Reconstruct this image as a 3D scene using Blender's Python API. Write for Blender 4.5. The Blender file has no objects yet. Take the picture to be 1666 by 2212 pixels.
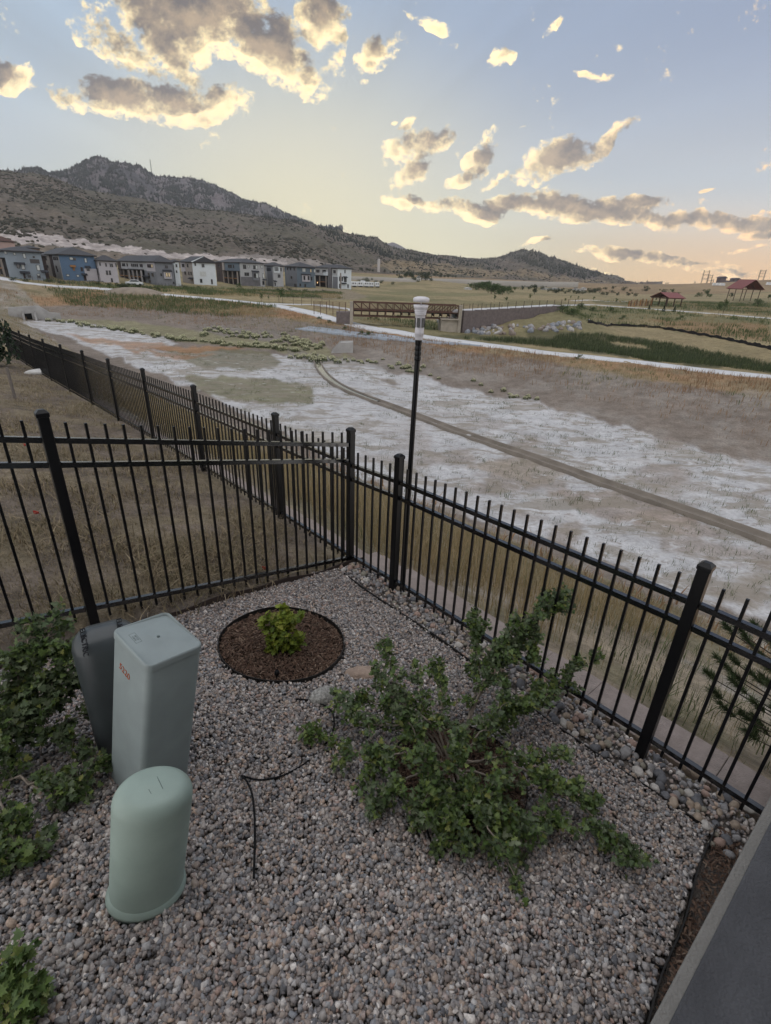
import bpy, math, random
import numpy as np
from mathutils import Matrix, Vector, noise as mnoise

S = bpy.context.scene
COL = S.collection
rng = np.random.default_rng(11)
random.seed(11)
R = math.radians

# ------------------------------------------------------------------ camera
CAM_Z = 2.8                                   # metres above the gravel at the corner post
FOC, CX, CY = 1100.0, 833.0, 1106.0           # focal length and centre, for a picture 1666 wide
_v = np.array([740.0 - CX, 3463.0 - CY, FOC]); _dn = _v / np.linalg.norm(_v); UPV = -_dn
_f = np.array([0, 0, 1.0]) - _dn * _dn[2]; FWV = _f / np.linalg.norm(_f)
RTV = np.cross(FWV, UPV)
if RTV[0] < 0: RTV = -RTV
cam = bpy.data.objects.new('camera', bpy.data.cameras.new('camera')); COL.objects.link(cam)
M = Matrix(((RTV[0], -RTV[1], -RTV[2], 0), (FWV[0], -FWV[1], -FWV[2], 0), (UPV[0], -UPV[1], -UPV[2], CAM_Z), (0, 0, 0, 1)))
cam.matrix_world = M
cam.data.sensor_fit = 'HORIZONTAL'; cam.data.sensor_width = 36.0; cam.data.lens = FOC / 1666.0 * 36.0
cam.data.clip_start = 0.05; cam.data.clip_end = 20000
S.camera = cam

def ray(x, y):
    """horizontal-unit direction(s) through a picture point"""
    x = np.asarray(x, float); y = np.asarray(y, float)
    v = np.stack([x - CX, y - CY, np.full_like(x, FOC)], -1)
    w = np.stack([v @ RTV, v @ FWV, v @ UPV], -1)
    return w / np.hypot(w[..., 0], w[..., 1])[..., None]
def proj(P):
    q = np.asarray(P, float) - np.array([0, 0, CAM_Z])
    v = q[..., 0:1] * RTV + q[..., 1:2] * FWV + q[..., 2:3] * UPV
    zz = np.where(v[..., 2] > 1e-3, v[..., 2], 1e-3)
    return CX + FOC * v[..., 0] / zz, CY + FOC * v[..., 1] / zz, v[..., 2]
def at_d(x, y, d):
    return ray(x, y) * d + np.array([0, 0, CAM_Z])
def at_z(x, y, z):
    w = ray(x, y); return w * ((z - CAM_Z) / w[2]) + np.array([0, 0, CAM_Z])

# ------------------------------------------------------------------ sky, sun, exposure
EXPO = 0.0
S.view_settings.view_transform = 'Standard'; S.view_settings.look = 'None'
S.view_settings.exposure = EXPO; S.view_settings.gamma = 1.0
SUN_EL = R(3.2)
_sw = ray(640, 480); SUN_AZ = math.atan2(_sw[0], _sw[1])      # clockwise from +Y
world = bpy.data.worlds.new('World'); S.world = world; world.use_nodes = True
WN = world.node_tree; WN.nodes.clear()
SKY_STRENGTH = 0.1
SKY_FILL = 1.9  # gain of the added out-of-view sky that lifts the foreground light

def wnode(t, **k):
    n = WN.nodes.new(t)
    for a, b in k.items(): setattr(n, a, b)
    return n
def lin(h):
    """sRGB 0-255 triple to linear"""
    return tuple((c / 255 / 12.92 if c / 255 <= 0.04045 else ((c / 255 + 0.055) / 1.055) ** 2.4) for c in h)

# cloud list: x, y, half-width, half-height, turn, weight (in the picture's own 1666-wide measure, turned into sky directions)
CLOUDS = [
 (440, 40, 230, 95, 8, 1.15), (585, 105, 150, 80, 30, 1.2), (690, 30, 62, 95, 5, 1.15), (250, 85, 95, 62, 20, .85), (670, 160, 95, 48, 20, .75),
 (730, 130, 30, 70, 5, .5), (360, 95, 120, 70, 5, .95),
 (200, 70, 70, 40, 30, .62), (330, 140, 80, 34, 35, .62), (215, 25, 60, 26, 25, .6), (420, 150, 60, 30, 30, .6), (150, 215, 60, 42, 10, .8), (260, 205, 120, 58, 3, 1.1), (380, 215, 120, 55, 5, 1.1), (490, 222, 85, 46, 12, 1.0), (400, 255, 120, 24, 0, .5),
 (12, 158, 66, 46, -10, .8), (822, 116, 68, 52, -8, .82), (936, 50, 66, 28, 12, .72),
 (925, 300, 85, 46, -18, .95), (850, 335, 62, 32, -35, .75), (890, 368, 72, 38, -35, .75), (1040, 330, 84, 30, -55, .85), (1005, 378, 74, 22, -25, .8), (1075, 385, 52, 20, -25, .75),
 (1195, 350, 118, 54, -22, 1.05), (1305, 303, 105, 24, -30, .9),
 (895, 436, 115, 24, 10, .85), (1010, 455, 130, 32, 5, 1.0), (1130, 445, 130, 30, 0, 1.0), (1250, 450, 170, 46, 3, 1.1), (1340, 432, 150, 26, 3, .9), (1480, 472, 240, 26, 1, 1.0), (1640, 478, 150, 24, 2, .9),
 (1165, 522, 75, 8, 0, .5), (1360, 552, 150, 20, 3, .75), (1500, 572, 170, 15, 3, .6), (1640, 508, 75, 18, 3, .65), (1560, 590, 150, 10, 2, .5), (1130, 552, 60, 12, 0, .4), (1250, 590, 110, 7, 2, .4), (1600, 540, 90, 8, -3, .4),
 (1085, 120, 50, 20, -45, .52), (1205, 60, 48, 18, -40, .45), (1285, 170, 52, 16, -5, .52), (885, 260, 42, 20, -20, .6), (1115, 282, 26, 12, -30, .4), (1525, 405, 24, 7, 0, .5), (780, 170, 26, 14, 30, .33), (1500, 68, 30, 10, -35, .28), (845, 252, 16, 12, 0, .4),
]
def gno(x, y):
    w = ray(x, y); return np.array([w[0] / w[1], w[2] / w[1]])

grp = bpy.data.node_groups.new('cloud_density', 'ShaderNodeTree')
grp.interface.new_socket('P', in_out='INPUT', socket_type='NodeSocketVector')
grp.interface.new_socket('D', in_out='OUTPUT', socket_type='NodeSocketFloat')
gi = grp.nodes.new('NodeGroupInput'); go = grp.nodes.new('NodeGroupOutput')
def gn(t, **k):
    n = grp.nodes.new(t)
    for a, b in k.items(): setattr(n, a, b)
    return n
nz0 = gn('ShaderNodeTexNoise', noise_dimensions='3D'); nz0.inputs['Scale'].default_value = 13; nz0.inputs['Detail'].default_value = 5
grp.links.new(gi.outputs[0], nz0.inputs['Vector'])
vs = gn('ShaderNodeVectorMath', operation='SUBTRACT'); vs.inputs[1].default_value = (.5, .5, .5); grp.links.new(nz0.outputs['Color'], vs.inputs[0])
vm = gn('ShaderNodeVectorMath', operation='MULTIPLY_ADD'); vm.inputs[1].default_value = (.085, .06, 0); grp.links.new(vs.outputs[0], vm.inputs[0]); grp.links.new(gi.outputs[0], vm.inputs[2])
last = None
for (x, y, rx, ry, rot, wt) in CLOUDS:
    c = gno(x, y); a = R(rot)
    ax = (gno(x + 2 * math.cos(a), y + 2 * math.sin(a)) - c) / 2 * rx
    ay = (gno(x - 2 * math.sin(a), y + 2 * math.cos(a)) - c) / 2 * ry
    mp = gn('ShaderNodeMapping', vector_type='TEXTURE')
    mp.inputs['Location'].default_value = (c[0], c[1], 0); mp.inputs['Rotation'].default_value = (0, 0, math.atan2(ax[1], ax[0]))
    mp.inputs['Scale'].default_value = (np.linalg.norm(ax), np.linalg.norm(ay), 1)
    grp.links.new(vm.outputs[0], mp.inputs['Vector'])
    gr = gn('ShaderNodeTexGradient', gradient_type='SPHERICAL'); grp.links.new(mp.outputs[0], gr.inputs[0])
    ml = gn('ShaderNodeMath', operation='MULTIPLY'); ml.inputs[1].default_value = wt; grp.links.new(gr.outputs['Fac'], ml.inputs[0])
    if last is None: last = ml
    else:
        mx = gn('ShaderNodeMath', operation='SMOOTH_MAX'); mx.inputs[2].default_value = .12
        grp.links.new(last.outputs[0], mx.inputs[0]); grp.links.new(ml.outputs[0], mx.inputs[1]); last = mx
sc = gn('ShaderNodeVectorMath', operation='MULTIPLY'); sc.inputs[1].default_value = (1, 1.25, 1); grp.links.new(gi.outputs[0], sc.inputs[0])
nz1 = gn('ShaderNodeTexNoise', noise_dimensions='3D'); nz1.inputs['Scale'].default_value = 14; nz1.inputs['Detail'].default_value = 9; nz1.inputs['Roughness'].default_value = .68
grp.links.new(sc.outputs[0], nz1.inputs['Vector'])
m1 = gn('ShaderNodeMath', operation='SUBTRACT'); m1.inputs[1].default_value = .53; grp.links.new(nz1.outputs['Fac'], m1.inputs[0])
m2 = gn('ShaderNodeMath', operation='MULTIPLY'); m2.inputs[1].default_value = 2.6; grp.links.new(m1.outputs[0], m2.inputs[0])
nz2 = gn('ShaderNodeTexNoise', noise_dimensions='3D'); nz2.inputs['Scale'].default_value = 60; nz2.inputs['Detail'].default_value = 6; nz2.inputs['Roughness'].default_value = .6
grp.links.new(sc.outputs[0], nz2.inputs['Vector'])
n2a = gn('ShaderNodeMath', operation='SUBTRACT'); n2a.inputs[1].default_value = .5; grp.links.new(nz2.outputs['Fac'], n2a.inputs[0])
n2b = gn('ShaderNodeMath', operation='MULTIPLY_ADD'); n2b.inputs[1].default_value = .9; grp.links.new(n2a.outputs[0], n2b.inputs[0]); grp.links.new(m2.outputs[0], n2b.inputs[2]); m2 = n2b
m3 = gn('ShaderNodeMath', operation='ADD'); grp.links.new(last.outputs[0], m3.inputs[0]); grp.links.new(m2.outputs[0], m3.inputs[1])
# nothing where no cloud body is near
m4 = gn('ShaderNodeMapRange'); m4.inputs['From Min'].default_value = .03; m4.inputs['From Max'].default_value = .16; m4.inputs['To Min'].default_value = -.6; m4.inputs['To Max'].default_value = 0
grp.links.new(last.outputs[0], m4.inputs['Value'])
m5 = gn('ShaderNodeMath', operation='ADD'); grp.links.new(m3.outputs[0], m5.inputs[0]); grp.links.new(m4.outputs[0], m5.inputs[1])
m6 = gn('ShaderNodeMath', operation='SUBTRACT'); m6.inputs[1].default_value = .10; grp.links.new(m5.outputs[0], m6.inputs[0])
grp.links.new(m6.outputs[0], go.inputs[0])

tc = wnode('ShaderNodeTexCoord')
sep = wnode('ShaderNodeSeparateXYZ'); WN.links.new(tc.outputs['Generated'], sep.inputs[0])
def wmath(op, a, b=None, c=None):
    n = wnode('ShaderNodeMath', operation=op)
    for i, q in enumerate((a, b, c)):
        if q is None: continue
        if isinstance(q, (int, float)): n.inputs[i].default_value = q
        else: WN.links.new(q, n.inputs[i])
    return n.outputs[0]
def wmap(v, a, b, c, d, smooth=False):
    n = wnode('ShaderNodeMapRange')
    if smooth: n.interpolation_type = 'SMOOTHSTEP'
    WN.links.new(v, n.inputs['Value'])
    for k, q in zip(('From Min', 'From Max', 'To Min', 'To Max'), (a, b, c, d)): n.inputs[k].default_value = q
    return n.outputs[0]
def wmix(f, a, b):
    n = wnode('ShaderNodeMix', data_type='RGBA')
    if isinstance(f, (int, float)): n.inputs[0].default_value = f
    else: WN.links.new(f, n.inputs[0])
    for i, q in ((6, a), (7, b)):
        if isinstance(q, tuple): n.inputs[i].default_value = q + (1,) if len(q) == 3 else q
        else: WN.links.new(q, n.inputs[i])
    return n.outputs[2]
yy = wmath('MAXIMUM', sep.outputs[1], .08)
gx = wmath('DIVIDE', sep.outputs[0], yy); gz = wmath('DIVIDE', sep.outputs[2], yy)
comb = wnode('ShaderNodeCombineXYZ'); WN.links.new(gx, comb.inputs[0]); WN.links.new(gz, comb.inputs[1])
K = 1.0 / SKY_STRENGTH / 2 ** EXPO
def kc(rgb, m=1.0): return tuple(c * K * m for c in lin(rgb))
sky = wnode('ShaderNodeTexSky', sky_type='NISHITA'); sky.sun_disc = False
sky.sun_elevation = SUN_EL; sky.sun_rotation = SUN_AZ; sky.air_density = 1.0; sky.dust_density = 1.2; sky.ozone_density = 1.5; sky.altitude = 1700
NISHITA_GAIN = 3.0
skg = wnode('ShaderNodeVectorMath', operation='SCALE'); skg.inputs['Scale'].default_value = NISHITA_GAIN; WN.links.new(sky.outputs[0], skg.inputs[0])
# the evening colours of the lower sky: warm low down, pale towards the sun, blue above
sung = gno(640, 480)
dx = wmath('SUBTRACT', gx, float(sung[0])); dz = wmath('SUBTRACT', gz, float(sung[1]))
rr = wmath('SQRT', wmath('ADD', wmath('MULTIPLY', dx, dx), wmath('MULTIPLY', wmath('MULTIPLY', dz, dz), 2.6)))
upper = wmix(wmap(gx, -.7, .75, 0, 1, True), kc((154, 180, 204)), kc((126, 149, 184)))
paleh = wmix(wmap(sep.outputs[2], .0, .34, 0, 1, True), kc((190, 204, 208)), upper)
warm = wmix(wmap(gx, .0, .7, 0, 1, True), kc((214, 214, 184)), kc((242, 188, 116)))
low = wmix(wmap(gz, .0, .17, 0, 1, True), warm, paleh)
glow = wmix(wmap(rr, .0, .55, .85, 0, True), low, kc((236, 230, 190)))
rayn = wnode('ShaderNodeTexNoise', noise_dimensions='1D'); rayn.inputs['Scale'].default_value = 5.5; rayn.inputs['Detail'].default_value = 2
WN.links.new(wmath('ARCTAN2', dz, dx), rayn.inputs['W'])
rays = wmath('MULTIPLY_ADD', wmath('MULTIPLY', wmath('SUBTRACT', rayn.outputs['Fac'], .5), wmap(rr, .15, .5, 0, .30, True)), 1.0, 1.0)
rg = wnode('ShaderNodeVectorMath', operation='SCALE'); WN.links.new(glow, rg.inputs[0]); WN.links.new(rays, rg.inputs['Scale']); glow = rg.outputs[0]
front = wmap(sep.outputs[1], -.2, .3, 0, .95, True)
# overhead and behind the viewer unseen sky is brightened, added to light the foreground
sky_fill = wmix(.3, kc((249, 247, 247), SKY_FILL), skg.outputs[0])
glow = wmix(wmap(sep.outputs[2], .55, .95, 0, 1, True), glow, sky_fill)
base = wmix(front, sky_fill, glow)
cd = wnode('ShaderNodeGroup'); cd.node_tree = grp; WN.links.new(comb.outputs[0], cd.inputs[0])
# second look a little nearer the sun: the side that faces it is thin and catches the light
tos = wnode('ShaderNodeVectorMath', operation='SUBTRACT'); tos.inputs[0].default_value = (float(sung[0]), float(sung[1]) - .05, 0); WN.links.new(comb.outputs[0], tos.inputs[1])
nrm = wnode('ShaderNodeVectorMath', operation='NORMALIZE'); WN.links.new(tos.outputs[0], nrm.inputs[0])
stp = wnode('ShaderNodeVectorMath', operation='MULTIPLY_ADD'); stp.inputs[1].default_value = (.024, .024, 0); WN.links.new(nrm.outputs[0], stp.inputs[0]); WN.links.new(comb.outputs[0], stp.inputs[2])
cd2 = wnode('ShaderNodeGroup'); cd2.node_tree = grp; WN.links.new(stp.outputs[0], cd2.inputs[0])
D1, D2 = cd.outputs[0], cd2.outputs[0]
alpha = wmap(D1, -.08, .30, 0, 1, True)
thick = wmap(wmath('ADD', wmath('MULTIPLY', D1, .35), wmath('MULTIPLY', D2, .75)), .0, .55, 0, 1, True)
goldc = wmix(wmap(gx, .1, .8, 0, 1, True), kc((255, 234, 182), 1.38), kc((255, 208, 150), 1.15))
greyc = wmix(wmap(wmath('SUBTRACT', D1, D2), -.45, .50, 0, 1), kc((100, 96, 97)), kc((186, 164, 136)))
brt = wmap(wmath('ADD', D1, D2), -.1, .5, 1.12, .86, True)
gsc = wnode('ShaderNodeVectorMath', operation='SCALE'); WN.links.new(goldc, gsc.inputs[0]); WN.links.new(brt, gsc.inputs['Scale'])
cloudc = wmix(thick, gsc.outputs[0], greyc)
yes = wmath('MULTIPLY', alpha, wmap(sep.outputs[1], .1, .2, 0, 1))
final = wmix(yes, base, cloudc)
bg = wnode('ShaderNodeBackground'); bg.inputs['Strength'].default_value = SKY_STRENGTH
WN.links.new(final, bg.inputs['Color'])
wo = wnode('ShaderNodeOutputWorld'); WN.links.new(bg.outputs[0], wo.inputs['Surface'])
world.cycles.sampling_method = 'MANUAL'; world.cycles.sample_map_resolution = 512

sun = bpy.data.objects.new('sun', bpy.data.lights.new('sun', 'SUN')); COL.objects.link(sun)
sun.data.energy = 2.0; sun.data.angle = R(.5); sun.data.color = (1.0, .78, .52)
sd = Vector((math.sin(SUN_AZ) * math.cos(SUN_EL), math.cos(SUN_AZ) * math.cos(SUN_EL), math.sin(SUN_EL)))
sun.rotation_euler = sd.to_track_quat('Z', 'Y').to_euler()
S.cycles.max_bounces = 6; S.cycles.diffuse_bounces = 3; S.cycles.use_denoising = True

# ------------------------------------------------------------------ helpers
def tag(o, label=None, cat=None, group=None, kind=None):
    if label: o['label'] = label
    if cat: o['category'] = cat
    if group: o['group'] = group
    if kind: o['kind'] = kind
    return o
def empty(name, loc=(0, 0, 0), label=None, cat=None, group=None):
    o = bpy.data.objects.new(name, None); COL.objects.link(o); o.location = loc; o.empty_display_size = .2
    return tag(o, label, cat, group)
def link(name, me, mat=None, parent=None, loc=None):
    if mat is not None and not me.materials: me.materials.append(mat)
    o = bpy.data.objects.new(name, me); COL.objects.link(o)
    if parent is not None: o.parent = parent
    if loc is not None: o.location = loc
    return o
def np_mesh(name, V, F, smooth=False):
    """V (n,3), F (m,k) arrays of equal-sided faces"""
    V = np.ascontiguousarray(V, np.float32); F = np.ascontiguousarray(F, np.int32)
    me = bpy.data.meshes.new(name); m, k = F.shape
    me.vertices.add(len(V)); me.vertices.foreach_set('co', V.ravel())
    me.loops.add(m * k); me.loops.foreach_set('vertex_index', F.ravel())
    me.polygons.add(m); me.polygons.foreach_set('loop_start', np.arange(0, m * k, k, dtype=np.int32))
    me.polygons.foreach_set('loop_total', np.full(m, k, np.int32))
    if smooth: me.polygons.foreach_set('use_smooth', np.ones(m, bool))
    me.update(calc_edges=True); return me
def copy_tree(o, parent=None):
    c = o.copy(); COL.objects.link(c)
    if parent is not None: c.parent = parent
    for ch in list(o.children): copy_tree(ch, c)
    return c

class MB:
    def __init__(s): s.v = []; s.f = []; s.sm = []
    def add(s, vs, fs, smooth=False):
        b = len(s.v); s.v += [tuple(map(float, q)) for q in vs]; s.f += [tuple(b + i for i in f) for f in fs]; s.sm += [smooth] * len(fs)
    def box(s, c, size, rz=0.0, ax=None):
        hx, hy, hz = [q / 2 for q in size]; c = np.array(c, float)
        if ax is None:
            ax = (np.array([math.cos(rz), math.sin(rz), 0]), np.array([-math.sin(rz), math.cos(rz), 0]), np.array([0, 0, 1.]))
        vs = [c + ax[0] * hx * i + ax[1] * hy * j + ax[2] * hz * k for k in (-1, 1) for j in (-1, 1) for i in (-1, 1)]
        s.add(vs, [(0, 2, 3, 1), (4, 5, 7, 6), (0, 1, 5, 4), (2, 6, 7, 3), (1, 3, 7, 5), (0, 4, 6, 2)])
    def bar(s, p0, p1, w, h, up=(0, 0, 1)):
        p0 = np.array(p0, float); p1 = np.array(p1, float); d = p1 - p0; L = np.linalg.norm(d); d /= L
        x = np.cross(np.array(up, float), d); n = np.linalg.norm(x)
        x = np.array([1., 0, 0]) if n < 1e-6 else x / n
        y = np.cross(d, x)
        s.box((p0 + p1) / 2, (L, w, h), ax=(d, x, y))
    def tube(s, pts, rad, n=7, smooth=True, cap=True):
        pts = np.array(pts, float); m = len(pts); rad = np.broadcast_to(np.array(rad, float), (m,))
        tg = np.gradient(pts, axis=0); tg /= np.linalg.norm(tg, axis=1)[:, None] + 1e-12
        ref = np.array([0, 0, 1.]) if abs(tg[0][2]) < .9 else np.array([1., 0, 0])
        vs = []
        for i in range(m):
            x = np.cross(ref, tg[i]); x /= np.linalg.norm(x) + 1e-12; y = np.cross(tg[i], x)
            ref = np.cross(x, tg[i]) * -1 if False else ref
            for k in range(n):
                a = 2 * math.pi * k / n; vs.append(pts[i] + rad[i] * (math.cos(a) * x + math.sin(a) * y))
        fs = [(i * n + k, i * n + (k + 1) % n, (i + 1) * n + (k + 1) % n, (i + 1) * n + k) for i in range(m - 1) for k in range(n)]
        s.add(vs, fs, smooth)
        if cap:
            s.add(vs[:n], [tuple(range(n))[::-1]]); s.add(vs[-n:], [tuple(range(n))])
    def lathe(s, prof, c=(0, 0, 0), n=20, sx=1.0, sy=1.0, rz=0.0, smooth=True):
        vs = []
        for r, z in prof:
            for k in range(n):
                a = 2 * math.pi * k / n; x, y = r * math.cos(a) * sx, r * math.sin(a) * sy
                vs.append((c[0] + x * math.cos(rz) - y * math.sin(rz), c[1] + x * math.sin(rz) + y * math.cos(rz), c[2] + z))
        m = len(prof)
        fs = [(i * n + k, i * n + (k + 1) % n, (i + 1) * n + (k + 1) % n, (i + 1) * n + k) for i in range(m - 1) for k in range(n)]
        s.add(vs, fs, smooth)
        if prof[0][0] > 1e-4: s.add(vs[:n], [tuple(range(n))[::-1]])
        if prof[-1][0] > 1e-4: s.add(vs[-n:], [tuple(range(n))], smooth)
    def build(s, name, mat=None, parent=None, loc=None, bevel=0.0):
        me = bpy.data.meshes.new(name); me.from_pydata(s.v, [], s.f); me.polygons.foreach_set('use_smooth', s.sm); me.update()
        o = link(name, me, mat, parent, loc)
        if bevel:
            b = o.modifiers.new('bevel', 'BEVEL'); b.width = bevel; b.segments = 2; b.limit_method = 'ANGLE'; b.angle_limit = R(40)
        return o

# ------------------------------------------------------------------ materials
def mat(name, col, rough=.8, metal=0.0, var=.15, scale=8.0, bump=0.0, bscale=None, spec=.3, detail=5):
    m = bpy.data.materials.new(name); m.use_nodes = True; nt = m.node_tree; b = nt.nodes['Principled BSDF']
    b.inputs['Roughness'].default_value = rough; b.inputs['Metallic'].default_value = metal; b.inputs['Specular IOR Level'].default_value = spec
    t = nt.nodes.new('ShaderNodeTexCoord'); n = nt.nodes.new('ShaderNodeTexNoise'); n.inputs['Scale'].default_value = scale; n.inputs['Detail'].default_value = detail
    nt.links.new(t.outputs['Object'], n.inputs['Vector'])
    mr = nt.nodes.new('ShaderNodeMapRange'); mr.inputs['From Min'].default_value = .25; mr.inputs['From Max'].default_value = .75
    mr.inputs['To Min'].default_value = 1 - var; mr.inputs['To Max'].default_value = 1 + var; nt.links.new(n.outputs['Fac'], mr.inputs['Value'])
    v = nt.nodes.new('ShaderNodeVectorMath'); v.operation = 'SCALE'; v.inputs[0].default_value = col[:3]; nt.links.new(mr.outputs[0], v.inputs['Scale'])
    nt.links.new(v.outputs[0], b.inputs['Base Color'])
    if bump:
        n2 = nt.nodes.new('ShaderNodeTexNoise'); n2.inputs['Scale'].default_value = bscale or scale * 6; n2.inputs['Detail'].default_value = 6
        nt.links.new(t.outputs['Object'], n2.inputs['Vector'])
        bp = nt.nodes.new('ShaderNodeBump'); bp.inputs['Strength'].default_value = bump; bp.inputs['Distance'].default_value = .02
        nt.links.new(n2.outputs['Fac'], bp.inputs['Height']); nt.links.new(bp.outputs[0], b.inputs['Normal'])
    return m
def mat_attr(name, rough=.95, fine=40.0, amp=.35, fine2=4.0, amp2=.2, bump=.4, bscale=60.0, spec=.15, coord='Object'):
    """colour stored per vertex (the ground's own colour) broken up by two noises"""
    m = bpy.data.materials.new(name); m.use_nodes = True; nt = m.node_tree; b = nt.nodes['Principled BSDF']
    b.inputs['Roughness'].default_value = rough; b.inputs['Specular IOR Level'].default_value = spec
    at = nt.nodes.new('ShaderNodeAttribute'); at.attribute_name = 'tint'
    t = nt.nodes.new('ShaderNodeTexCoord')
    out = at.outputs['Color']
    for sc, am in ((fine, amp), (fine2, amp2)):
        n = nt.nodes.new('ShaderNodeTexNoise'); n.inputs['Scale'].default_value = sc; n.inputs['Detail'].default_value = 8; n.inputs['Roughness'].default_value = .65
        nt.links.new(t.outputs[coord], n.inputs['Vector'])
        mr = nt.nodes.new('ShaderNodeMapRange'); mr.inputs['From Min'].default_value = .3; mr.inputs['From Max'].default_value = .7
        mr.inputs['To Min'].default_value = 1 - am; mr.inputs['To Max'].default_value = 1 + am; nt.links.new(n.outputs['Fac'], mr.inputs['Value'])
        v = nt.nodes.new('ShaderNodeVectorMath'); v.operation = 'SCALE'; nt.links.new(out, v.inputs[0]); nt.links.new(mr.outputs[0], v.inputs['Scale']); out = v.outputs[0]
    nt.links.new(out, b.inputs['Base Color'])
    if bump:
        n2 = nt.nodes.new('ShaderNodeTexNoise'); n2.inputs['Scale'].default_value = bscale; n2.inputs['Detail'].default_value = 8
        nt.links.new(t.outputs[coord], n2.inputs['Vector'])
        bp = nt.nodes.new('ShaderNodeBump'); bp.inputs['Strength'].default_value = bump; bp.inputs['Distance'].default_value = .05
        nt.links.new(n2.outputs['Fac'], bp.inputs['Height']); nt.links.new(bp.outputs[0], b.inputs['Normal'])
    return m
def mat_island(name, stops, rough=.8, bump=0.0, bscale=80, trans=0.0, spec=.3):
    """one of several colours per loose piece (stone, leaf, blade)"""
    m = bpy.data.materials.new(name); m.use_nodes = True; nt = m.node_tree; b = nt.nodes['Principled BSDF']
    b.inputs['Roughness'].default_value = rough; b.inputs['Specular IOR Level'].default_value = spec
    g = nt.nodes.new('ShaderNodeNewGeometry'); cr = nt.nodes.new('ShaderNodeValToRGB'); e = cr.color_ramp.elements
    while len(e) < len(stops): e.new(.5)
    for i, c in enumerate(stops): e[i].position = i / max(1, len(stops) - 1); e[i].color = (*c, 1)
    nt.links.new(g.outputs['Random Per Island'], cr.inputs[0])
    t = nt.nodes.new('ShaderNodeTexCoord'); n = nt.nodes.new('ShaderNodeTexNoise'); n.inputs['Scale'].default_value = bscale; n.inputs['Detail'].default_value = 4
    nt.links.new(t.outputs['Object'], n.inputs['Vector'])
    mr = nt.nodes.new('ShaderNodeMapRange'); mr.inputs['From Min'].default_value = .3; mr.inputs['From Max'].default_value = .7; mr.inputs['To Min'].default_value = .78; mr.inputs['To Max'].default_value = 1.22
    nt.links.new(n.outputs['Fac'], mr.inputs['Value'])
    v = nt.nodes.new('ShaderNodeVectorMath'); v.operation = 'SCALE'; nt.links.new(cr.outputs[0], v.inputs[0]); nt.links.new(mr.outputs[0], v.inputs['Scale'])
    nt.links.new(v.outputs[0], b.inputs['Base Color'])
    if bump:
        bp = nt.nodes.new('ShaderNodeBump'); bp.inputs['Strength'].default_value = bump; bp.inputs['Distance'].default_value = .004
        nt.links.new(n.outputs['Fac'], bp.inputs['Height']); nt.links.new(bp.outputs[0], b.inputs['Normal'])
    if trans:
        tr = nt.nodes.new('ShaderNodeBsdfTranslucent'); nt.links.new(v.outputs[0], tr.inputs[0]); mx = nt.nodes.new('ShaderNodeMixShader'); mx.inputs[0].default_value = trans
        o = nt.nodes['Material Output']; nt.links.new(b.outputs[0], mx.inputs[1]); nt.links.new(tr.outputs[0], mx.inputs[2]); nt.links.new(mx.outputs[0], o.inputs['Surface'])
    return m
# ------------------------------------------------------------------ the lie of the land
FR = np.array([1.756, 2.414]); FU = np.array([-.66013, .75115]); FN = np.array([.75115, .66013])   # fence line: a post, along, towards the pond
PC = np.array([-.369, 4.832]); PA = np.array([-2.149, 3.075])                                      # corner post and the next post of the side fence
LN = np.array([.702, -.711])                                                                       # side fence normal, into the garden
FLOOR = -6.5
def st_of(x, y):
    qx, qy = x - FR[0], y - FR[1]
    return qx * FU[0] + qy * FU[1], qx * FN[0] + qy * FN[1]
def from_st(t, s): return FR + FU * t + FN * s
def garden_z(x, y): return .285 - .08 * x - .075 * y
_ZT = np.array([-6, -3, 0, 2.5, 3.2, 4.46, 7.25, 9.8, 12.24, 14.75, 17.9, 23.6, 26.2, 40])
_ZV = np.array([.05, .03, .0, -.05, -.12, -.14, -.256, -.377, -.53, -.66, -.854, -1.164, -1.27, -1.9])
def fence_z(t): return np.interp(t, _ZT, _ZV)
def sstep(a, b, x):
    q = np.clip((x - a) / (b - a), 0, 1); return q * q * (3 - 2 * q)

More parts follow.
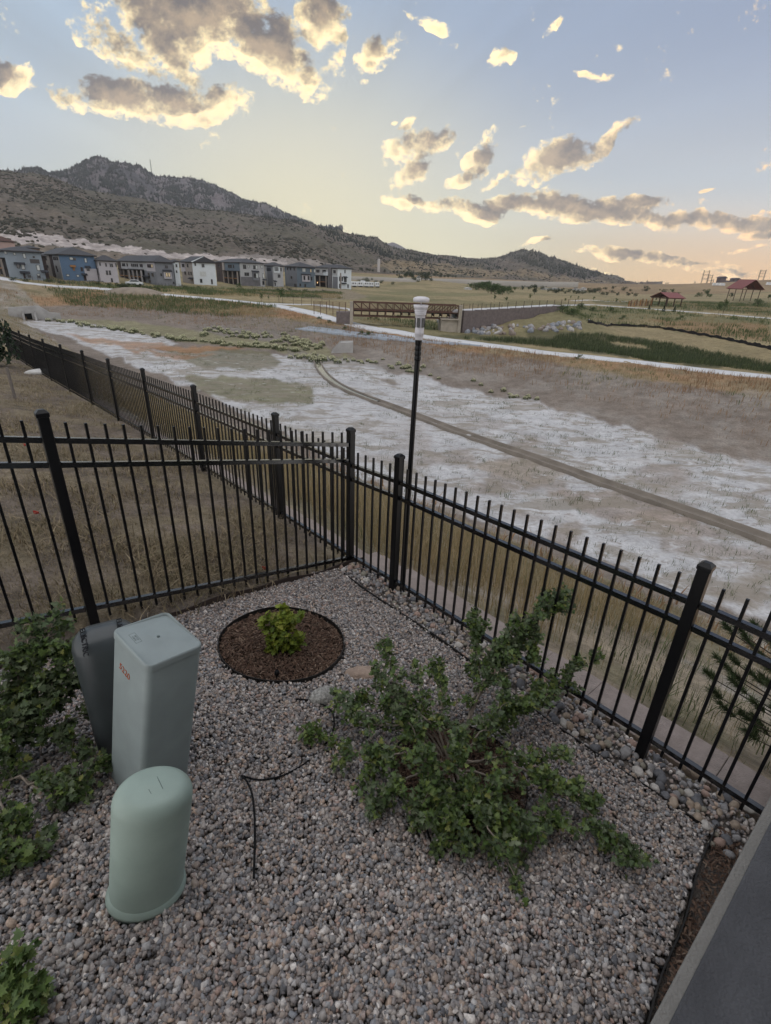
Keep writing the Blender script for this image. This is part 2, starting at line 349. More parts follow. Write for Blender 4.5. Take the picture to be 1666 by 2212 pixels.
_CP = []
def cz(x, y, z): p = at_z(x, y, z); _CP.append(p)
def cd_(x, y, d): _CP.append(at_d(x, y, d))
for x, y in ((700, 850), (900, 900), (1100, 920), (1400, 1000), (1666, 1080), (2000, 1250), (1300, 900), (1000, 820), (760, 800), (500, 850), (300, 760), (400, 720), (550, 760), (150, 712), (1500, 1040), (650, 760), (-150, 735), (2300, 1400), (1000, 1000), (1200, 1080), (1500, 1200), (850, 990), (600, 900), (350, 800)): cz(x, y, FLOOR)
for x, y, z in ((900, 800, -6.4), (1100, 825, -6.4), (1400, 915, -6.4), (1666, 990, -6.4), (2000, 1100, -6.4), (800, 757, -6.3), (70, 690, -6.3), (300, 690, -6.2), (500, 715, -6.3),
   (1666, 815, -4.9), (1400, 786, -4.9), (1250, 769, -4.9), (1100, 751, -4.9), (1000, 739, -4.9), (850, 717, -4.9), (700, 684, -4.7), (600, 660, -4.4), (500, 650, -4.1), (400, 640, -3.7), (200, 622, -2.7), (30, 609, -1.8), (-200, 598, -.9), (1900, 850, -4.9), (2200, 900, -4.9),
   (300, 655, -4.6), (150, 645, -4.4), (450, 680, -5.4), (600, 700, -5.6),
   (1100, 733, -6.1), (1300, 745, -6.1), (1500, 770, -6.1), (1666, 797, -6.1), (1000, 722, -5.9), (870, 695, -5.6), (800, 683, -5.2),
   (1300, 704, -5.5), (1450, 718, -5.4), (1666, 757, -5.3), (1950, 800, -5.3), (1150, 706, -5.7), (1010, 708, -5.8), (1240, 694, -5.0),
   (1215, 664, -3.5), (1330, 662, -3.5), (1450, 672, -3.5), (1560, 679, -3.5), (1666, 688, -3.5), (1950, 705, -3.4), (1280, 659, -3.5),
   (760, 664, -4.0), (700, 655, -4.0), (850, 655, -4.2), (1000, 655, -3.9), (1100, 650, -3.8), (1200, 648, -3.7), (1400, 648, -3.4), (1438, 655, -3.4), (1560, 648, -3.2), (1640, 655, -3.2),
   (740, 624, -3.5), (630, 621, -3.2), (520, 616, -2.8), (440, 613, -2.4), (330, 611, -2.1), (235, 606, -1.7), (170, 602, -1.5), (60, 598, -1.2), (-150, 590, -.8), (560, 645, -4.0), (450, 630, -3.2),
   (850, 632, -4.2), (1000, 632, -4.1), (1150, 632, -4.1), (1300, 630, -4)): cz(x, y, z)
for x, y, d in ((1218, 669, 114), (1165, 680, 109), (1110, 691, 104), (1180, 690, 104), (800, 622, 300), (900, 617, 330), (890, 604, 380), (960, 612, 370), (1060, 618, 420), (1100, 612, 520), (1200, 616, 520), (1300, 620, 600), (1400, 624, 700), (1500, 624, 700), (1600, 622, 700), (1666, 620, 700),
   (600, 582, 420), (300, 570, 400), (100, 560, 380), (-150, 545, 360), (450, 578, 400), (1000, 599, 900), (1200, 609, 1100), (1300, 612, 1300), (1400, 615.5, 1700), (1470, 616.3, 1450), (1515, 613.8, 1400), (1550, 612, 1400), (1590, 609.3, 1400), (1640, 605.5, 1400), (1666, 604.8, 1400), (1900, 602, 1400), (800, 590, 600)): cd_(x, y, d)
_CP = np.array(_CP)
def _rc(x, y):
    return np.stack([np.arctan2(x, y) * 2.2, np.log(np.maximum(np.hypot(x, y), .5))], -1)
_rp = _rc(_CP[:, 0], _CP[:, 1])
def _phi(a, b):
    d2 = ((a[:, None, :] - b[None]) ** 2).sum(-1); return .5 * d2 * np.log(d2 + 1e-12)
_n = len(_rp); _A = np.zeros((_n + 3, _n + 3)); _A[:_n, :_n] = _phi(_rp, _rp) + np.eye(_n) * 3e-6; _A[:_n, _n] = 1; _A[:_n, _n + 1:] = _rp; _A[_n, :_n] = 1; _A[_n + 1:, :_n] = _rp.T
_w = np.linalg.solve(_A, np.concatenate([_CP[:, 2], np.zeros(3)]))
def rbf(x, y):
    sh = x.shape; q = _rc(x.ravel(), y.ravel()); out = np.empty(len(q))
    for i in range(0, len(q), 20000):
        c = q[i:i + 20000]; out[i:i + 20000] = _phi(c, _rp) @ _w[:_n] + _w[_n] + c @ _w[_n + 1:]
    return out.reshape(sh)
def terrain(x, y):
    x = np.asarray(x, float); y = np.asarray(y, float); t, s = st_of(x, y); zf = fence_z(t)
    l = (x - PC[0]) * LN[0] + (y - PC[1]) * LN[1]
    yard = zf + .2 * np.clip(-s, 0, 2.5) + .1 * np.clip(-s - 2.5, 0, 30)
    inner = yard + (garden_z(x, y) - .03 - yard) * sstep(-.02, .08, l)
    slope = zf - .22 - .5 * np.clip(s - .6, 0, None)
    near = np.where(s < .62, inner + (zf - .22 - inner) * sstep(.1, .3, s), slope)
    rad = np.hypot(x, y); far = np.full_like(near, -50.0)
    k = (s > 6) & (rad > 9)
    if k.any(): far[k] = np.maximum(rbf(x[k], y[k]), FLOOR - .3)
    a, b = near, far; h = 1.2
    q = np.clip(.5 + .5 * (a - b) / h, 0, 1)
    sm = b + (a - b) * q + h * q * (1 - q)
    return np.where(k, np.where(s > 8, sm, near + (sm - near) * sstep(6, 8, s)), near)
def hit(px, py, z_off=0.0, dmin=.6, dmax=2500):
    """where the line of sight through a picture point meets the ground"""
    w = ray(px, py); d = np.exp(np.linspace(math.log(dmin), math.log(dmax), 900))
    h = CAM_Z + w[2] * d - terrain(w[0] * d, w[1] * d) - z_off
    i = int(np.argmax(h < 0)); 
    if h[i] >= 0: i = len(d) - 1
    lo, hi = d[max(i - 1, 0)], d[i]
    dd = np.linspace(lo, hi, 24); hh = CAM_Z + w[2] * dd - terrain(w[0] * dd, w[1] * dd) - z_off
    j = int(np.argmax(hh < 0)) if (hh < 0).any() else 23
    return np.array([w[0] * dd[j], w[1] * dd[j], CAM_Z + w[2] * dd[j]])
def gz(x, y): return float(terrain(np.array([float(x)]), np.array([float(y)]))[0])
def drop(px, d):
    """ground point straight below/above a picture column at a distance"""
    w = ray(px, 700); return np.array([w[0] * d, w[1] * d, gz(w[0] * d, w[1] * d)])
def inpoly(x, y, poly):
    r = np.zeros(x.shape, bool); n = len(poly); j = n - 1
    for i in range(n):
        xi, yi = poly[i]; xj, yj = poly[j]
        c = ((yi > y) != (yj > y)) & (x < (xj - xi) * (y - yi) / (yj - yi + 1e-9) + xi); r ^= c; j = i
    return r
def fbm2(x, y, sc, seed=0, oct=4):
    """value noise, vectorised"""
    out = np.zeros_like(x); am = 1.0; tot = 0
    for o in range(oct):
        X = x * sc + 17.3 * o + seed * 7.7; Y = y * sc - 9.1 * o + seed * 3.1
        xi = np.floor(X).astype(np.int64); yi = np.floor(Y).astype(np.int64); fx = X - xi; fy = Y - yi
        fx = fx * fx * (3 - 2 * fx); fy = fy * fy * (3 - 2 * fy)
        def hsh(a, b):
            h = (a * 374761393 + b * 668265263 + seed * 1442695) & 0x7fffffff; h = ((h ^ (h >> 13)) * 1274126177) & 0x7fffffff; return ((h ^ (h >> 16)) & 0xffff) / 65535.0
        v = (hsh(xi, yi) * (1 - fx) + hsh(xi + 1, yi) * fx) * (1 - fy) + (hsh(xi, yi + 1) * (1 - fx) + hsh(xi + 1, yi + 1) * fx) * fy
        out += am * v; tot += am; am *= .55; sc *= 2.03
    return out / tot

NA, NRR = 700, 760
_az = np.linspace(R(-66), R(62), NA); _rd = np.concatenate([np.exp(np.linspace(math.log(.3), math.log(9), 170)), np.exp(np.linspace(math.log(9), math.log(2200), NRR - 170 + 1))[1:]])
GX = np.sin(_az)[None, :] * _rd[:, None]; GY = np.cos(_az)[None, :] * _rd[:, None]
GZ = terrain(GX, GY)
GT, GS = st_of(GX, GY)
_l = (GX - PC[0]) * LN[0] + (GY - PC[1]) * LN[1]
yardm = (GS < .1) & (_l < 0.03)
# lumps and hummocks
slopem = GS > .7
GZ = GZ + np.where(slopem, (fbm2(GX, GY, .9, 3) - .5) * np.interp(_rd, [2, 10, 60, 300], [.08, .16, .3, .6])[:, None] * sstep(.7, 2, GS), 0) + np.where(yardm, (fbm2(GX, GY, 2.5, 5) - .5) * .07, 0)
PXx, PXy, PXd = proj(np.stack([GX, GY, GZ], -1))
# colour zones of the ground
wob = lambda sc, seed: (fbm2(PXx, PXy, sc, seed, 5) - .5)
wx = PXx + wob(.035, 1) * 60; wy = PXy + wob(.03, 2) * 22 * np.clip((PXy - 590) / 200, .05, 1)
SALT = np.array([.41, .405, .41]); MUD = np.array([.15, .125, .105]); TAN = np.array([.235, .19, .108]); RUST = np.array([.27, .155, .085]); OLIVE = np.array([.125, .12, .062]); GREEN = np.array([.045, .068, .028]); SOIL = np.array([.145, .118, .096]); DRY = np.array([.235, .185, .115]); GREY = np.array([.24, .215, .19])
C = np.empty(GX.shape + (3,)); C[:] = TAN
big = fbm2(GX, GY, .05, 8, 5); med = fbm2(GX, GY, .3, 9, 5)
mixc = lambda c, m, w=1.0: C.__setitem__(m, C[m] * (1 - w) + c * w)
far = (GS > 20)
C[:] = TAN * (.75 + .5 * med[..., None])
w_ = sstep(.5, .62, big)[..., None] * .6; C = C * (1 - w_) + OLIVE * w_
yb = np.interp(PXx, [-300, 30, 200, 400, 600, 700, 850, 1000, 1250, 1400, 1666, 2200], [585, 610, 622, 640, 661, 685, 718, 740, 770, 787, 816, 890])   # the path, as a line on the land
bank = (GS > 8) & (PXy > yb) 
C[bank] = (DRY * (.7 + .6 * med[..., None]))[bank]
w_ = (sstep(.42, .6, med) * bank * sstep(60, 10, PXy - yb) * (PXx > 600))[..., None] * .75; C = C * (1 - w_) + RUST * w_
lb = bank & (PXx < 700)
w_ = (sstep(.45, .6, fbm2(GX, GY, .12, 21, 4)) * lb)[..., None] * .8; C = C * (1 - w_) + OLIVE * .8 * w_
w_ = (sstep(.5, .62, fbm2(GX, GY, .1, 27, 4)) * lb)[..., None] * .7; C = C * (1 - w_) + RUST * w_
P = [(620, 765), (690, 772), (761, 775), (850, 805), (903, 812), (927, 817), (957, 834), (1025, 846), (1089, 854), (1142, 866), (1186, 878), (1240, 890), (1301, 907), (1400, 938), (1500, 968), (1560, 985), (1666, 1003), (2400, 1150), (2400, 1700), (1666, 1345), (1450, 1275), (1247, 1190), (1079, 1138), (965, 1105), (881, 1079), (835, 1047), (767, 1027), (650, 960), (500, 880), (330, 800), (120, 720), (20, 698), (60, 692), (180, 697), (390, 742), (300, 755), (430, 760), (560, 765)]
flat = (GS > 9) & (GZ < FLOOR + 1.0) & inpoly(wx, wy, P)
C[bank & ~flat & (GZ < FLOOR + 1.3)] = (MUD * (.8 + .5 * med[..., None]) * 1.15)[bank & ~flat & (GZ < FLOOR + 1.3)]
band = bank & ~flat & (PXx > 780) & (PXy > yb + 28)
w_ = (sstep(.45, .6, fbm2(PXx, PXy * 2.4, .02, 31, 4)) * band)[..., None] * .6; C = C * (1 - w_) + GREY * w_
C[flat] = (SALT * (.82 + .36 * med[..., None]))[flat]
st1 = fbm2(PXx, PXy * 2.6, .012, 12, 5)
w_ = (sstep(.46, .66, st1) * flat * sstep(800, 1030, PXy + (PXx - 1000) * .25))[..., None] * .75; C = C * (1 - w_) + np.array([.24, .20, .17]) * w_
def paint(poly, col, w=.9, m=None, amp=1.0):
    q = inpoly(PXx + (wx - PXx) * amp, PXy + (wy - PXy) * amp, poly) & (GS > 6)
    if m is not None: q &= m
    C[q] = C[q] * (1 - w) + (col * (.75 + .5 * med[..., None]))[q] * w
paint([(400, 812), (520, 815), (640, 822), (680, 850), (662, 873), (560, 872), (430, 848)], OLIVE * .95 + MUD * .25, .9)
paint([(355, 755), (450, 750), (570, 760), (610, 788), (540, 800), (420, 790)], OLIVE * .7 + MUD * .4, .85)
paint([(150, 724), (260, 735), (380, 748), (540, 752), (430, 762), (300, 752), (200, 740)], RUST * 1.1, .8)
paint([(250, 745), (330, 758), (470, 768), (380, 775), (290, 762)], RUST, .8)
paint([(100, 690), (200, 700), (330, 728), (450, 745), (560, 752), (690, 770), (760, 775), (700, 745), (560, 735), (400, 712), (250, 690)], OLIVE * 1.6, .6)
paint([(440, 700), (600, 715), (690, 735), (560, 735), (420, 718)], GREY * .8, .7)
paint([(810, 818), (845, 818), (860, 828), (835, 832)], MUD, .9)
paint([(1010, 1005), (1120, 985), (1260, 1020), (1180, 1045), (1060, 1030)], np.array([.27, .225, .18]), .7)
paint([(1180, 1060), (1350, 1060), (1500, 1120), (1580, 1170), (1420, 1150), (1260, 1110)], np.array([.25, .20, .165]), .7)
paint([(600, 745), (700, 765), (960, 800), (1000, 815), (880, 805), (700, 785), (640, 775)], GREY * .8, .6)
# beyond the path
bey = (GS > 20) & (PXy < yb - 1)
paint([(930, 727), (1000, 722), (1250, 735), (1400, 757), (1666, 790), (2100, 860), (2100, 880), (1666, 806), (1500, 785), (1250, 757), (1000, 731)], OLIVE * .62, .8, bey)
paint([(1130, 712), (1290, 722), (1430, 740), (1666, 800), (1400, 780), (1250, 745), (1140, 735)], OLIVE * .55, .8, bey)
paint([(1300, 735), (1380, 745), (1420, 760), (1330, 752)], TAN * 1.1, .9, bey)
paint([(1000, 742), (1180, 750), (1160, 756), (1020, 748)], TAN * 1.1, .8, bey)
paint([(1215, 665), (1330, 665), (1666, 692), (1666, 700), (1300, 690), (1215, 685)], OLIVE, .7, bey)
paint([(1350, 712), (1500, 725), (1666, 765), (1666, 785), (1500, 750)], TAN * .9, .6, bey)
paint([(1400, 690), (1666, 700), (1666, 740), (1480, 720)], RUST * .8, .6, bey)
paint([(540, 622), (740, 625), (800, 640), (760, 648), (560, 640)], np.array([.2, .165, .12]), .85, bey, .4)
paint([(790, 640), (990, 648), (900, 652), (800, 648)], OLIVE, .8, bey, .4)
paint([(800, 630), (1100, 634), (1000, 641), (850, 638)], OLIVE * 1.2, .7, bey, .4)
paint([(720, 675), (800, 685), (1000, 700), (960, 715), (860, 705), (760, 690)], OLIVE * .9, .7, bey)
paint([(1270, 650), (1666, 652), (1666, 680), (1450, 666), (1280, 656)], OLIVE * .75, .75, bey, .5)
paint([(0, 605), (60, 615), (300, 632), (440, 642), (300, 628), (150, 618)], RUST * 1.2, .4, bey, .3)
paint([(100, 600), (300, 618), (480, 625), (480, 632), (250, 622)], GREEN * 1.6, .6, bey, .5)
farp = bey & (PXd > 420)
C[farp] = (np.array([.215, .155, .09]) * (.75 + .5 * fbm2(PXx, PXy * 9, .02, 40, 4)[..., None]))[farp]
# slope below the fence
sl = (GS > .55) & (GS < 15) & ~flat & (GZ > FLOOR + .25)
hs = fbm2(GX, GY, .8, 14, 5)
C[sl] = (np.array([.235, .195, .145]) * (.7 + .55 * hs[..., None]))[sl]
w_ = (sstep(.5, .62, fbm2(GX, GY, .5, 15, 5)) * sl)[..., None] * .55; C = C * (1 - w_) + np.array([.33, .31, .29]) * w_
w_ = (sstep(.48, .6, fbm2(GX, GY, .7, 16, 5)) * sl)[..., None] * .5; C = C * (1 - w_) + OLIVE * .9 * w_
# neighbour's bare yard
C[yardm] = (SOIL * (.45 + 1.05 * fbm2(GX, GY, 3.5, 17, 6)[..., None]))[yardm]
w_ = (sstep(.45, .62, fbm2(GX, GY, 1.6, 18, 6)) * yardm)[..., None] * .6; C = C * (1 - w_) + np.array([.2, .165, .105]) * w_
garden = (GS < .12) & (_l >= .03)
C[garden] = np.array([.16, .14, .125])

# zones grade into each other over a few hand-breadths
_k = ((GS > 6) & (GS < 400))[..., None]
for _ in range(1):
    Cb = C.copy(); Cb[1:-1, 1:-1] = (C[1:-1, 1:-1] * 2 + C[:-2, 1:-1] + C[2:, 1:-1] + C[1:-1, :-2] + C[1:-1, 2:]) / 6; C = np.where(_k, Cb, C)
idx = np.arange(NA * NRR).reshape(NRR, NA)
Fq = np.stack([idx[:-1, :-1], idx[:-1, 1:], idx[1:, 1:], idx[1:, :-1]], -1).reshape(-1, 4)[:, ::-1]
Vg = np.stack([GX, GY, GZ], -1).reshape(-1, 3); Cg = C.reshape(-1, 3)
def sheet(name, V, F, Cc, m, smooth=True):
    used = np.unique(F); mp = np.full(len(V), -1); mp[used] = np.arange(len(used))
    me = np_mesh(name, V[used], mp[F], smooth)
    a = me.color_attributes.new('tint', 'FLOAT_COLOR', 'POINT'); a.data.foreach_set('color', np.concatenate([np.clip(Cc[used], 0, 1), np.ones((len(used), 1))], 1).astype(np.float32).ravel())
    return link(name, me, m)
M_GROUND = mat_attr('ground_soil_and_grass', fine=9, amp=.32, fine2=1.1, amp2=.25, bump=.8, bscale=22)
M_SALT = mat_attr('white_silt', fine=7, amp=.2, fine2=.8, amp2=.2, bump=.5, bscale=9, rough=.85)
_nt = M_SALT.node_tree; _b = _nt.nodes['Principled BSDF']; _src = _b.inputs['Base Color'].links[0].from_socket; _tc = _nt.nodes['Texture Coordinate']
for _sc, _lo, _hi, _col, _am in ((.55, .50, .57, (.215, .185, .145), .68), (2.2, .56, .61, (.20, .17, .14), .55), (.16, .55, .66, (.27, .24, .20), .55), (1.1, .60, .66, (.54, .54, .55), .6)):
    _mp = _nt.nodes.new('ShaderNodeMapping'); _mp.inputs['Rotation'].default_value = (0, 0, R(25 + _sc * 20)); _mp.inputs['Scale'].default_value = (.55, 1.3, 1); _mp.inputs['Location'].default_value = (_sc * 7, 3, 0); _nt.links.new(_tc.outputs['Object'], _mp.inputs['Vector'])
    _nz = _nt.nodes.new('ShaderNodeTexNoise'); _nz.inputs['Scale'].default_value = _sc; _nz.inputs['Detail'].default_value = 10; _nz.inputs['Roughness'].default_value = .68; _nz.inputs['Distortion'].default_value = .6; _nt.links.new(_mp.outputs[0], _nz.inputs['Vector'])
    _mr = _nt.nodes.new('ShaderNodeMapRange'); _mr.inputs['From Min'].default_value = _lo; _mr.inputs['From Max'].default_value = _hi; _mr.inputs['To Max'].default_value = _am; _nt.links.new(_nz.outputs['Fac'], _mr.inputs['Value'])
    _mx = _nt.nodes.new('ShaderNodeMix'); _mx.data_type = 'RGBA'; _nt.links.new(_mr.outputs[0], _mx.inputs[0]); _nt.links.new(_src, _mx.inputs[6]); _mx.inputs[7].default_value = (*_col, 1); _src = _mx.outputs[2]
_nt.links.new(_src, _b.inputs['Base Color'])
isflat = flat.ravel()[Fq].all(1)
tag(sheet('ground', Vg, Fq[~isflat], Cg, M_GROUND), kind='structure')
tag(sheet('dry_pond_bed', Vg, Fq[isflat], Cg, M_SALT), kind='structure')

# ------------------------------------------------------------------ hills
def hill(name, sky, foot, r_top, r_foot, npts, seed, m, colour, azpad=(-400, 0), rough=.35, gain=1.0, prof=.75, back=.35):
    xs = np.linspace(sky[0][0] + azpad[0], sky[-1][0] + azpad[1], npts[0])
    sx, sy = zip(*sky); fx, fy = zip(*foot)
    ys = np.interp(xs, sx, sy); yf = np.interp(xs, fx, fy)
    # left of the frame carry the horizon's tilt on
    ys = np.where(xs < sx[0], sy[0] + (xs - sx[0]) * .04, ys); yf = np.where(xs < fx[0], fy[0] + (xs - fx[0]) * .04, yf)
    ws = ray(xs, ys); wf = ray(xs, yf); rt = np.interp(xs, *zip(*r_top)); rf = np.interp(xs, *zip(*r_foot))
    az = np.arctan2(ws[:, 0], ws[:, 1])
    u = np.concatenate([np.linspace(0, 1, npts[1]), 1 + np.linspace(.02, back, 14)])
    U = u[:, None]
    r = rf * (rt / rf) ** np.minimum(U, 1) + np.maximum(U - 1, 0) * rt
    ang = np.arctan(wf[:, 2]) + (np.arctan(ws[:, 2]) - np.arctan(wf[:, 2])) * np.minimum(U, 1) ** prof
    X = np.sin(az) * r; Y = np.cos(az) * r; Z = CAM_Z + r * np.tan(ang)
    Z = Z - np.maximum(U - 1, 0) ** 1.3 * rt * .45
    g = np.sin(np.pi * np.clip(U, 0, 1)) ** .8
    aa = az * 900
    n1 = fbm2(X, Y, 1 / 140, seed, 5) - .5; n2 = fbm2(aa + n1 * 60, np.log(r) * 60, 1 / 42, seed + 1, 4); ridge = np.abs(n2 - .5) * 2
    Z = Z + g * (n1 * .05 * r * rough * 2 + (ridge - .35) * .05 * r * rough) * gain
    Z = Z + (fbm2(X, Y, 1 / 25, seed + 2, 3) - .5) * .006 * r * (U > .05)
    V = np.stack([X, Y, Z], -1); px, py, _ = proj(V)
    Cc = colour(V, px, py, U + 0 * az)
    n0, n1_ = V.shape[:2]; idx = np.arange(n0 * n1_).reshape(n0, n1_)
    F = np.stack([idx[:-1, :-1], idx[1:, :-1], idx[1:, 1:], idx[:-1, 1:]], -1).reshape(-1, 4)[:, ::-1]
    o = sheet(name, V.reshape(-1, 3), F, Cc.reshape(-1, 3), m); tag(o, kind='structure')
    return V, px, py, U + 0 * az
M_HILL = mat_attr('hillside_scrub', fine=.16, amp=.35, fine2=.03, amp2=.25, bump=1.0, bscale=.12)
M_HILL.node_tree.nodes['Bump'].inputs['Distance'].default_value = 4
SKY_NEAR = [(0, 368), (60, 373), (120, 384), (180, 408), (280, 425), (400, 447), (520, 462), (640, 475), (700, 491), (780, 510), (815, 514), (830, 526), (870, 541), (930, 549), (1000, 557), (1050, 559), (1075, 558), (1090, 552), (1120, 543), (1150, 545), (1200, 560), (1240, 575), (1290, 588), (1310, 593), (1335, 597), (1352, 608), (1400, 614), (1430, 618)]
FOOT = [(0, 575), (300, 586), (600, 596), (760, 602), (900, 607), (1000, 611), (1100, 614), (1200, 617), (1300, 619), (1430, 623)]
def col_near(V, px, py, U):
    n = fbm2(V[..., 0], V[..., 1], .012, 50, 5); n2 = fbm2(V[..., 0], V[..., 1], .05, 51, 4)
    c = np.array([.112, .094, .076]) * (.75 + .5 * n2[..., None])
    w = (sstep(.48, .6, n))[..., None] * .55; c = c * (1 - w) + np.array([.075, .072, .05]) * w
    jx = px + (fbm2(px, py, .06, 52, 4) - .5) * 40; jy = py + (fbm2(px, py, .06, 53, 4) - .5) * 16
    def band(p, col, k, jit=1.0):
        q = inpoly(px + (jx - px) * jit, py + (jy - py) * jit, p); c[q] = c[q] * (1 - k) + (col * (.7 + .6 * fbm2(px, py, .12, 54, 4)[..., None]))[q] * k
    low = sstep(0, 45, py - np.interp(px, [0, 200, 420, 760, 1000], [525, 536, 545, 575, 590]))
    c = c * (1 - .5 * low[..., None]) + np.array([.13, .108, .078]) * .5 * low[..., None]
    band([(-200, 470), (0, 494), (60, 502), (140, 510), (220, 528), (330, 538), (420, 550), (520, 556), (620, 562), (620, 570), (500, 567), (420, 562), (330, 556), (250, 546), (160, 535), (90, 528), (0, 522), (-200, 505)], np.array([.40, .35, .33]), .85)
    band([(-200, 510), (0, 524), (100, 530), (200, 541), (300, 551), (420, 562), (520, 568), (520, 576), (300, 566), (0, 548), (-200, 530)], np.array([.15, .122, .095]), .9, .3)
    band([(500, 556), (540, 548), (620, 553), (700, 565), (760, 576), (760, 584), (620, 572)], np.array([.27, .24, .22]), .6)
    band([(840, 560), (1000, 575), (1110, 590), (1080, 600), (900, 588), (800, 578)], np.array([.2, .155, .095]), .7)
    band([(1085, 590), (1140, 582), (1230, 600), (1340, 612), (1200, 610)], np.array([.21, .16, .10]), .6)
    # pine covered upper right hill
    band([(1085, 552), (1120, 542), (1150, 543), (1240, 573), (1310, 592), (1260, 600), (1170, 575), (1110, 565)], np.array([.045, .05, .045]), .6)
    band([(1340, 590), (1440, 610), (1440, 625), (1340, 610)], np.array([.12, .09, .065]), .7)
    return c
HV, HPX, HPY, HU = hill('hillside', SKY_NEAR, FOOT, [(-400, 1000), (640, 1200), (860, 1500), (1060, 2200), (1440, 2800)], [(-400, 300), (0, 310), (600, 360), (1000, 650), (1440, 1500)], (760, 230), 60, M_HILL, col_near)
SKY_MT = [(0, 372), (60, 366), (80, 363), (105, 373), (130, 371), (150, 366), (165, 360), (185, 346), (208, 338), (222, 341), (240, 349), (270, 352), (300, 358), (315, 369), (335, 380), (400, 384), (440, 391), (465, 399), (490, 413), (530, 432), (570, 439), (600, 452), (640, 470), (700, 492)]
def col_mt(V, px, py, U):
    n = fbm2(V[..., 0], V[..., 1], .006, 70, 5)
    c = np.array([.125, .11, .112]) * (.75 + .5 * n[..., None])
    w = sstep(.45, .6, fbm2(V[..., 0], V[..., 1], .012, 71, 5))[..., None] * .7; c = c * (1 - w) + np.array([.05, .052, .055]) * w
    w = (sstep(.56, .62, fbm2(px, py, .05, 72, 5)) * sstep(380, 420, py))[..., None] * .5; c = c * (1 - w) + np.array([.17, .152, .145]) * w
    return c
MV, MPX, MPY, MU = hill('mountain', SKY_MT, [(0, 430), (400, 470), (700, 500)], [(-400, 2500), (700, 2700)], [(-400, 1500), (700, 1900)], (420, 110), 80, M_HILL, col_mt, azpad=(-300, 40), rough=.3)
# tiny far summit showing past the near ridge
SKY_F = [(800, 545), (835, 527), (850, 524), (862, 529), (900, 548)]
hill('far_summit', SKY_F, [(800, 560), (900, 560)], [(800, 4200), (900, 4200)], [(800, 3300), (900, 3300)], (60, 24), 90, M_HILL, lambda V, px, py, U: np.zeros(V.shape) + np.array([.07, .07, .085]), azpad=(0, 0), rough=.1)
# ------------------------------------------------------------------ garden: fences
M_BLACK = mat('black_powder_coat', (.005, .005, .006), rough=.35, var=.2, scale=20, spec=.3)
M_RAIL = mat('black_gloss_rail', (.006, .006, .007), rough=.16, var=.2, scale=20, spec=1.0)
M_STEEL = mat('rusty_edging_steel', (.045, .032, .028), rough=.75, var=.35, scale=9)
M_STEELB = mat('black_edging', (.018, .016, .015), rough=.6, var=.3, scale=9)
PITCH = .113
def fence_run(name, label, posts, rails_off, post_top, pickets=True, cat='fence', skip_first=None):
    """posts: list of (x, y, base z, height above base); rails_off: rail heights (low, mid, top) and picket (foot, tip) measured down from the post's regular height"""
    root = empty(name, (posts[0][0], posts[0][1], posts[0][2]), label, cat); o = np.array(root.location)
    for (x, y, z, h) in posts:
        if h <= 0: continue
        b = MB(); b.box((x - o[0], y - o[1], z + h / 2 - .06 - o[2]), (.064, .064, h + .12), rz=math.atan2(FU[1], FU[0])); p = b.build('post', M_BLACK, root, bevel=.004)
        c = MB(); q = np.array([x, y, z + h]) - o; a = math.atan2(FU[1], FU[0]); r = .037
        ring = lambda k, zz: [q + np.array([math.cos(a) * i * k - math.sin(a) * j * k, math.sin(a) * i * k + math.cos(a) * j * k, zz]) for i, j in ((-1, -1), (1, -1), (1, 1), (-1, 1))]
        vs = ring(r, -.004) + ring(r, .022) + ring(.016, .042)
        c.add(vs, [(3, 2, 1, 0)] + [(i, (i + 1) % 4, 4 + (i + 1) % 4, 4 + i) for i in range(4)] + [(4 + i, 4 + (i + 1) % 4, 8 + (i + 1) % 4, 8 + i) for i in range(4)] + [(8, 9, 10, 11)])
        c.build('post_cap', M_BLACK, p, bevel=.003)
    lo, mi, hi, foot, tip = rails_off
    for k in range(len(posts) - 1):
        a = np.array(posts[k][:3]); b = np.array(posts[k + 1][:3]); d = (b - a)[:2]; L = np.linalg.norm(d); dz = b[2] - a[2]; dirv = np.array([d[0] / L, d[1] / L, dz / L])
        for hgt in (lo, mi, hi):
            m = MB(); m.bar(a + dirv * .034 + (0, 0, hgt) - o, b - dirv * .034 + (0, 0, hgt) - o, .034, .036); m.build('rail', M_RAIL, root)
            for e, sg in ((a, 1), (b, -1)): pass
        n = max(1, round(L / PITCH)); m = MB()
        for i in range(1, n):
            q = a + (b - a) * i / n - o
            m.box((q[0], q[1], q[2] + (foot + tip) / 2), (.0165, .0165, tip - foot), rz=math.atan2(d[1], d[0]))
        m.build('picket_panel', M_BLACK, root)
    return root
def P2(t, s=0.0): return from_st(t, s)
def post_at(t, h=1.38, dz=0.0):
    p = P2(t); return (p[0], p[1], float(fence_z(t)) + dz, h)
CORN = (PC[0], PC[1], -.135, 1.535)
# measured: rails and pickets run with the ground of each bay
def bay(label, name, pts): return fence_run(name, label, pts, (.125, 1.0, 1.155, .03, 1.315), 1.38)
c0 = (PC[0], PC[1], -.10, 0)
fence_run('picket_fence', 'black picket fence along the pond side of the gravel bed, ending at the corner post',
          [post_at(-2.5), post_at(0, dz=.03), post_at(2.5), c0], (.11, 1.005, 1.155, .03, 1.305), 1.38)
fence_run('picket_fence', 'black metal picket fence dropping away along the pond past the bare yard',
          [(PC[0], PC[1], -.10, 0)] + [post_at(t) for t in (4.72, 7.25, 9.75, 12.24, 14.75, 17.6, 20.6, 23.5, 26.2, 29, 32)], (.11, 1.005, 1.155, .03, 1.305), 1.38)
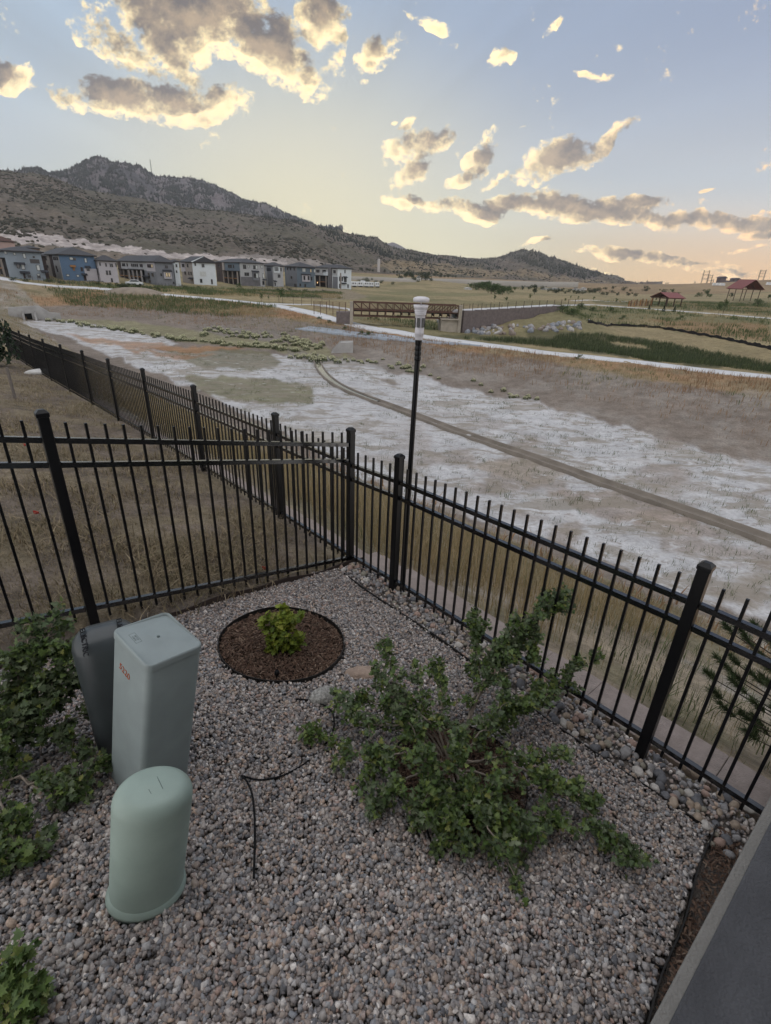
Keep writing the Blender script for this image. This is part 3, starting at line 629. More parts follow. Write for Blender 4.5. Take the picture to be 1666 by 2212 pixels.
# side fence: rails fall steeply with the bank
_dA = (PA - PC) / np.linalg.norm(PA - PC)
PL2 = PA + _dA * 2.5
fence_run('picket_fence', 'black picket fence between gravel bed and bare yard, crossing behind the utility boxes',
          [CORN, (PA[0], PA[1], .375, 1.555), (PL2[0], PL2[1], .90, 1.555)], (.115, 1.235, 1.40, .02, 1.52), 1.55)
# ------------------------------------------------------------------ edging, cobbles, wall
def strip_edge(name, pts, h, th, m, label, cat='edging', below=.12):
    pts = np.array(pts, float); b = MB(); n = len(pts); tg = np.gradient(pts[:, :2], axis=0); tg /= np.linalg.norm(tg, axis=1)[:, None]; nr = np.stack([-tg[:, 1], tg[:, 0]], -1) * th / 2
    hh = np.broadcast_to(np.array(h, float), (n,)); vs = []
    for i in range(n):
        for sg, zz in ((1, -below), (1, hh[i]), (-1, hh[i]), (-1, -below)): vs.append((pts[i, 0] + nr[i, 0] * sg, pts[i, 1] + nr[i, 1] * sg, pts[i, 2] + zz))
    fs = [(i * 4 + k, (i + 1) * 4 + k, (i + 1) * 4 + (k + 1) % 4, i * 4 + (k + 1) % 4) for i in range(n - 1) for k in range(4)]
    b.add(vs, fs, False); b.add(vs[:4], [(0, 1, 2, 3)]); b.add(vs[-4:], [(3, 2, 1, 0)])
    return tag(b.build(name, m), label, cat)
gzz = lambda x, y: garden_z(x, y)
e = []
for k, f in enumerate(np.linspace(-.06, 2.0, 46)):
    p = PC + _dA * 2.5 * f + LN * (.07 + .02 * math.sin(f * 9)); e.append((p[0], p[1], gzz(*p)))
hs_ = [.035 + .06 * min(1, max(0, f - .1)) + .012 * math.sin(f * 23) for f in np.linspace(-.06, 2.0, 46)]
strip_edge('landscape_edging', e, hs_, .008, M_STEEL, 'rusty brown steel edging along the foot of the side fence')
e = [(*P2(t, -.245 - .02 * math.sin(t * 3)), 0) for t in np.linspace(2.98, -.46, 40)]; e = [(x, y, gzz(x, y)) for x, y, _ in e]
strip_edge('landscape_edging', e, .022, .007, M_STEELB, 'thin dark edging between gravel and the cobbles')
e = [(*P2(-.485 + .115 * s + .008 * math.sin(s * 9), s), 0) for s in np.linspace(-.1, -2.4, 30)]; e = [(x, y, gzz(x, y)) for x, y, _ in e]
strip_edge('landscape_edging', e, .03, .007, M_STEELB, 'dark edging between gravel and the bark strip by the patio wall')

M_CAP = mat('pink_grey_block', (.27, .225, .205), rough=.9, var=.18, scale=14, bump=.5, bscale=90)
wl = empty('retaining_wall', (*P2(1.5, .42), -.2), 'pinkish grey block retaining wall cap running below the gravel bed fence', 'wall'); o = np.array(wl.location)
def cap_run(t0, t1, zoff, bl):
    m = MB(); t = t0
    while t < t1 - .02:
        e_ = min(t + bl, t1); q = P2((t + e_) / 2, .39); z = float(fence_z((t + e_) / 2)) - .02 + zoff
        m.box((q[0] - o[0], q[1] - o[1], z - .20 - o[2]), (e_ - t - .004, .34, .40), rz=math.atan2(FU[1], FU[0])); t = e_
    return m
cap_run(-3.6, 3.44, -.09, .46).build('capstone', M_CAP, wl, bevel=.006)
w2 = empty('retaining_wall', (*P2(8, .42), -.5), 'lower stretch of block retaining wall beside the bare yard fence', 'wall'); o = np.array(w2.location)
cap_run(3.5, 30, -.19, .46).build('capstone', M_CAP, w2, bevel=.006)

STONE = [(.085, .088, .098), (.17, .166, .171), (.262, .225, .20), (.335, .258, .208), (.13, .132, .142), (.37, .338, .312), (.22, .204, .2), (.08, .079, .084), (.25, .203, .178), (.185, .197, .217), (.52, .49, .465), (.155, .135, .127), (.2, .206, .218), (.298, .276, .268), (.285, .2, .17)]
STONE = [tuple(q * k for q, k in zip(c, (1.29, 1.25, 1.215))) for c in STONE]
M_STONE = mat_island('gravel_stone', STONE, rough=.8, bump=.1, bscale=120)
def ico(sub=0):
    import bmesh
    bm = bmesh.new(); bmesh.ops.create_icosphere(bm, subdivisions=sub + 1, radius=1); bm.verts.index_update()
    v = np.array([q.co[:] for q in bm.verts]); f = np.array([[w.index for w in p.verts] for p in bm.faces]); bm.free(); return v, f
I0v, I0f = ico(0); _B8 = np.array([(x, y, z) for z in (-1, 1) for y in (-1, 1) for x in (-1, 1)], float) * .82
CHv = np.concatenate([_B8, [(0, 0, 1.12), (0, 0, -1.12)]]); CHf = np.array([(0, 1, 5), (0, 5, 4), (1, 3, 7), (1, 7, 5), (3, 2, 6), (3, 6, 7), (2, 0, 4), (2, 4, 6), (4, 5, 8), (5, 7, 8), (7, 6, 8), (6, 4, 8), (1, 0, 9), (3, 1, 9), (2, 3, 9), (0, 2, 9)])
I1v, I1f = ico(1); I2v, I2f = ico(2)
def rand_rot(n):
    q = rng.normal(size=(n, 4)); q /= np.linalg.norm(q, axis=1)[:, None]; w, x, y, z = q.T
    return np.stack([np.stack([1 - 2 * (y * y + z * z), 2 * (x * y - w * z), 2 * (x * z + w * y)], -1), np.stack([2 * (x * y + w * z), 1 - 2 * (x * x + z * z), 2 * (y * z - w * x)], -1), np.stack([2 * (x * z - w * y), 2 * (y * z + w * x), 1 - 2 * (x * x + y * y)], -1)], -2)
def stones(P, size, base=None, jit=.3, flat=.62, tilt=None):
    bv, bf = base or (I0v, I0f); n = len(P)
    v = bv[None] * (1 + rng.uniform(-jit, jit, (n, len(bv), 1)))
    v = v * (np.stack([rng.uniform(.85, 1.35, n), rng.uniform(.7, 1.05, n), rng.uniform(flat * .7, flat * 1.3, n)], -1))[:, None, :]
    v = np.einsum('nij,nkj->nki', rand_rot(n), v) * (np.asarray(size) / 2)[:, None, None] + P[:, None, :]
    f = bf[None] + (np.arange(n) * len(bv))[:, None, None]
    return v.reshape(-1, 3), f.reshape(-1, 3)
# gravel bed
N = 300000
cand = np.stack([rng.uniform(-3.6, 2.1, N), rng.uniform(.35, 4.8, N)], -1)
t_, s_ = st_of(cand[:, 0], cand[:, 1]); l_ = (cand[:, 0] - PC[0]) * LN[0] + (cand[:, 1] - PC[1]) * LN[1]
ok = (s_ < -.235) & (l_ > .06) & (t_ > -.47 + .115 * s_) & (l_ < 4.8)
RING_C = np.array([-.775, 3.215]); RING_R = .485
MUL_C = np.array([.50, 2.11])
ok &= np.hypot(cand[:, 0] - RING_C[0], cand[:, 1] - RING_C[1]) > RING_R + .005
_mr = np.hypot((cand[:, 0] - MUL_C[0]), (cand[:, 1] - MUL_C[1])); ok &= _mr > .38
px_, py_, dd_ = proj(np.stack([cand[:, 0], cand[:, 1], garden_z(cand[:, 0], cand[:, 1])], -1)); ok &= (px_ > -120) & (px_ < 1720) & (py_ < 2400)
cand = cand[ok]; d_ = np.hypot(cand[:, 0], cand[:, 1])
keep = rng.random(len(cand)) < np.where(d_ > 2.8, 1.0, .8); cand = cand[keep][:125000]
d_ = np.hypot(cand[:, 0], cand[:, 1])
sz = rng.uniform(.015, .031, len(cand)) * np.interp(d_, [1, 2.4, 4.5], [.98, .86, .72]) * np.where(rng.random(len(cand)) < .08, 1.4, 1)
zz = garden_z(cand[:, 0], cand[:, 1]) + rng.uniform(-.012, .012, len(cand)) + (fbm2(cand[:, 0], cand[:, 1], 2.2, 91, 3) - .5) * .05
hf = rng.random(len(cand)) < .68; PQ = np.column_stack([cand, zz])
V, F = stones(PQ[hf], sz[hf] * .93, (CHv, CHf), jit=.34, flat=.66); V2, F2 = stones(PQ[~hf], sz[~hf], jit=.3); F = np.concatenate([F, F2 + len(V)]); V = np.concatenate([V, V2])
gr = link('gravel', np_mesh('gravel', V, F), M_STONE); tag(gr, 'mixed grey, tan and pink crushed gravel covering the bed', 'gravel', kind='stuff')
# cobbles along the fence: one by one
cob_meshes = []
for k in range(8):
    v, f = stones(np.zeros((1, 3)), [2.0], (I2v, I2f), jit=.0, flat=.72); n3 = np.array([mnoise.noise(Vector(q * 1.1) + Vector((k * 5, 0, 0))) for q in v]); v = v * (1 + .22 * n3[:, None])
    cob_meshes.append(np_mesh('cobble', v, f, True))
M_COB = [mat('cobble_' + nme, c, rough=.65, var=.2, scale=1.2, bump=.15, bscale=14) for nme, c in (('grey', (.25, .24, .24)), ('tan', (.34, .27, .21)), ('pink', (.33, .23, .19)), ('dark', (.13, .13, .14)), ('pale', (.45, .42, .39)), ('olive', (.24, .22, .18)))]
for i, me in enumerate(cob_meshes): me.materials.append(M_COB[i % 6])
n_c = 0; placed = []
tries = 0
while n_c < 292 and tries < 16000:
    tries += 1
    tt = random.uniform(-.62, 3.12); wid = .23 if tt > .4 else .23 + .12 * (.4 - tt)
    ss = random.uniform(-.225 if tt > -.5 else -.42, .17)
    p = P2(tt, ss); r_ = random.uniform(.018, .033) * (1.25 if random.random() < .15 else 1)
    if any((p[0] - a) ** 2 + (p[1] - b) ** 2 < (.66 * (r_ + c)) ** 2 for a, b, c in placed): continue
    placed.append((p[0], p[1], r_))
    ob = bpy.data.objects.new('cobble', cob_meshes[random.randrange(8)]); COL.objects.link(ob)
    zg = gzz(*p) if ss < .1 else fence_z(tt) - .05
    ob.location = (p[0], p[1], zg + r_ * .35); ob.scale = (r_, r_, r_); ob.rotation_euler = (random.uniform(-.4, .4), random.uniform(-.4, .4), random.uniform(0, 6.28))
    tag(ob, 'smooth rounded river cobble in the strip between thin edging and pond side fence', 'cobble', 'river cobbles along the fence'); n_c += 1
n = 2600; t_ = rng.uniform(-.66, 3.14, n); s_ = rng.uniform(-.235, .13, n); q = FR[None] + FU[None] * t_[:, None] + FN[None] * s_[:, None]
V, F = stones(np.column_stack([q, garden_z(q[:, 0], q[:, 1]) * (s_ < .1) + (fence_z(t_) - .08) * (s_ >= .1) + rng.uniform(-.004, .008, n)]), rng.uniform(.014, .034, n), (I1v, I1f), jit=.07, flat=.7)
tag(link('pebbles', np_mesh('pebbles', V, F, True), M_STONE), 'small rounded pebbles between the river cobbles', 'pebbles', kind='stuff')
def boulder(px, py, size, label, m, seed, rz, flat):
    v = I2v.copy(); n3 = np.array([mnoise.fractal(Vector(q * 1.0) + Vector((seed * 7.1, 0, 0)), .8, 2.0, 4) for q in v]); v = v * (1 + .22 * n3[:, None]) * np.array(size) / 2
    p = hit(px, py); c, s = math.cos(rz), math.sin(rz); v = np.stack([v[:, 0] * c - v[:, 1] * s, v[:, 0] * s + v[:, 1] * c, v[:, 2]], -1)
    o = link('boulder', np_mesh('boulder', v, I2f, True), m, loc=(p[0], p[1], p[2] + size[2] * .3)); tag(o, label, 'boulder'); return o
M_GRAN = mat('speckled_granite', (.30, .29, .27), rough=.85, var=.55, scale=60, bump=.5, bscale=80, detail=3)
M_TANR = mat('tan_rock', (.33, .25, .20), rough=.85, var=.3, scale=9, bump=.6, bscale=30)
boulder(700, 1515, (.21, .15, .14), 'speckled grey granite boulder beside the mulch ring', M_GRAN, 1, .7, .7)
boulder(782, 1462, (.26, .13, .10), 'tan pinkish boulder behind the sprawling shrub', M_TANR, 2, .1, .6)

# ------------------------------------------------------------------ mulch ring with its young shrub
M_MUL = mat_island('shredded_bark', [(.075, .045, .032), (.11, .065, .045), (.05, .03, .024), (.15, .095, .066), (.09, .05, .035), (.21, .15, .11), (.06, .036, .026)], rough=.95)
def mulch(name, c, rad, n, label, dome=.05, shape=None, big=1.0):
    a = rng.uniform(0, 2 * np.pi, n); r = rad * np.sqrt(rng.random(n)); x = c[0] + r * np.cos(a); y = c[1] + r * np.sin(a)
    if shape is not None: x, y = shape(n)
    L = rng.uniform(.012, .045, n) * big; W = rng.uniform(.003, .009, n) * big
    z = garden_z(x, y) + .012 + dome * (1 - (np.hypot(x - c[0], y - c[1]) / rad) ** 2).clip(0) * .6 + (fbm2(x, y, 14, 33, 3) - .5) * .035 + rng.uniform(-.008, .012, n)
    th = rng.uniform(0, 2 * np.pi, n); el = rng.normal(0, .35, n); d = np.stack([np.cos(th) * np.cos(el), np.sin(th) * np.cos(el), np.sin(el)], -1)
    sd_ = np.cross(d, rng.normal(size=(n, 3)) * .4 + np.array([0, 0, 1.])); sd_ /= np.linalg.norm(sd_, axis=1)[:, None]; up_ = np.cross(sd_, d)
    p = np.stack([x, y, z], -1); cs = []
    bend = rng.uniform(-.3, .3, n)[:, None] * L[:, None]
    for u_, v_ in ((-.5, -.5), (0, -.6), (.5, -.4), (.5, .4), (0, .6), (-.5, .5)): cs.append(p + d * L[:, None] * u_ + sd_ * W[:, None] * v_ + up_ * bend * (1 - abs(u_) * 2))
    V = np.stack(cs, 1).reshape(-1, 3); b = np.arange(n)[:, None] * 6; F = np.concatenate([b + np.array([0, 1, 4, 5]), b + np.array([1, 2, 3, 4])])
    o = link(name, np_mesh(name, V, F), M_MUL); tag(o, label, 'mulch', kind='stuff'); return o
M_BARKBASE = mat('dark_bark_soil', (.04, .026, .02), rough=1, var=.4, scale=30, bump=.8, bscale=60)
def disc(name, c, rad, z0, dome, m, label):
    b = MB(); n = 40; rings = [0, .35, .7, 1]
    vs = []; 
    for k in rings[1:]:
        for i in range(n):
            a = 2 * math.pi * i / n; x, y = c[0] + rad * k * math.cos(a), c[1] + rad * k * math.sin(a); vs.append((x, y, garden_z(x, y) + z0 + dome * (1 - k * k)))
    vs.append((c[0], c[1], garden_z(*c) + z0 + dome))
    fs = [(j * n + i, j * n + (i + 1) % n, (j + 1) * n + (i + 1) % n, (j + 1) * n + i) for j in range(2) for i in range(n)]; fs = [f[::-1] for f in fs] + [(len(vs) - 1, i, (i + 1) % n) for i in range(n)]
    b.add(vs, fs, True); return tag(b.build(name, m), label, 'soil', kind='structure')
disc('soil', RING_C, RING_R - .004, .0, .03, M_BARKBASE, None)
mulch('bark_mulch', RING_C, RING_R - .015, 9000, 'brown shredded bark mulch filling the steel ring', .05)
pts = [(RING_C[0] + RING_R * math.cos(a), RING_C[1] + RING_R * math.sin(a)) for a in np.linspace(0.2, 2 * math.pi + .32, 97)]
strip_edge('ring_edging', [(x, y, gzz(x, y)) for x, y in pts], [.043 + .004 * math.sin(i * .3) for i in range(97)], .005, M_STEELB, 'round black steel edging ring holding brown mulch')
disc('soil', MUL_C, .41, -.012, .03, M_BARKBASE, None)
mulch('bark_mulch', MUL_C, .40, 4200, 'dark bark mulch under the sprawling shrub', .04)
pts = [(MUL_C[0] + .405 * math.cos(a), MUL_C[1] + .405 * math.sin(a)) for a in np.linspace(0, 2 * math.pi, 81)]
strip_edge('ring_edging', [(x, y, gzz(x, y)) for x, y in pts], .03, .005, M_STEELB, 'black edging ring half hidden under the sprawling shrub')
def strip_shape(n):
    s = rng.uniform(-2.5, -.15, n); t = rng.uniform(-.95, -.5 + .115 * s, n); p = FR[None] + FU[None] * t[:, None] + FN[None] * s[:, None]; return p[:, 0], p[:, 1]
M_LITTER = None
mulch('bark_litter', P2(-.6, -1.0), 1.0, 5200, 'coarse brown bark chips in the narrow strip beside the patio wall', 0.0, strip_shape, 1.0)

# leaves ------------------------------------------------------------------
_la = np.array([(0, 0), (.10, .12), (.42, .10), (.34, .26), (.55, .42), (.30, .46), (.22, .58), (.30, .80), (.12, .74), (0, 1.0)])
LEAF = np.concatenate([_la, (_la[1:-1] * [-1, 1])[::-1]])           # three-lobed outline, base at 0,0, tip at 0,1
def leaves(P, dirs, size, name, m, parent=None, droop=.25, outline=LEAF, cup=.25):
    n = len(P); k = len(outline); d = dirs / (np.linalg.norm(dirs, axis=1)[:, None] + 1e-9)
    r = rng.normal(size=(n, 3)); up = np.array([0, 0, 1.])[None] + r * .55; s = np.cross(d, up); s /= np.linalg.norm(s, axis=1)[:, None] + 1e-9; u = np.cross(s, d)
    ox = outline[:, 0]; oy = outline[:, 1]
    V = P[:, None, :] + size[:, None, None] * (s[:, None, :] * ox[None, :, None] * .95 + d[:, None, :] * oy[None, :, None] + u[:, None, :] * (np.abs(ox) * cup - oy * oy * droop)[None, :, None])
    cen = P + size[:, None] * (d * .45 - u * droop * .2)
    V = np.concatenate([V, cen[:, None, :]], 1); kk = k + 1; b = (np.arange(n) * kk)[:, None, None]
    tri = np.array([(k, i, (i + 1) % k) for i in range(k)])[None]
    F = (b + tri).reshape(-1, 3)
    return link(name, np_mesh(name, V.reshape(-1, 3), F, True), m, parent)
G_DARK = [(.06, .10, .028), (.09, .145, .038), (.125, .18, .048), (.07, .115, .035), (.165, .21, .05), (.10, .155, .055), (.14, .195, .075), (.21, .215, .055)]
M_LEAF = mat_island('currant_leaf', G_DARK, rough=.5, trans=.25, bscale=60, spec=.35)
M_LEAFG = mat_island('grey_green_leaf', [(.10, .135, .07), (.07, .105, .045), (.135, .165, .09), (.055, .085, .04), (.17, .195, .115), (.08, .115, .055)], rough=.6, trans=.2, bscale=60)
M_LEAFY = mat_island('lime_leaf', [(.19, .24, .03), (.25, .29, .045), (.14, .20, .03), (.29, .29, .05), (.11, .17, .03), (.22, .27, .045)], rough=.5, trans=.3, bscale=60)
M_TWIG = mat('grey_brown_twig', (.23, .195, .16), rough=.9, var=.25, scale=30)
def bez(p0, p1, p2, n=9):
    t = np.linspace(0, 1, n)[:, None]; return (1 - t) ** 2 * p0 + 2 * t * (1 - t) * p1 + t * t * p2
def tip_point(px, py, h):
    w = ray(px, py); d = np.exp(np.linspace(math.log(.4), math.log(9), 700)); z = CAM_Z + w[2] * d; g = garden_z(w[0] * d, w[1] * d) + h
    i = int(np.argmax(z < g)); return np.array([w[0] * d[i], w[1] * d[i], z[i]])
def shrub(name, root_xyz, arms, label, cat, m_leaf, leaf=.034, dens=200, start=.25, m_leaf2=None, group=None):
    """arms: list of (points [(x, y, h above ground)...], spread radius, leaf factor)"""
    rt = empty(name, tuple(root_xyz), label, cat, group); o = np.array(root_xyz); st = MB(); LP, LD = [], []
    for pts, spread, fac in arms:
        ctrl = [o] + [tip_point(*q) for q in pts]; ctrl = np.array(ctrl)
        if len(ctrl) == 2: mid = (ctrl[0] + ctrl[1]) / 2 + np.array([0, 0, .08]); path = bez(ctrl[0], mid, ctrl[1])
        else:
            tt = np.linspace(0, len(ctrl) - 1, 16); path = np.stack([np.interp(tt, np.arange(len(ctrl)), ctrl[:, k]) for k in range(3)], -1)
            for _ in range(2): path[1:-1] = (path[:-2] + path[1:-1] * 2 + path[2:]) / 4
        path[1:-1] += rng.normal(0, .008, path[1:-1].shape)
        L = np.linalg.norm(np.diff(path, axis=0), axis=1).sum()
        st.tube(path - o, np.linspace(.009, .0025, len(path)), 5)
        # side twigs
        nt = int(max(3, L * 18))
        for w_i in range(nt):
            f = start + (1 - start) * (w_i + random.random()) / nt; i = min(int(f * (len(path) - 1)), len(path) - 2); a = path[i] + (path[i + 1] - path[i]) * (f * (len(path) - 1) - i)
            dirv = (path[i + 1] - path[i]); dirv /= np.linalg.norm(dirv); v = dirv * random.uniform(.2, 1.1) + rng.normal(0, .8, 3) + np.array([0, 0, .45]); v /= np.linalg.norm(v)
            ln = spread * random.uniform(.5, 1.25); b = a + v * ln; zmin = garden_z(b[0], b[1]) + .02; b[2] = max(b[2], zmin)
            st.tube(np.array([a, (a + b) / 2 + (0, 0, .01), b]) - o, [.003, .002, .001], 4, cap=False)
            k = int(dens * ln * fac) + 3; q = rng.random(k) ** .7
            LP.append(a + (b - a) * q[:, None] + rng.normal(0, .017, (k, 3))); LD.append(v + rng.normal(0, .8, (k, 3)) + np.array([0, 0, .25]))
    st.build('branches', M_TWIG, rt)
    P = np.concatenate(LP) ; D = np.concatenate(LD); P[:, 2] = np.maximum(P[:, 2], garden_z(P[:, 0], P[:, 1]) + .012)
    sz = rng.uniform(.55, 1.25, len(P)) * leaf
    if m_leaf2 is not None:
        w = rng.random(len(P)) < .3 + .35 * (fbm2(P[:, 0], P[:, 1], 9, 4, 2) > .52)
        leaves((P - o)[~w], D[~w], sz[~w], 'foliage', m_leaf, rt); leaves((P - o)[w], D[w], sz[w], 'foliage', m_leaf2, rt)
    else: leaves(P - o, D, sz, 'foliage', m_leaf, rt)
    return rt
cq = lambda x, y, h: (623.6 + .4557 * x, 1247 + .4557 * y, h)       # measured on an enlargement of that part of the picture
ARMS = [([cq(890, 560, .25), cq(1000, 330, .55), cq(1200, 130, .72), cq(1290, 95, .78)], .15, 1.8), ([cq(890, 560, .25), cq(900, 300, .5), cq(905, 200, .58)], .10, 1.6), ([cq(900, 560, .25), cq(1010, 420, .45), cq(1120, 300, .55), cq(1160, 330, .5)], .14, 1.7),
 ([cq(930, 740, .16), cq(1050, 640, .28), cq(1230, 520, .36), cq(1470, 395, .42)], .115, 1.6), ([cq(930, 740, .16), cq(1100, 640, .25), cq(1280, 560, .3)], .1, 1.0), ([cq(560, 640, .25), cq(490, 440, .38), cq(430, 300, .46)], .06, 1.2), ([cq(600, 720, .2), cq(420, 600, .24), cq(250, 560, .2)], .11, 1.2),
 ([cq(640, 650, .25), cq(600, 420, .38)], .07, 1.0), ([cq(720, 600, .3), cq(720, 400, .4)], .075, 1.0), ([cq(500, 790, .18), cq(380, 850, .18), cq(230, 850, .1)], .08, 1.0),
 ([cq(560, 820, .2), cq(400, 900, .16), cq(370, 960, .1)], .08, 1.0), ([cq(560, 950, .16), cq(450, 1050, .12), cq(390, 1110, .08)], .085, 1.1), ([cq(660, 880, .3), cq(620, 820, .42)], .055, 1.2), ([cq(660, 960, .18), cq(640, 1080, .2)], .075, 1.1),
 ([cq(960, 860, .2), cq(1180, 930, .24), cq(1380, 1060, .16), cq(1520, 1210, .10), cq(1610, 1330, .08)], .095, 2.0), ([cq(950, 860, .2), cq(1150, 870, .24), cq(1290, 830, .28)], .09, 1.0), ([cq(840, 960, .2), cq(930, 1150, .2), cq(1060, 1390, .08)], .085, 1.5), ([cq(740, 1050, .18), cq(760, 1270, .07)], .075, 1.1),
 ([cq(900, 980, .2), cq(1010, 1100, .2), cq(1130, 1200, .14)], .12, 1.1), ([cq(820, 800, .35), cq(800, 740, .44)], .065, 1.1), ([cq(900, 760, .25), cq(1010, 610, .36)], .085, 1.0), ([cq(950, 950, .2), cq(1160, 960, .2), cq(1310, 1010, .16)], .11, 1.1), ([cq(860, 1020, .22), cq(960, 1010, .24)], .09, 1.0),
 ([cq(740, 1080, .2), cq(700, 1220, .08)], .09, 1.1), ([cq(800, 1080, .2), cq(850, 1270, .07)], .09, 1.1), ([cq(860, 1060, .2), cq(990, 1290, .07)], .09, 1.1), ([cq(660, 1020, .18), cq(600, 1150, .08)], .09, 1.1), ([cq(900, 1080, .2), cq(1120, 1280, .07)], .09, 1.0), ([cq(600, 760, .22), cq(540, 590, .28)], .09, 1.1), ([cq(800, 900, .34), cq(790, 820, .42)], .05, 1.2), ([cq(620, 700, .2), cq(350, 690, .2), cq(290, 640, .18)], .09, 1.0), ([cq(700, 700, .25), cq(470, 560, .3), cq(420, 480, .32)], .08, 1.0), ([cq(1000, 1060, .15), cq(1200, 1180, .12), cq(1290, 1130, .1)], .1, .9)]
_r = hit(*cq(770, 900, 0)[:2]); shrub('currant_shrub', _r, ARMS, 'sprawling green shrub with bare grey stems, widest plant on the gravel', 'shrub', M_LEAF, .033, 300, .32, M_LEAFG)
_r = hit(*cq(150, 790, 0)[:2]); shrub('currant_sprig', _r, [([cq(110, 740, .08), cq(60, 735, .06)], .06, 1.6), ([cq(180, 770, .07), cq(200, 800, .04)], .05, 1.2)], 'small leafy sprig lying on gravel beside the irrigation tube', 'plant', M_LEAF, .032, 260, .1)
# left shrub
lq = lambda x, y, h: (.4121 * x, 1301.5 + .4121 * y, h)
LARMS = [([lq(60, 560, .3), lq(180, 330, .5), lq(290, 90, .66)], .12, 1.2), ([lq(60, 560, .3), lq(120, 360, .5), lq(140, 180, .6)], .12, 1.2), ([lq(90, 560, .3), lq(300, 380, .45), lq(400, 250, .55)], .11, 1.2), ([lq(100, 600, .3), lq(330, 470, .36), lq(480, 390, .4)], .10, 1.2), ([lq(60, 560, .3), lq(240, 300, .52)], .14, 1.1), ([lq(100, 640, .2), lq(200, 520, .36), lq(330, 500, .36)], .13, 1.1),
 ([lq(160, 720, .16), lq(380, 620, .24), lq(520, 520, .26)], .05, .9), ([lq(120, 720, .16), lq(300, 700, .2), lq(470, 740, .12)], .07, .9), ([lq(20, 760, .2), lq(120, 640, .3)], .12, 1.0), ([lq(-20, 860, .12), lq(120, 820, .16)], .07, .8), ([lq(40, 920, .1), lq(260, 940, .1), lq(480, 900, .1), lq(600, 830, .12)], .06, 1.0), ([lq(200, 970, .1), lq(330, 1000, .1), lq(450, 980, .08)], .06, .8),
 ([lq(0, 1000, .1), lq(60, 1200, .1), lq(130, 1120, .14)], .045, .7), ([lq(0, 1100, .08), lq(120, 1330, .08), lq(240, 1260, .1)], .05, .7), ([lq(-20, 1150, .06), lq(20, 1330, .06), lq(40, 1390, .05)], .05, .7), ([lq(-40, 700, .3), lq(10, 520, .4)], .14, 1.1)]
_r = hit(-60, 1640); shrub('currant_shrub', _r, LARMS, 'leafy grey green shrub at the left beside the dark rounded box', 'shrub', M_LEAFG, .040, 250, .40, M_LEAF)
_r = hit(-80, 2190); shrub('currant_shrub', _r, [([lq(20, 1990, .14), lq(90, 1920, .16)], .07, 1.2), ([lq(20, 2080, .12), lq(110, 2050, .12)], .07, 1.0), ([lq(60, 2130, .1), lq(210, 2090, .08)], .06, .9), ([lq(40, 2160, .1), lq(160, 2180, .08)], .07, 1.0)], 'low dark leafy shrub cut off at the lower left corner', 'shrub', M_LEAF, .04, 260, .3)
_r = hit(604, 1412)
SY = [([(590, 1370, .2), (578, 1335, .3)], .07, 1.7), ([(612, 1360, .24), (615, 1322, .36)], .07, 1.7), ([(622, 1375, .2), (630, 1345, .28)], .07, 1.6), ([(604, 1385, .12), (604, 1372, .2)], .08, 1.6), ([(588, 1390, .1), (584, 1375, .18)], .06, 1.5), ([(620, 1400, .08), (622, 1392, .12)], .06, 1.5), ([(636, 1392, .1), (643, 1380, .14)], .035, 1.2)]
shrub('young_shrub', _r, SY, 'young lime green shrub with lobed leaves in the mulch ring', 'shrub', M_LEAFY, .056, 130, .25)
# emitter and drip tubes
M_TUBE = mat('black_poly_tube', (.010, .010, .011), rough=.7, var=.15, scale=10, spec=.12)
def drip(label, pts, r=.0055):
    P = np.array([hit(*q[:2]) + np.array([0, 0, .046 + (q[2] if len(q) > 2 else 0.0)]) for q in pts]); tt = np.linspace(0, len(P) - 1, len(P) * 6); path = np.stack([np.interp(tt, np.arange(len(P)), P[:, k]) for k in range(3)], -1)
    for _ in range(6): path[1:-1] = (path[:-2] + path[1:-1] * 2 + path[2:]) / 4
    m = MB(); m.tube(path, r, 6); return tag(m.build('drip_tube', M_TUBE), label, 'tube')
drip('black drip tube curving from the granite boulder around to the small sprig', [(565, 1540), (585, 1527), (625, 1522), (668, 1522), (705, 1535), (722, 1560, .03), (722, 1590), (700, 1625), (660, 1662), (610, 1690), (560, 1699), (525, 1688)])
drip('black drip tube running straight down the gravel from the curved one', [(523, 1688), (535, 1705, .03), (548, 1735, .03), (553, 1790, .02), (552, 1850), (550, 1910)])
drip('black drip tube loop near the bark strip and patio wall', [(1432, 2108), (1380, 2075), (1345, 2030), (1330, 2000), (1345, 1985), (1375, 2000), (1420, 2035), (1445, 2055)])
drip('short black drip tube under the lower edge of the sprawling shrub', [(905, 1760, .05), (915, 1790, .03), (925, 1820), (932, 1850)])
p = hit(600, 1476); em = empty('drip_emitter', tuple(p), 'black plastic drip emitter on a stake at the mulch ring edge', 'emitter')
m = MB(); m.tube([(0, 0, -.03), (0, 0, .085)], .009, 8); m.build('stake', M_TUBE, em); m = MB(); m.lathe([(.016, 0), (.018, .004), (.018, .022), (.012, .03)], (0, 0, .085), 12); m.build('emitter_head', M_TUBE, em)

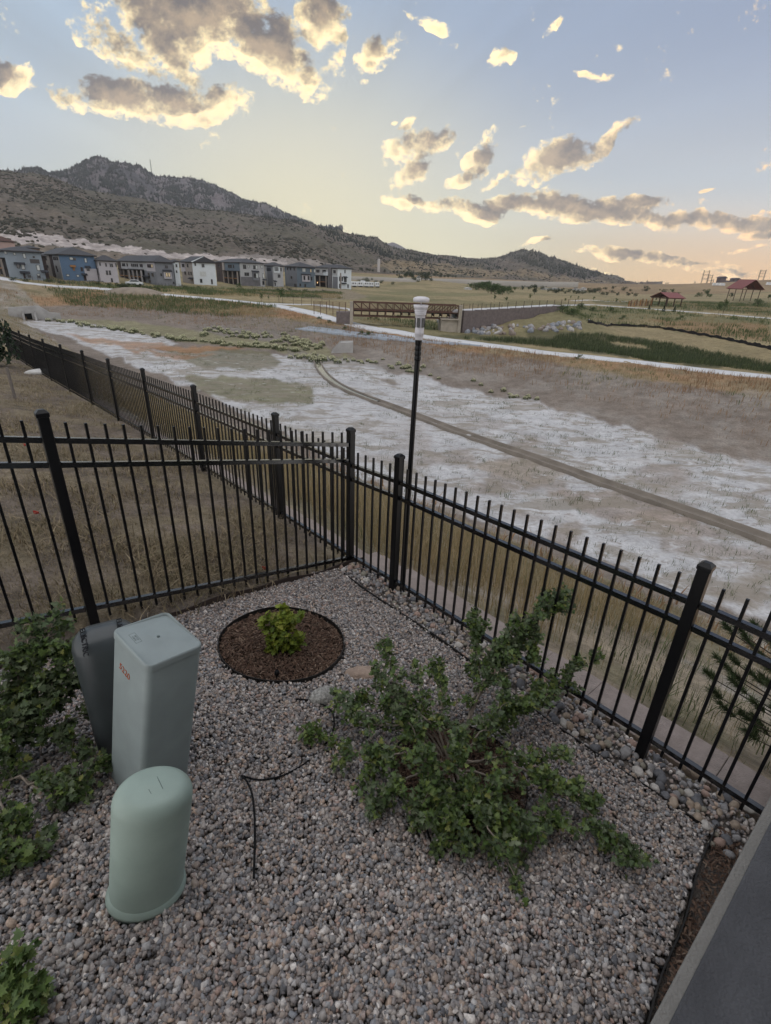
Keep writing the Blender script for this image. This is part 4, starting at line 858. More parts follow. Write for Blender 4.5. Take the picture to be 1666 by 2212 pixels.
# ------------------------------------------------------------------ utility pedestals
def rbox(b, sx, sy, z0, z1, r, top_r, n=6, taper=0.0):
    """rounded box with softened top edge"""
    def loop(ins, z):
        vs = []
        for cx_, cy_, a0 in ((sx / 2 - r, sy / 2 - r, 0), (-sx / 2 + r, sy / 2 - r, 90), (-sx / 2 + r, -sy / 2 + r, 180), (sx / 2 - r, -sy / 2 + r, 270)):
            for i in range(n + 1):
                a = R(a0 + 90 * i / n); rr_ = max(r - ins, .001); k = 1
                ox = math.copysign(max(0, abs(cx_) - max(0, ins - r)), cx_); oy = math.copysign(max(0, abs(cy_) - max(0, ins - r)), cy_)
                vs.append((ox + rr_ * math.cos(a), oy + rr_ * math.sin(a), z))
        return vs
    prof = [(-taper, z0), (0, z1 - top_r)] + [(top_r * (1 - math.cos(R(a))), z1 - top_r + top_r * math.sin(R(a))) for a in (25, 50, 75, 90)]
    k = 4 * (n + 1); vs = []
    for ins, z in prof: vs += loop(ins, z)
    fs = [(j * k + i, j * k + (i + 1) % k, (j + 1) * k + (i + 1) % k, (j + 1) * k + i) for j in range(len(prof) - 1) for i in range(k)]
    b.add(vs, fs, True)
    return vs[-k:]
AXU = np.array([.1845, .05, 1.0]); AXU /= np.linalg.norm(AXU)
def lean_matrix(origin, xdir, axis=AXU):
    z = np.array(axis); x = np.array([*xdir, 0.0]); x = x - z * (x @ z); x /= np.linalg.norm(x); y = np.cross(z, x)
    return Matrix(((x[0], y[0], z[0], origin[0]), (x[1], y[1], z[1], origin[1]), (x[2], y[2], z[2], origin[2]), (0, 0, 0, 1)))
M_GREYGREEN = mat('grey_green_plastic', (.25, .288, .286), rough=.5, var=.11, scale=7, bump=.06, bscale=220, spec=.4)
M_MINT = mat('pale_green_plastic', (.29, .362, .318), rough=.48, var=.11, scale=7, bump=.05, bscale=220, spec=.4)
M_DKGREY = mat('dark_grey_plastic', (.05, .058, .062), rough=.3, var=.2, scale=6, bump=.05, bscale=120, spec=.5)
M_ORANGE = mat('orange_paint_marker', (.34, .085, .035), rough=.7, var=.3, scale=40)
M_INK = mat('dark_ink', (.012, .014, .018), rough=.6, var=.2, scale=30)
M_SCUFF = mat('scuff', (.12, .15, .15), rough=.7, var=.3, scale=40)
def lettering(txt, size, m, parent, mtx, ext=.0012, name='lettering'):
    cu = bpy.data.curves.new(name, 'FONT'); cu.body = txt; cu.size = size; cu.extrude = ext; cu.align_x = 'CENTER'; cu.align_y = 'CENTER'
    t = bpy.data.objects.new('tmp_text', cu); COL.objects.link(t); dg = bpy.context.evaluated_depsgraph_get(); me = bpy.data.meshes.new_from_object(t.evaluated_get(dg)); bpy.data.objects.remove(t)
    me.name = name; o = link(name, me, m, parent); o.matrix_local = mtx; return o
def frame_m(o, x, y):
    x = np.array(x, float); x /= np.linalg.norm(x); y = np.array(y, float); y = y - x * (x @ y); y /= np.linalg.norm(y); z = np.cross(x, y)
    return Matrix(((x[0], y[0], z[0], o[0]), (x[1], y[1], z[1], o[1]), (x[2], y[2], z[2], o[2]), (0, 0, 0, 1)))
# square one: the four corners of its lid, measured
cs = np.array([(-1.254, 1.918, 1.207), (-1.094, 2.121, 1.168), (-.849, 1.965, 1.13), (-1.069, 1.743, 1.182)])
cen = cs.mean(0); xd = ((cs[2] - cs[1]) + (cs[3] - cs[0]))[:2]; xd /= np.linalg.norm(xd)
SW, SD, SH = .324, .276, .945
base = cen - AXU * (SH - .02)
sq = empty('utility_pedestal', (0, 0, 0), 'square grey green utility pedestal with a flat folded lid', 'utility box'); sq.matrix_world = lean_matrix(base, xd)
b = MB(); rim = rbox(b, SW, SD, -.06, SH - .02, .032, .006); b.add(rim, [tuple(range(len(rim)))]); b.build('body', M_GREYGREEN, sq)
b = MB(); rim = rbox(b, SW + .008, SD + .008, SH - .035, SH, .036, .012)
# lid folded along a diagonal: two flat halves and a low peak
k = len(rim); dg_ = [abs(x / SW - y / SD) for x, y, z in rim]; mx_ = max(dg_)
b.v[-k:] = [(x, y, z - .016 * q / mx_) for (x, y, z), q in zip(rim, dg_)]; vs = [(x, y, z - .016 * q / mx_ + .0004) for (x, y, z), q in zip(rim, dg_)] + [(0, 0, SH + .0004)]; fs = [(i, (i + 1) % k, k) for i in range(k)]
b.add(vs, fs, False); lid = b.build('lid', M_GREYGREEN, sq)
b = MB(); b.lathe([(.007, 0), (.007, .004), (.004, .006)], (0, 0, SH), 10); b.build('lid_bolt', M_SCUFF, lid)
lm = frame_m((-.05, -.085, SH - .0024), (1, 0, -.052), (0, 1, .062)); b = MB()
for dy, w_ in ((.014, .07), (-.014, .07)): b.box((0, dy, 0), (w_, .0015, .001))
for dx_ in (-.035, .035): b.box((dx_, 0, 0), (.0015, .028, .001))
pl = b.build('nameplate', M_SCUFF, lid); pl.matrix_local = lm
lettering('IIIII II III', .012, M_SCUFF, pl, frame_m((0, .006, .0), (1, 0, 0), (0, 1, 0)), .0006); lettering('II IIII III', .012, M_SCUFF, pl, frame_m((0, -.006, .0), (1, 0, 0), (0, 1, 0)), .0006)
lettering('5220', .05, M_ORANGE, sq, frame_m((-.035, -SD / 2 - .001, SH - .165), (1, 0, -.12), (0, 0, 1)), .0008)
# round one
rc = np.array([-1.0, 1.325]); rb = np.array([*rc, garden_z(*rc) - .01]); rd = empty('telecom_pedestal', (0, 0, 0), 'pale green round topped plastic pedestal nearest the viewer', 'utility box'); rd.matrix_world = lean_matrix(rb, (.90, .43))
RX, RY, RH = 1.0, .80, .70
b = MB(); r0 = .150; prof = [(r0 + .004, .05), (r0, .06), (r0, RH - .085)] + [(r0 - .062 + .062 * math.cos(R(a)), RH - .085 + .072 * math.sin(R(a))) for a in (15, 30, 45, 60, 75, 87)] + [(.05, RH - .008), (.002, RH - .005)]
b.lathe(prof, n=56, sx=RX, sy=RY); b.build('dome', M_MINT, rd)
b = MB(); b.lathe([(r0 + .007, -.06), (r0 + .007, .03), (r0 + .013, .034), (r0 + .013, .05), (r0 + .007, .056), (r0 + .003, .075), (r0 - .01, .077)], n=56, sx=RX, sy=RY); b.build('base_flange', M_MINT, rd)
b = MB(); b.tube([(.012, .03, RH - .004), (.03, -.03, RH - .0055)], .0009, 5); b.tube([(-.02, -.02, RH - .0055), (-.012, -.04, RH - .008)], .0009, 5); b.build('scratch', M_SCUFF, rd)
# dark rounded one behind
db = hit(283, 1606); dk = empty('utility_box', (0, 0, 0), 'dark grey rounded plastic utility box half hidden behind the square pedestal', 'utility box')
top = at_d(222, 1352, np.hypot(db[0], db[1])); hz = top[2] - db[2]
dk.matrix_world = lean_matrix(db, (.86, .5), (0.0, 0.0, 1.0))
b = MB(); w0, d0, r_ = .32, .22, .10
rim = rbox(b, w0, d0, -.05, hz, .108, .105, n=10, taper=.01); b.add(rim, [tuple(range(len(rim)))], True); b.build('housing', M_DKGREY, dk)
lettering('ELECTRIC', .036, M_INK, dk, frame_m((.08, -.062, hz - .020), (0, -1, -.55), (1, 0, 0)), .004); lettering('ELECTRIC', .036, M_INK, dk, frame_m((-.09, -.065, hz - .026), (0, -1, -.6), (1, 0, .25)), .004)

# ------------------------------------------------------------------ light on a pole by the fence post
M_WHITE = mat('white_plastic', (.62, .60, .63), rough=.4, var=.06, scale=12, spec=.5)
M_DGLASS = mat('dark_lens', (.008, .009, .011), rough=.12, var=.1, scale=12, spec=.6)
lb = P2(2.44, .075); dl = float(np.hypot(*lb)); ztop = float(at_d(903, 640, dl)[2]); zb = float(fence_z(2.44))
lp = empty('garden_light', (lb[0], lb[1], zb), 'white lantern style light on a thin black pole behind a fence post', 'light')
H_ = ztop - zb; dlean = np.array([.012, 0.0])
k_ = dl / 1100 * 1.07 * .185
b = MB(); b.tube([(0, 0, -.1), (.004, 0, H_ * .5), (.010, 0, H_ - 455 * k_ * .92)], [.0235, .0225, .0215], 12); pole = b.build('pole', M_BLACK, lp)
b = MB(); zc = H_ - 455 * k_ * .92
b.lathe([(.022, -.16), (.027, -.155), (.027, -.13), (.022, -.125), (.027, -.115), (.027, -.09), (.022, -.085), (.027, -.075), (.027, -.05), (.022, -.045), (.026, -.035), (.028, .0)], (.01, 0, zc), 14); b.build('pole_collar', M_BLACK, lp)
b = MB(); Y = lambda q: H_ - (q - 85) * k_ * .95
prof = [(36, 520), (42, 500), (44, 470), (47, 468), (47, 440), (46, 395), (49, 300), (52, 266), (57, 264), (57, 256), (53, 254), (60, 246), (60, 238), (55, 236), (63, 228), (63, 220), (58, 218), (66, 210), (66, 203), (70, 200), (76, 168), (70, 166), (20, 172)]
b.lathe([(r * k_, Y(q)) for r, q in prof], (.012, 0, 0), 28); body = b.build('lamp_housing', M_WHITE, lp)
b = MB(); b.lathe([(5 * k_, Y(175)), (5 * k_, Y(135))], (.012, 0, 0), 10); b.build('stem', M_WHITE, lp)
b = MB(); b.lathe([(70 * k_, Y(140)), (81 * k_, Y(136)), (82 * k_, Y(105)), (70 * k_, Y(95)), (40 * k_, Y(86)), (2 * k_, Y(84))], (.012, 0, 0), 28); b.build('lamp_cap', M_WHITE, lp)
for i in range(6):
    a = R(-112 + 60 * i); b = MB(); rr_ = 49.2 * k_; c_ = np.array([.012 + rr_ * math.cos(a), rr_ * math.sin(a), (Y(295) + Y(392)) / 2]); b.box(c_, (.004, 36 * k_, Y(295) - Y(392)), rz=a); b.build('lamp_window', M_DGLASS, body, bevel=.002)

# ------------------------------------------------------------------ patio wall in the lower right corner
M_CONC = mat('grey_render', (.082, .082, .088), rough=.9, var=.22, scale=5, bump=.6, bscale=110, detail=9)
M_CONC2 = mat('pale_render_edge', (.19, .18, .165), rough=.9, var=.12, scale=8, bump=.5, bscale=120)
pw = empty('patio_wall', (*P2(-1.3, -1.5), 0), 'grey rendered patio wall top filling the lower right corner', 'wall'); o = np.array(pw.location)
ZT = 1.0; ang = math.atan2(FN[1], FN[0])
b = MB(); q = P2(-.655 - .75, -1.45); b.box((q[0] - o[0], q[1] - o[1], (ZT - .7) / 2 - o[2]), (4.6, 1.5, ZT + .7 - .003), rz=ang); b.build('wall_body', M_CONC2, pw, bevel=.006)
b = MB(); q = P2(-.688 - .75, -1.45); b.box((q[0] - o[0], q[1] - o[1], ZT + .003 - o[2]), (4.6, 1.5, .02), rz=ang); b.build('coping', M_CONC, pw, bevel=.006)

# ------------------------------------------------------------------ unseen house added behind and to the right, to keep the sky off near sides
hw = empty('house', (*P2(-3.6, -4), 0), 'unseen grey house added behind the patio to block sky light', 'house'); o = np.array(hw.location); M_SIDING = mat('grey_house_siding', (.16, .16, .165), rough=.85, var=.08, scale=3); M_GLS = mat('patio_door_glass', (.03, .034, .04), rough=.08, spec=.8)
b = MB(); q = P2(-6.1, -5.0); b.box((q[0] - o[0], q[1] - o[1], 3.4 - o[2]), (13.5, 5, 8.4), rz=ang); b.build('wall', M_SIDING, hw)
b = MB(); q = P2(-5.8, -5.0); b.box((q[0] - o[0], q[1] - o[1], 7.75 - o[2]), (14.7, 6.4, .3), rz=ang); b.build('roof', mat('house_eave', (.2, .19, .18), rough=.9), hw)
b = MB(); q = P2(-3.58, -3.2); b.box((q[0] - o[0], q[1] - o[1], 2.1 - o[2]), (1.9, .06, 2.2), rz=ang); b.build('patio_door', M_GLS, hw)
# ------------------------------------------------------------------ paths and channel
def ribbon(name, px, width, m, zoff=.05, th=.12, kind='structure', step=1.0, label=None, cat=None):
    P = np.array([hit(x, y) for x, y in px])[:, :2]
    seg = np.r_[0, np.cumsum(np.linalg.norm(np.diff(P, axis=0), axis=1))]; n = max(8, int(seg[-1] / step)); tt = np.linspace(0, seg[-1], n)
    C_ = np.stack([np.interp(tt, seg, P[:, k]) for k in range(2)], -1)
    for _ in range(max(4, n // 14)): C_[1:-1] = (C_[:-2] + C_[1:-1] * 2 + C_[2:]) / 4
    tg = np.gradient(C_, axis=0); tg /= np.linalg.norm(tg, axis=1)[:, None]; nr = np.stack([-tg[:, 1], tg[:, 0]], -1)
    w = np.broadcast_to(np.array(width, float), (n,)) if np.ndim(width) == 0 else np.interp(np.linspace(0, 1, n), np.linspace(0, 1, len(width)), width)
    us = np.linspace(-.5, .5, 5); V = []
    zc = terrain(C_[:, 0], C_[:, 1])
    for _ in range(4): zc[1:-1] = (zc[:-2] + zc[1:-1] * 2 + zc[2:]) / 4
    top = []
    for u_ in us:
        q = C_ + nr * (w * u_)[:, None]; top.append(np.column_stack([q, np.maximum(zc, terrain(q[:, 0], q[:, 1])) + zoff]))
    top = np.stack(top, 1); lo = top[:, [0, -1]].copy(); lo[..., 2] -= th + .3
    V = np.concatenate([lo[:, :1], top, lo[:, 1:]], 1); k = 7; idx = np.arange(n * k).reshape(n, k)
    F = np.stack([idx[:-1, :-1], idx[:-1, 1:], idx[1:, 1:], idx[1:, :-1]], -1).reshape(-1, 4)
    o = link(name, np_mesh(name, V.reshape(-1, 3), F), m); tag(o, label, cat, kind=kind); return o, C_, zc, nr
M_PATH = mat('pale_concrete', (.50, .50, .51), rough=.85, var=.12, scale=.9, bump=.2, bscale=20)
M_SPILL = mat('blue_grey_concrete', (.27, .30, .34), rough=.85, var=.14, scale=.6, bump=.2, bscale=14)
M_CHAN = mat('brown_concrete', (.175, .15, .125), rough=.85, var=.25, scale=1.2, bump=.3, bscale=14)
_, PATHC, PATHZ, _ = ribbon('path', [(-260, 592), (-100, 600), (30, 609), (120, 617), (200, 622), (300, 631), (400, 640), (500, 649), (560, 655), (600, 660), (640, 669), (700, 684), (770, 702), (850, 717), (920, 728), (1000, 739), (1100, 751), (1250, 769), (1400, 786), (1550, 803), (1666, 815), (1850, 842), (2100, 885)], 3.2, M_PATH, .07)
ribbon('path', [(560, 654), (610, 657), (680, 658), (720, 664), (762, 671)], 2.4, M_PATH, .06)
ribbon('path', [(1212, 660), (1240, 659), (1280, 658), (1330, 662), (1400, 667), (1480, 673), (1560, 679), (1666, 688), (1900, 702)], 2.2, M_PATH, .06)
ribbon('path', [(1235, 650), (1275, 648), (1320, 652), (1360, 652), (1440, 656)], 2.2, M_PATH, .06)
o, cc, zz_, nn = ribbon('spillway', [(654, 709), (720, 716), (800, 726), (880, 735), (960, 742), (1040, 748)], [3.4, 3.2, 2.8, 2.2, 1.6, .5], M_SPILL, .10, kind='structure')
# far roads
M_ROAD = mat('far_road', (.27, .25, .22), rough=.9, var=.1, scale=.05)
def far_line(pts, wid):
    P = np.array([at_d(x, y, d) for x, y, d in pts]); b = MB(); vs = []
    for p in P:
        r = np.array([p[0], p[1], 0]) / np.hypot(p[0], p[1]); vs += [tuple(p - r * wid / 2 + (0, 0, -.3)), tuple(p + r * wid / 2 + (0, 0, .9)), tuple(p - r * wid / 2 + (0, 0, -3))]
    n = len(P); b.add(vs, [(i * 3, i * 3 + 3, i * 3 + 4, i * 3 + 1) for i in range(n - 1)] + [(i * 3 + 2, i * 3 + 5, i * 3 + 3, i * 3) for i in range(n - 1)], True)
    return tag(b.build('road', M_ROAD), kind='structure')
# trickle channel: two low kerbs with a dished floor, wet in its far part
CH = [(683, 768), (684, 776), (686, 785), (691, 797), (700, 810), (714, 823), (735, 837), (770, 853), (820, 871), (880, 893), (940, 917), (1000, 940), (1075, 966), (1150, 990), (1225, 1018), (1300, 1046), (1375, 1071), (1450, 1097), (1560, 1134), (1666, 1172), (1800, 1222), (2000, 1300)]
Pc = np.array([hit(x, y) for x, y in CH])[:, :2]; sg = np.r_[0, np.cumsum(np.linalg.norm(np.diff(Pc, axis=0), axis=1))]; n = int(sg[-1] / .35); tt = np.linspace(0, sg[-1], n); Cc = np.stack([np.interp(tt, sg, Pc[:, k]) for k in range(2)], -1)
for _ in range(30): Cc[1:-1] = (Cc[:-2] + Cc[1:-1] * 2 + Cc[2:]) / 4
tg = np.gradient(Cc, axis=0); tg /= np.linalg.norm(tg, axis=1)[:, None]; nr = np.stack([-tg[:, 1], tg[:, 0]], -1); zc = terrain(Cc[:, 0], Cc[:, 1])
for _ in range(30): zc[1:-1] = (zc[:-2] + zc[1:-1] * 2 + zc[2:]) / 4
dch = np.hypot(Cc[:, 0], Cc[:, 1])
prof = [(-.46, -.3), (-.44, .20), (-.32, .21), (-.29, .07), (0, .05), (.29, .07), (.32, .20), (.44, .19), (.46, -.3)]
V = np.stack([np.column_stack([Cc + nr * u_, zc + z_]) for u_, z_ in prof], 1); k = len(prof); idx = np.arange(n * k).reshape(n, k)
F = np.stack([idx[:-1, :-1], idx[:-1, 1:], idx[1:, 1:], idx[1:, :-1]], -1).reshape(-1, 4)
tag(link('drainage_channel', np_mesh('drainage_channel', V.reshape(-1, 3), F), M_CHAN), 'long narrow concrete drainage channel curving across the white pond bed', 'channel')
M_WATER = bpy.data.materials.new('shallow_water'); M_WATER.use_nodes = True; _b = M_WATER.node_tree.nodes['Principled BSDF']; _b.inputs['Base Color'].default_value = (.05, .05, .045, 1); _b.inputs['Roughness'].default_value = .08; _b.inputs['Specular IOR Level'].default_value = 1.0
V = np.stack([np.column_stack([Cc + nr * u_, zc + .12]) for u_ in (-.30, .30)], 1); idx = np.arange(n * 2).reshape(n, 2); q = (dch > 41); F = np.stack([idx[:-1, 0], idx[:-1, 1], idx[1:, 1], idx[1:, 0]], -1)[q[:-1]]
tag(link('water', np_mesh('water', V.reshape(-1, 3), F), M_WATER), kind='structure')
# ------------------------------------------------------------------ concrete outlets
M_OUT = mat('weathered_concrete', (.33, .32, .31), rough=.9, var=.2, scale=.8, bump=.3, bscale=12)
M_HOLE_SHADE = mat('opening_shade', (.012, .012, .012), rough=1, var=.1)
p = hit(742, 762); ou = empty('outlet_box', tuple(p), 'small sloped concrete outlet box at the head of the drainage channel', 'culvert')
v_ = ray(742, 700); r2 = np.array([v_[1], -v_[0], 0]); f2 = np.array([v_[0], v_[1], 0.])
def prism(b, poly, d0, d1, ax, dp):
    n = len(poly); vs = [ax * x + np.array([0, 0, z]) + dp * d0 for x, z in poly] + [ax * x + np.array([0, 0, z]) + dp * d1 for x, z in poly]
    b.add(vs, [tuple(range(n)), tuple(range(n, 2 * n))[::-1]] + [(i + n, (i + 1) % n + n, (i + 1) % n, i) for i in range(n)])
k_ = np.hypot(p[0], p[1]) / 1220
b = MB()
for dd0 in (-.1, 1.5): prism(b, [(-28 * k_, -.4), (-28 * k_, .05), (-8 * k_, 22 * k_), (22 * k_, 24 * k_), (22 * k_, -.4)], dd0, dd0 + .25, r2, f2)
b.build('wing_wall', M_OUT, ou); b = MB(); prism(b, [(-6 * k_, -.3), (-6 * k_, 20.5 * k_), (21 * k_, 22.5 * k_), (21 * k_, -.3)], .18, 1.48, r2, f2); b.build('slab', M_OUT, ou)
p = hit(66, 691); ou = empty('culvert_headwall', tuple(p), 'flared concrete culvert headwall at the far left end of the pond', 'culvert'); k_ = np.hypot(p[0], p[1]) / 1300
v_ = ray(66, 690); r2 = np.array([v_[1], -v_[0], 0]); f2 = np.array([v_[0], v_[1], 0.])
b = MB(); prism(b, [(-36 * k_, -.5), (-36 * k_, 8 * k_), (-32 * k_, 23 * k_), (20 * k_, 26 * k_), (36 * k_, 14 * k_), (54 * k_, 12 * k_), (54 * k_, -.5)], .6, 1.0, r2, f2); b.build('headwall', M_OUT, ou)
b = MB()
for x0, dx in ((-12, 3.5), (8, 3.5)): prism(b, [(x0 * k_, -.5), (x0 * k_, 10 * k_), ((x0 + dx) * k_, 17 * k_), ((x0 + dx) * k_, -.5)], -1.4, .6, r2, f2)
b.build('wing_wall', M_OUT, ou); b = MB(); prism(b, [(-8 * k_, 0), (-8 * k_, 11 * k_), (4 * k_, 12 * k_), (4 * k_, 0)], .57, .62, r2, f2); b.build('opening_dark_panel', M_HOLE_SHADE, ou)  # wall is not pierced; shade of the hole is a near-black slab

# ------------------------------------------------------------------ footbridge
M_RUST = mat('weathering_steel', (.085, .045, .034), rough=.85, var=.3, scale=1.5)
M_DECK = mat('dark_deck', (.03, .026, .024), rough=.9, var=.2, scale=2)
M_BLOCKW = mat('grey_brown_block', (.135, .112, .108), rough=.95, var=.22, scale=2.2, bump=.6, bscale=9)
M_PIER = mat('tan_concrete', (.30, .265, .22), rough=.9, var=.2, scale=1.2, bump=.3, bscale=12)
DB = 92.0
A_ = at_d(764, 672, DB); B_ = at_d(990, 674, DB + 2); dk = (A_[2] + B_[2]) / 2; A_[2] = B_[2] = dk; bl = np.linalg.norm(B_ - A_); bx = (B_ - A_) / bl; by = np.array([-bx[1], bx[0], 0]); up = np.array([0, 0, 1.])
br = empty('footbridge', tuple(A_), 'rust brown steel truss footbridge over the creek', 'bridge')
RAIL, LOW, WID = 1.22, .95, 2.6; NB = 13
for side in (0, 1):
    b = MB(); of = by * WID * side
    b.bar(of + up * RAIL, of + bx * bl + up * RAIL, .14, .14); b.bar(of - up * LOW, of + bx * bl - up * LOW, .14, .16); b.bar(of + up * .06, of + bx * bl + up * .06, .12, .16)
    for i in range(NB + 1): b.bar(of + bx * bl * i / NB - up * LOW, of + bx * bl * i / NB + up * RAIL, .12, .12, up=(1, 0, 0))
    for i in range(NB):
        j = (i, i + 1) if i < NB / 2 else (i + 1, i)
        b.bar(of + bx * bl * j[0] / NB + up * RAIL, of + bx * bl * j[1] / NB + up * .06, .10, .10)
    b.build('truss', M_RUST, br)
    b = MB()
    for q in np.arange(.22, 1.16, .13): b.bar(of + up * q - by * .06, of + bx * bl + up * q - by * .06, .03, .035)
    b.build('railing', M_RUST, br)
b = MB(); b.box(bx * bl / 2 + by * WID / 2 - up * .10, (bl, WID - .2, .22), ax=(bx, by, up)); b.build('deck', M_DECK, br)
b = MB()
for i in range(NB + 1): b.bar(bx * bl * i / NB - up * .45, bx * bl * i / NB + by * WID - up * .45, .12, .3)
b.build('floor_beam', M_DECK, br)
for x_, nm in ((-.35, 'pillar'), (bl + .35, 'pillar')):
    b = MB(); b.box(bx * x_ - up * .9 - by * .1, (.55, .6, 4.4), ax=(bx, by, up)); b.build('end_pillar', M_PIER, br, bevel=.03)
b = MB(); b.box(bx * (bl - 1.3) + by * 1.4 - up * 2.6, (3.0, 3.0, 3.2), ax=(bx, by, up)); b.box(bx * (bl - 1.3) + by * 1.2 - up * 1.0, (3.3, 3.3, .25), ax=(bx, by, up)); b.build('abutment', M_PIER, br, bevel=.03)
b = MB(); b.box(bx * (-1.6) + by * 1.4 - up * 1.7, (2.6, 3.0, 2.6), ax=(bx, by, up)); b.build('abutment', M_BLOCKW, br, bevel=.03)
# approach railing at its left end
b = MB()
W0 = A_ - bx * 6.6 + by * .2
ar = empty('railing', tuple(A_ - bx * 6.6), 'short rust brown approach railing left of the footbridge', 'railing')
for i in range(6): b.bar(bx * i * 1.05 - up * .9, bx * i * 1.05 + up * 1.15, .09, .09, up=(1, 0, 0))
b.build('post', M_RUST, ar); b = MB()
for q in np.arange(.0, 1.15, .16): b.bar(up * q, bx * 5.4 + up * q, .035, .04)
b.build('rail', M_RUST, ar)
# block wall right of the bridge
w0 = at_d(1000, 708, DB + 2.2); w1 = at_d(1218, 668, DB + 22); t0 = at_d(1000, 672, DB + 2.2); t1 = at_d(1218, 661, DB + 22)
bw = empty('block_wall', tuple(w0), 'grey brown block retaining wall carrying the path right of the footbridge', 'wall'); d_ = (w1 - w0); d_[2] = 0; L = np.linalg.norm(d_); d_ /= L; nb = np.array([-d_[1], d_[0], 0])
b = MB(); poly = [(0, -1.5), (0, t0[2] - w0[2])]
ns = 9
for i in range(ns):
    za = (t0[2] - w0[2]) + (t1[2] - t0[2]) * (i + 1) / ns; poly += [(L * i / ns + .01, za), (L * (i + 1) / ns, za)]
poly += [(L, -1.5)]
prism(b, poly, 0, .6, d_, nb); b.build('wall_face', M_BLOCKW, bw)
b = MB(); bz = t0[2] - w0[2]; vs = [nb * .61 + up * (bz + .02), nb * 3.2 + up * (bz + .02), d_ * L + nb * 3.2 + up * (t1[2] - w0[2] + .1), d_ * L + nb * .61 + up * (t1[2] - w0[2] + .1)]
vs += [v - up * 1.2 for v in vs]; b.add(vs, [(0, 1, 2, 3), (0, 3, 7, 4), (1, 5, 6, 2), (0, 4, 5, 1), (3, 2, 6, 7)]); b.build('path_slab', M_PATH, bw)
def wire_fence(name, label, P, h, m, nr_=4, pw=.07, every=None):
    P = np.array(P, float); rt = empty(name, tuple(P[0]), label, 'fence'); o = P[0]; b = MB()
    for p in P: b.box(p - o + up * h / 2, (pw, pw, h + .1))
    b.build('post', m, rt); b = MB()
    for i in range(len(P) - 1):
        for q in range(nr_): z = h * (.15 + .82 * q / max(1, nr_ - 1)); b.bar(P[i] - o + up * z, P[i + 1] - o + up * z, .022, .022)
    b.build('rail', m, rt); return rt
M_BROWNP = mat('brown_post', (.06, .045, .035), rough=.9, var=.2, scale=3)
wire_fence('path_fence', 'thin brown rail fence along the top of the block wall', [w0 + d_ * L * f + nb * .3 + up * (bz + (t1[2] - t0[2]) * f) for f in np.linspace(0, 1.22, 16)], 1.15, M_BROWNP, 5, .08)
wire_fence('path_fence', 'brown rail fence behind the far side of the bridge approach', [B_ + bx * 1.5 + by * 5 + (bx * .93 + by * .35) * f for f in np.linspace(-3.5, 9, 8)], 1.25, M_BROWNP, 6, .07)
FL = [(603, 653), (634, 656), (652, 658), (673, 658), (696, 660), (712, 666)]
wire_fence('wire_fence', 'thin wire fence on brown posts left of the bridge', [hit(x, y + 2) for x, y in FL], 1.7, M_BROWNP, 3, .07)
# silt fence
M_SILT = mat('black_silt_fabric', (.014, .013, .013), rough=.8, var=.3, scale=2)
SF = [(1270, 697), (1290, 701), (1320, 703), (1360, 705), (1400, 707), (1450, 713), (1500, 722), (1550, 731), (1600, 741), (1666, 755), (1750, 770), (1900, 800)]
P = np.array([hit(x, y) for x, y in SF]); sg = np.r_[0, np.cumsum(np.linalg.norm(np.diff(P, axis=0), axis=1))]; tt = np.linspace(0, sg[-1], 140); Q = np.stack([np.interp(tt, sg, P[:, k]) for k in range(3)], -1); Q[:, 2] = terrain(Q[:, 0], Q[:, 1])
strip_edge('silt_fence', Q, .45 + .1 * np.sin(tt * 1.7) + .06 * np.sin(tt * 5.1), .05, M_SILT, 'low black silt fence running along the far creek bank', 'fence', .3)

# ------------------------------------------------------------------ grass, weeds, rocks
def tufts(name, P, h, n_blade, m, label=None, cat=None, spread=.5, lean=.35, width=.03, kind='stuff', parent=None):
    """many bent blades; P (n,3), h (n,)"""
    k = len(P); n = k * n_blade; base = np.repeat(P, n_blade, 0) + np.column_stack([rng.normal(0, 1, (n, 2)) * np.repeat(h * spread * .5, n_blade)[:, None], np.zeros(n)])
    hh = np.repeat(h, n_blade) * rng.uniform(.45, 1.15, n); th = rng.uniform(0, 2 * np.pi, n); ln = np.abs(rng.normal(0, lean, n)) * hh
    dv = np.stack([np.cos(th), np.sin(th)], -1) * ln[:, None]; ww = hh * width * rng.uniform(.6, 1.4, n); sx_ = np.stack([-np.sin(th + rng.normal(0, 1, n)), np.cos(th)], -1) * ww[:, None] / 2
    z0 = base[:, 2] - .02 * hh
    v = np.stack([np.column_stack([base[:, :2] - sx_, z0]), np.column_stack([base[:, :2] + sx_, z0]),
                  np.column_stack([base[:, :2] + dv * .3 + sx_ * .8, base[:, 2] + hh * .6]), np.column_stack([base[:, :2] + dv * .3 - sx_ * .8, base[:, 2] + hh * .6]),
                  np.column_stack([base[:, :2] + dv, base[:, 2] + hh * .98])], 1).reshape(-1, 3)
    b = np.arange(n)[:, None] * 5; F = np.concatenate([b + np.array([0, 1, 2]), b + np.array([0, 2, 3]), b + np.array([3, 2, 4])])
    o = link(name, np_mesh(name, v, F), m, parent)
    if kind: tag(o, label, cat, kind=kind)
    else: tag(o, label, cat)
    return o
M_STRAW = mat_island('dry_grass_blade', [(.33, .25, .135), (.26, .195, .10), (.40, .31, .18), (.21, .165, .085), (.36, .275, .15), (.19, .17, .085), (.29, .22, .12)], rough=.9, trans=.25, bscale=8)
M_STRAWD = mat_island('dead_straw', [(.26, .2, .125), (.2, .155, .1), (.31, .25, .165), (.155, .125, .085), (.23, .19, .11), (.13, .115, .065)], rough=.95, trans=.15, bscale=20)
M_WEED = mat_island('green_weed_blade', [(.07, .095, .035), (.10, .125, .05), (.055, .08, .03), (.13, .14, .065), (.085, .11, .05)], rough=.8, trans=.25, bscale=8)
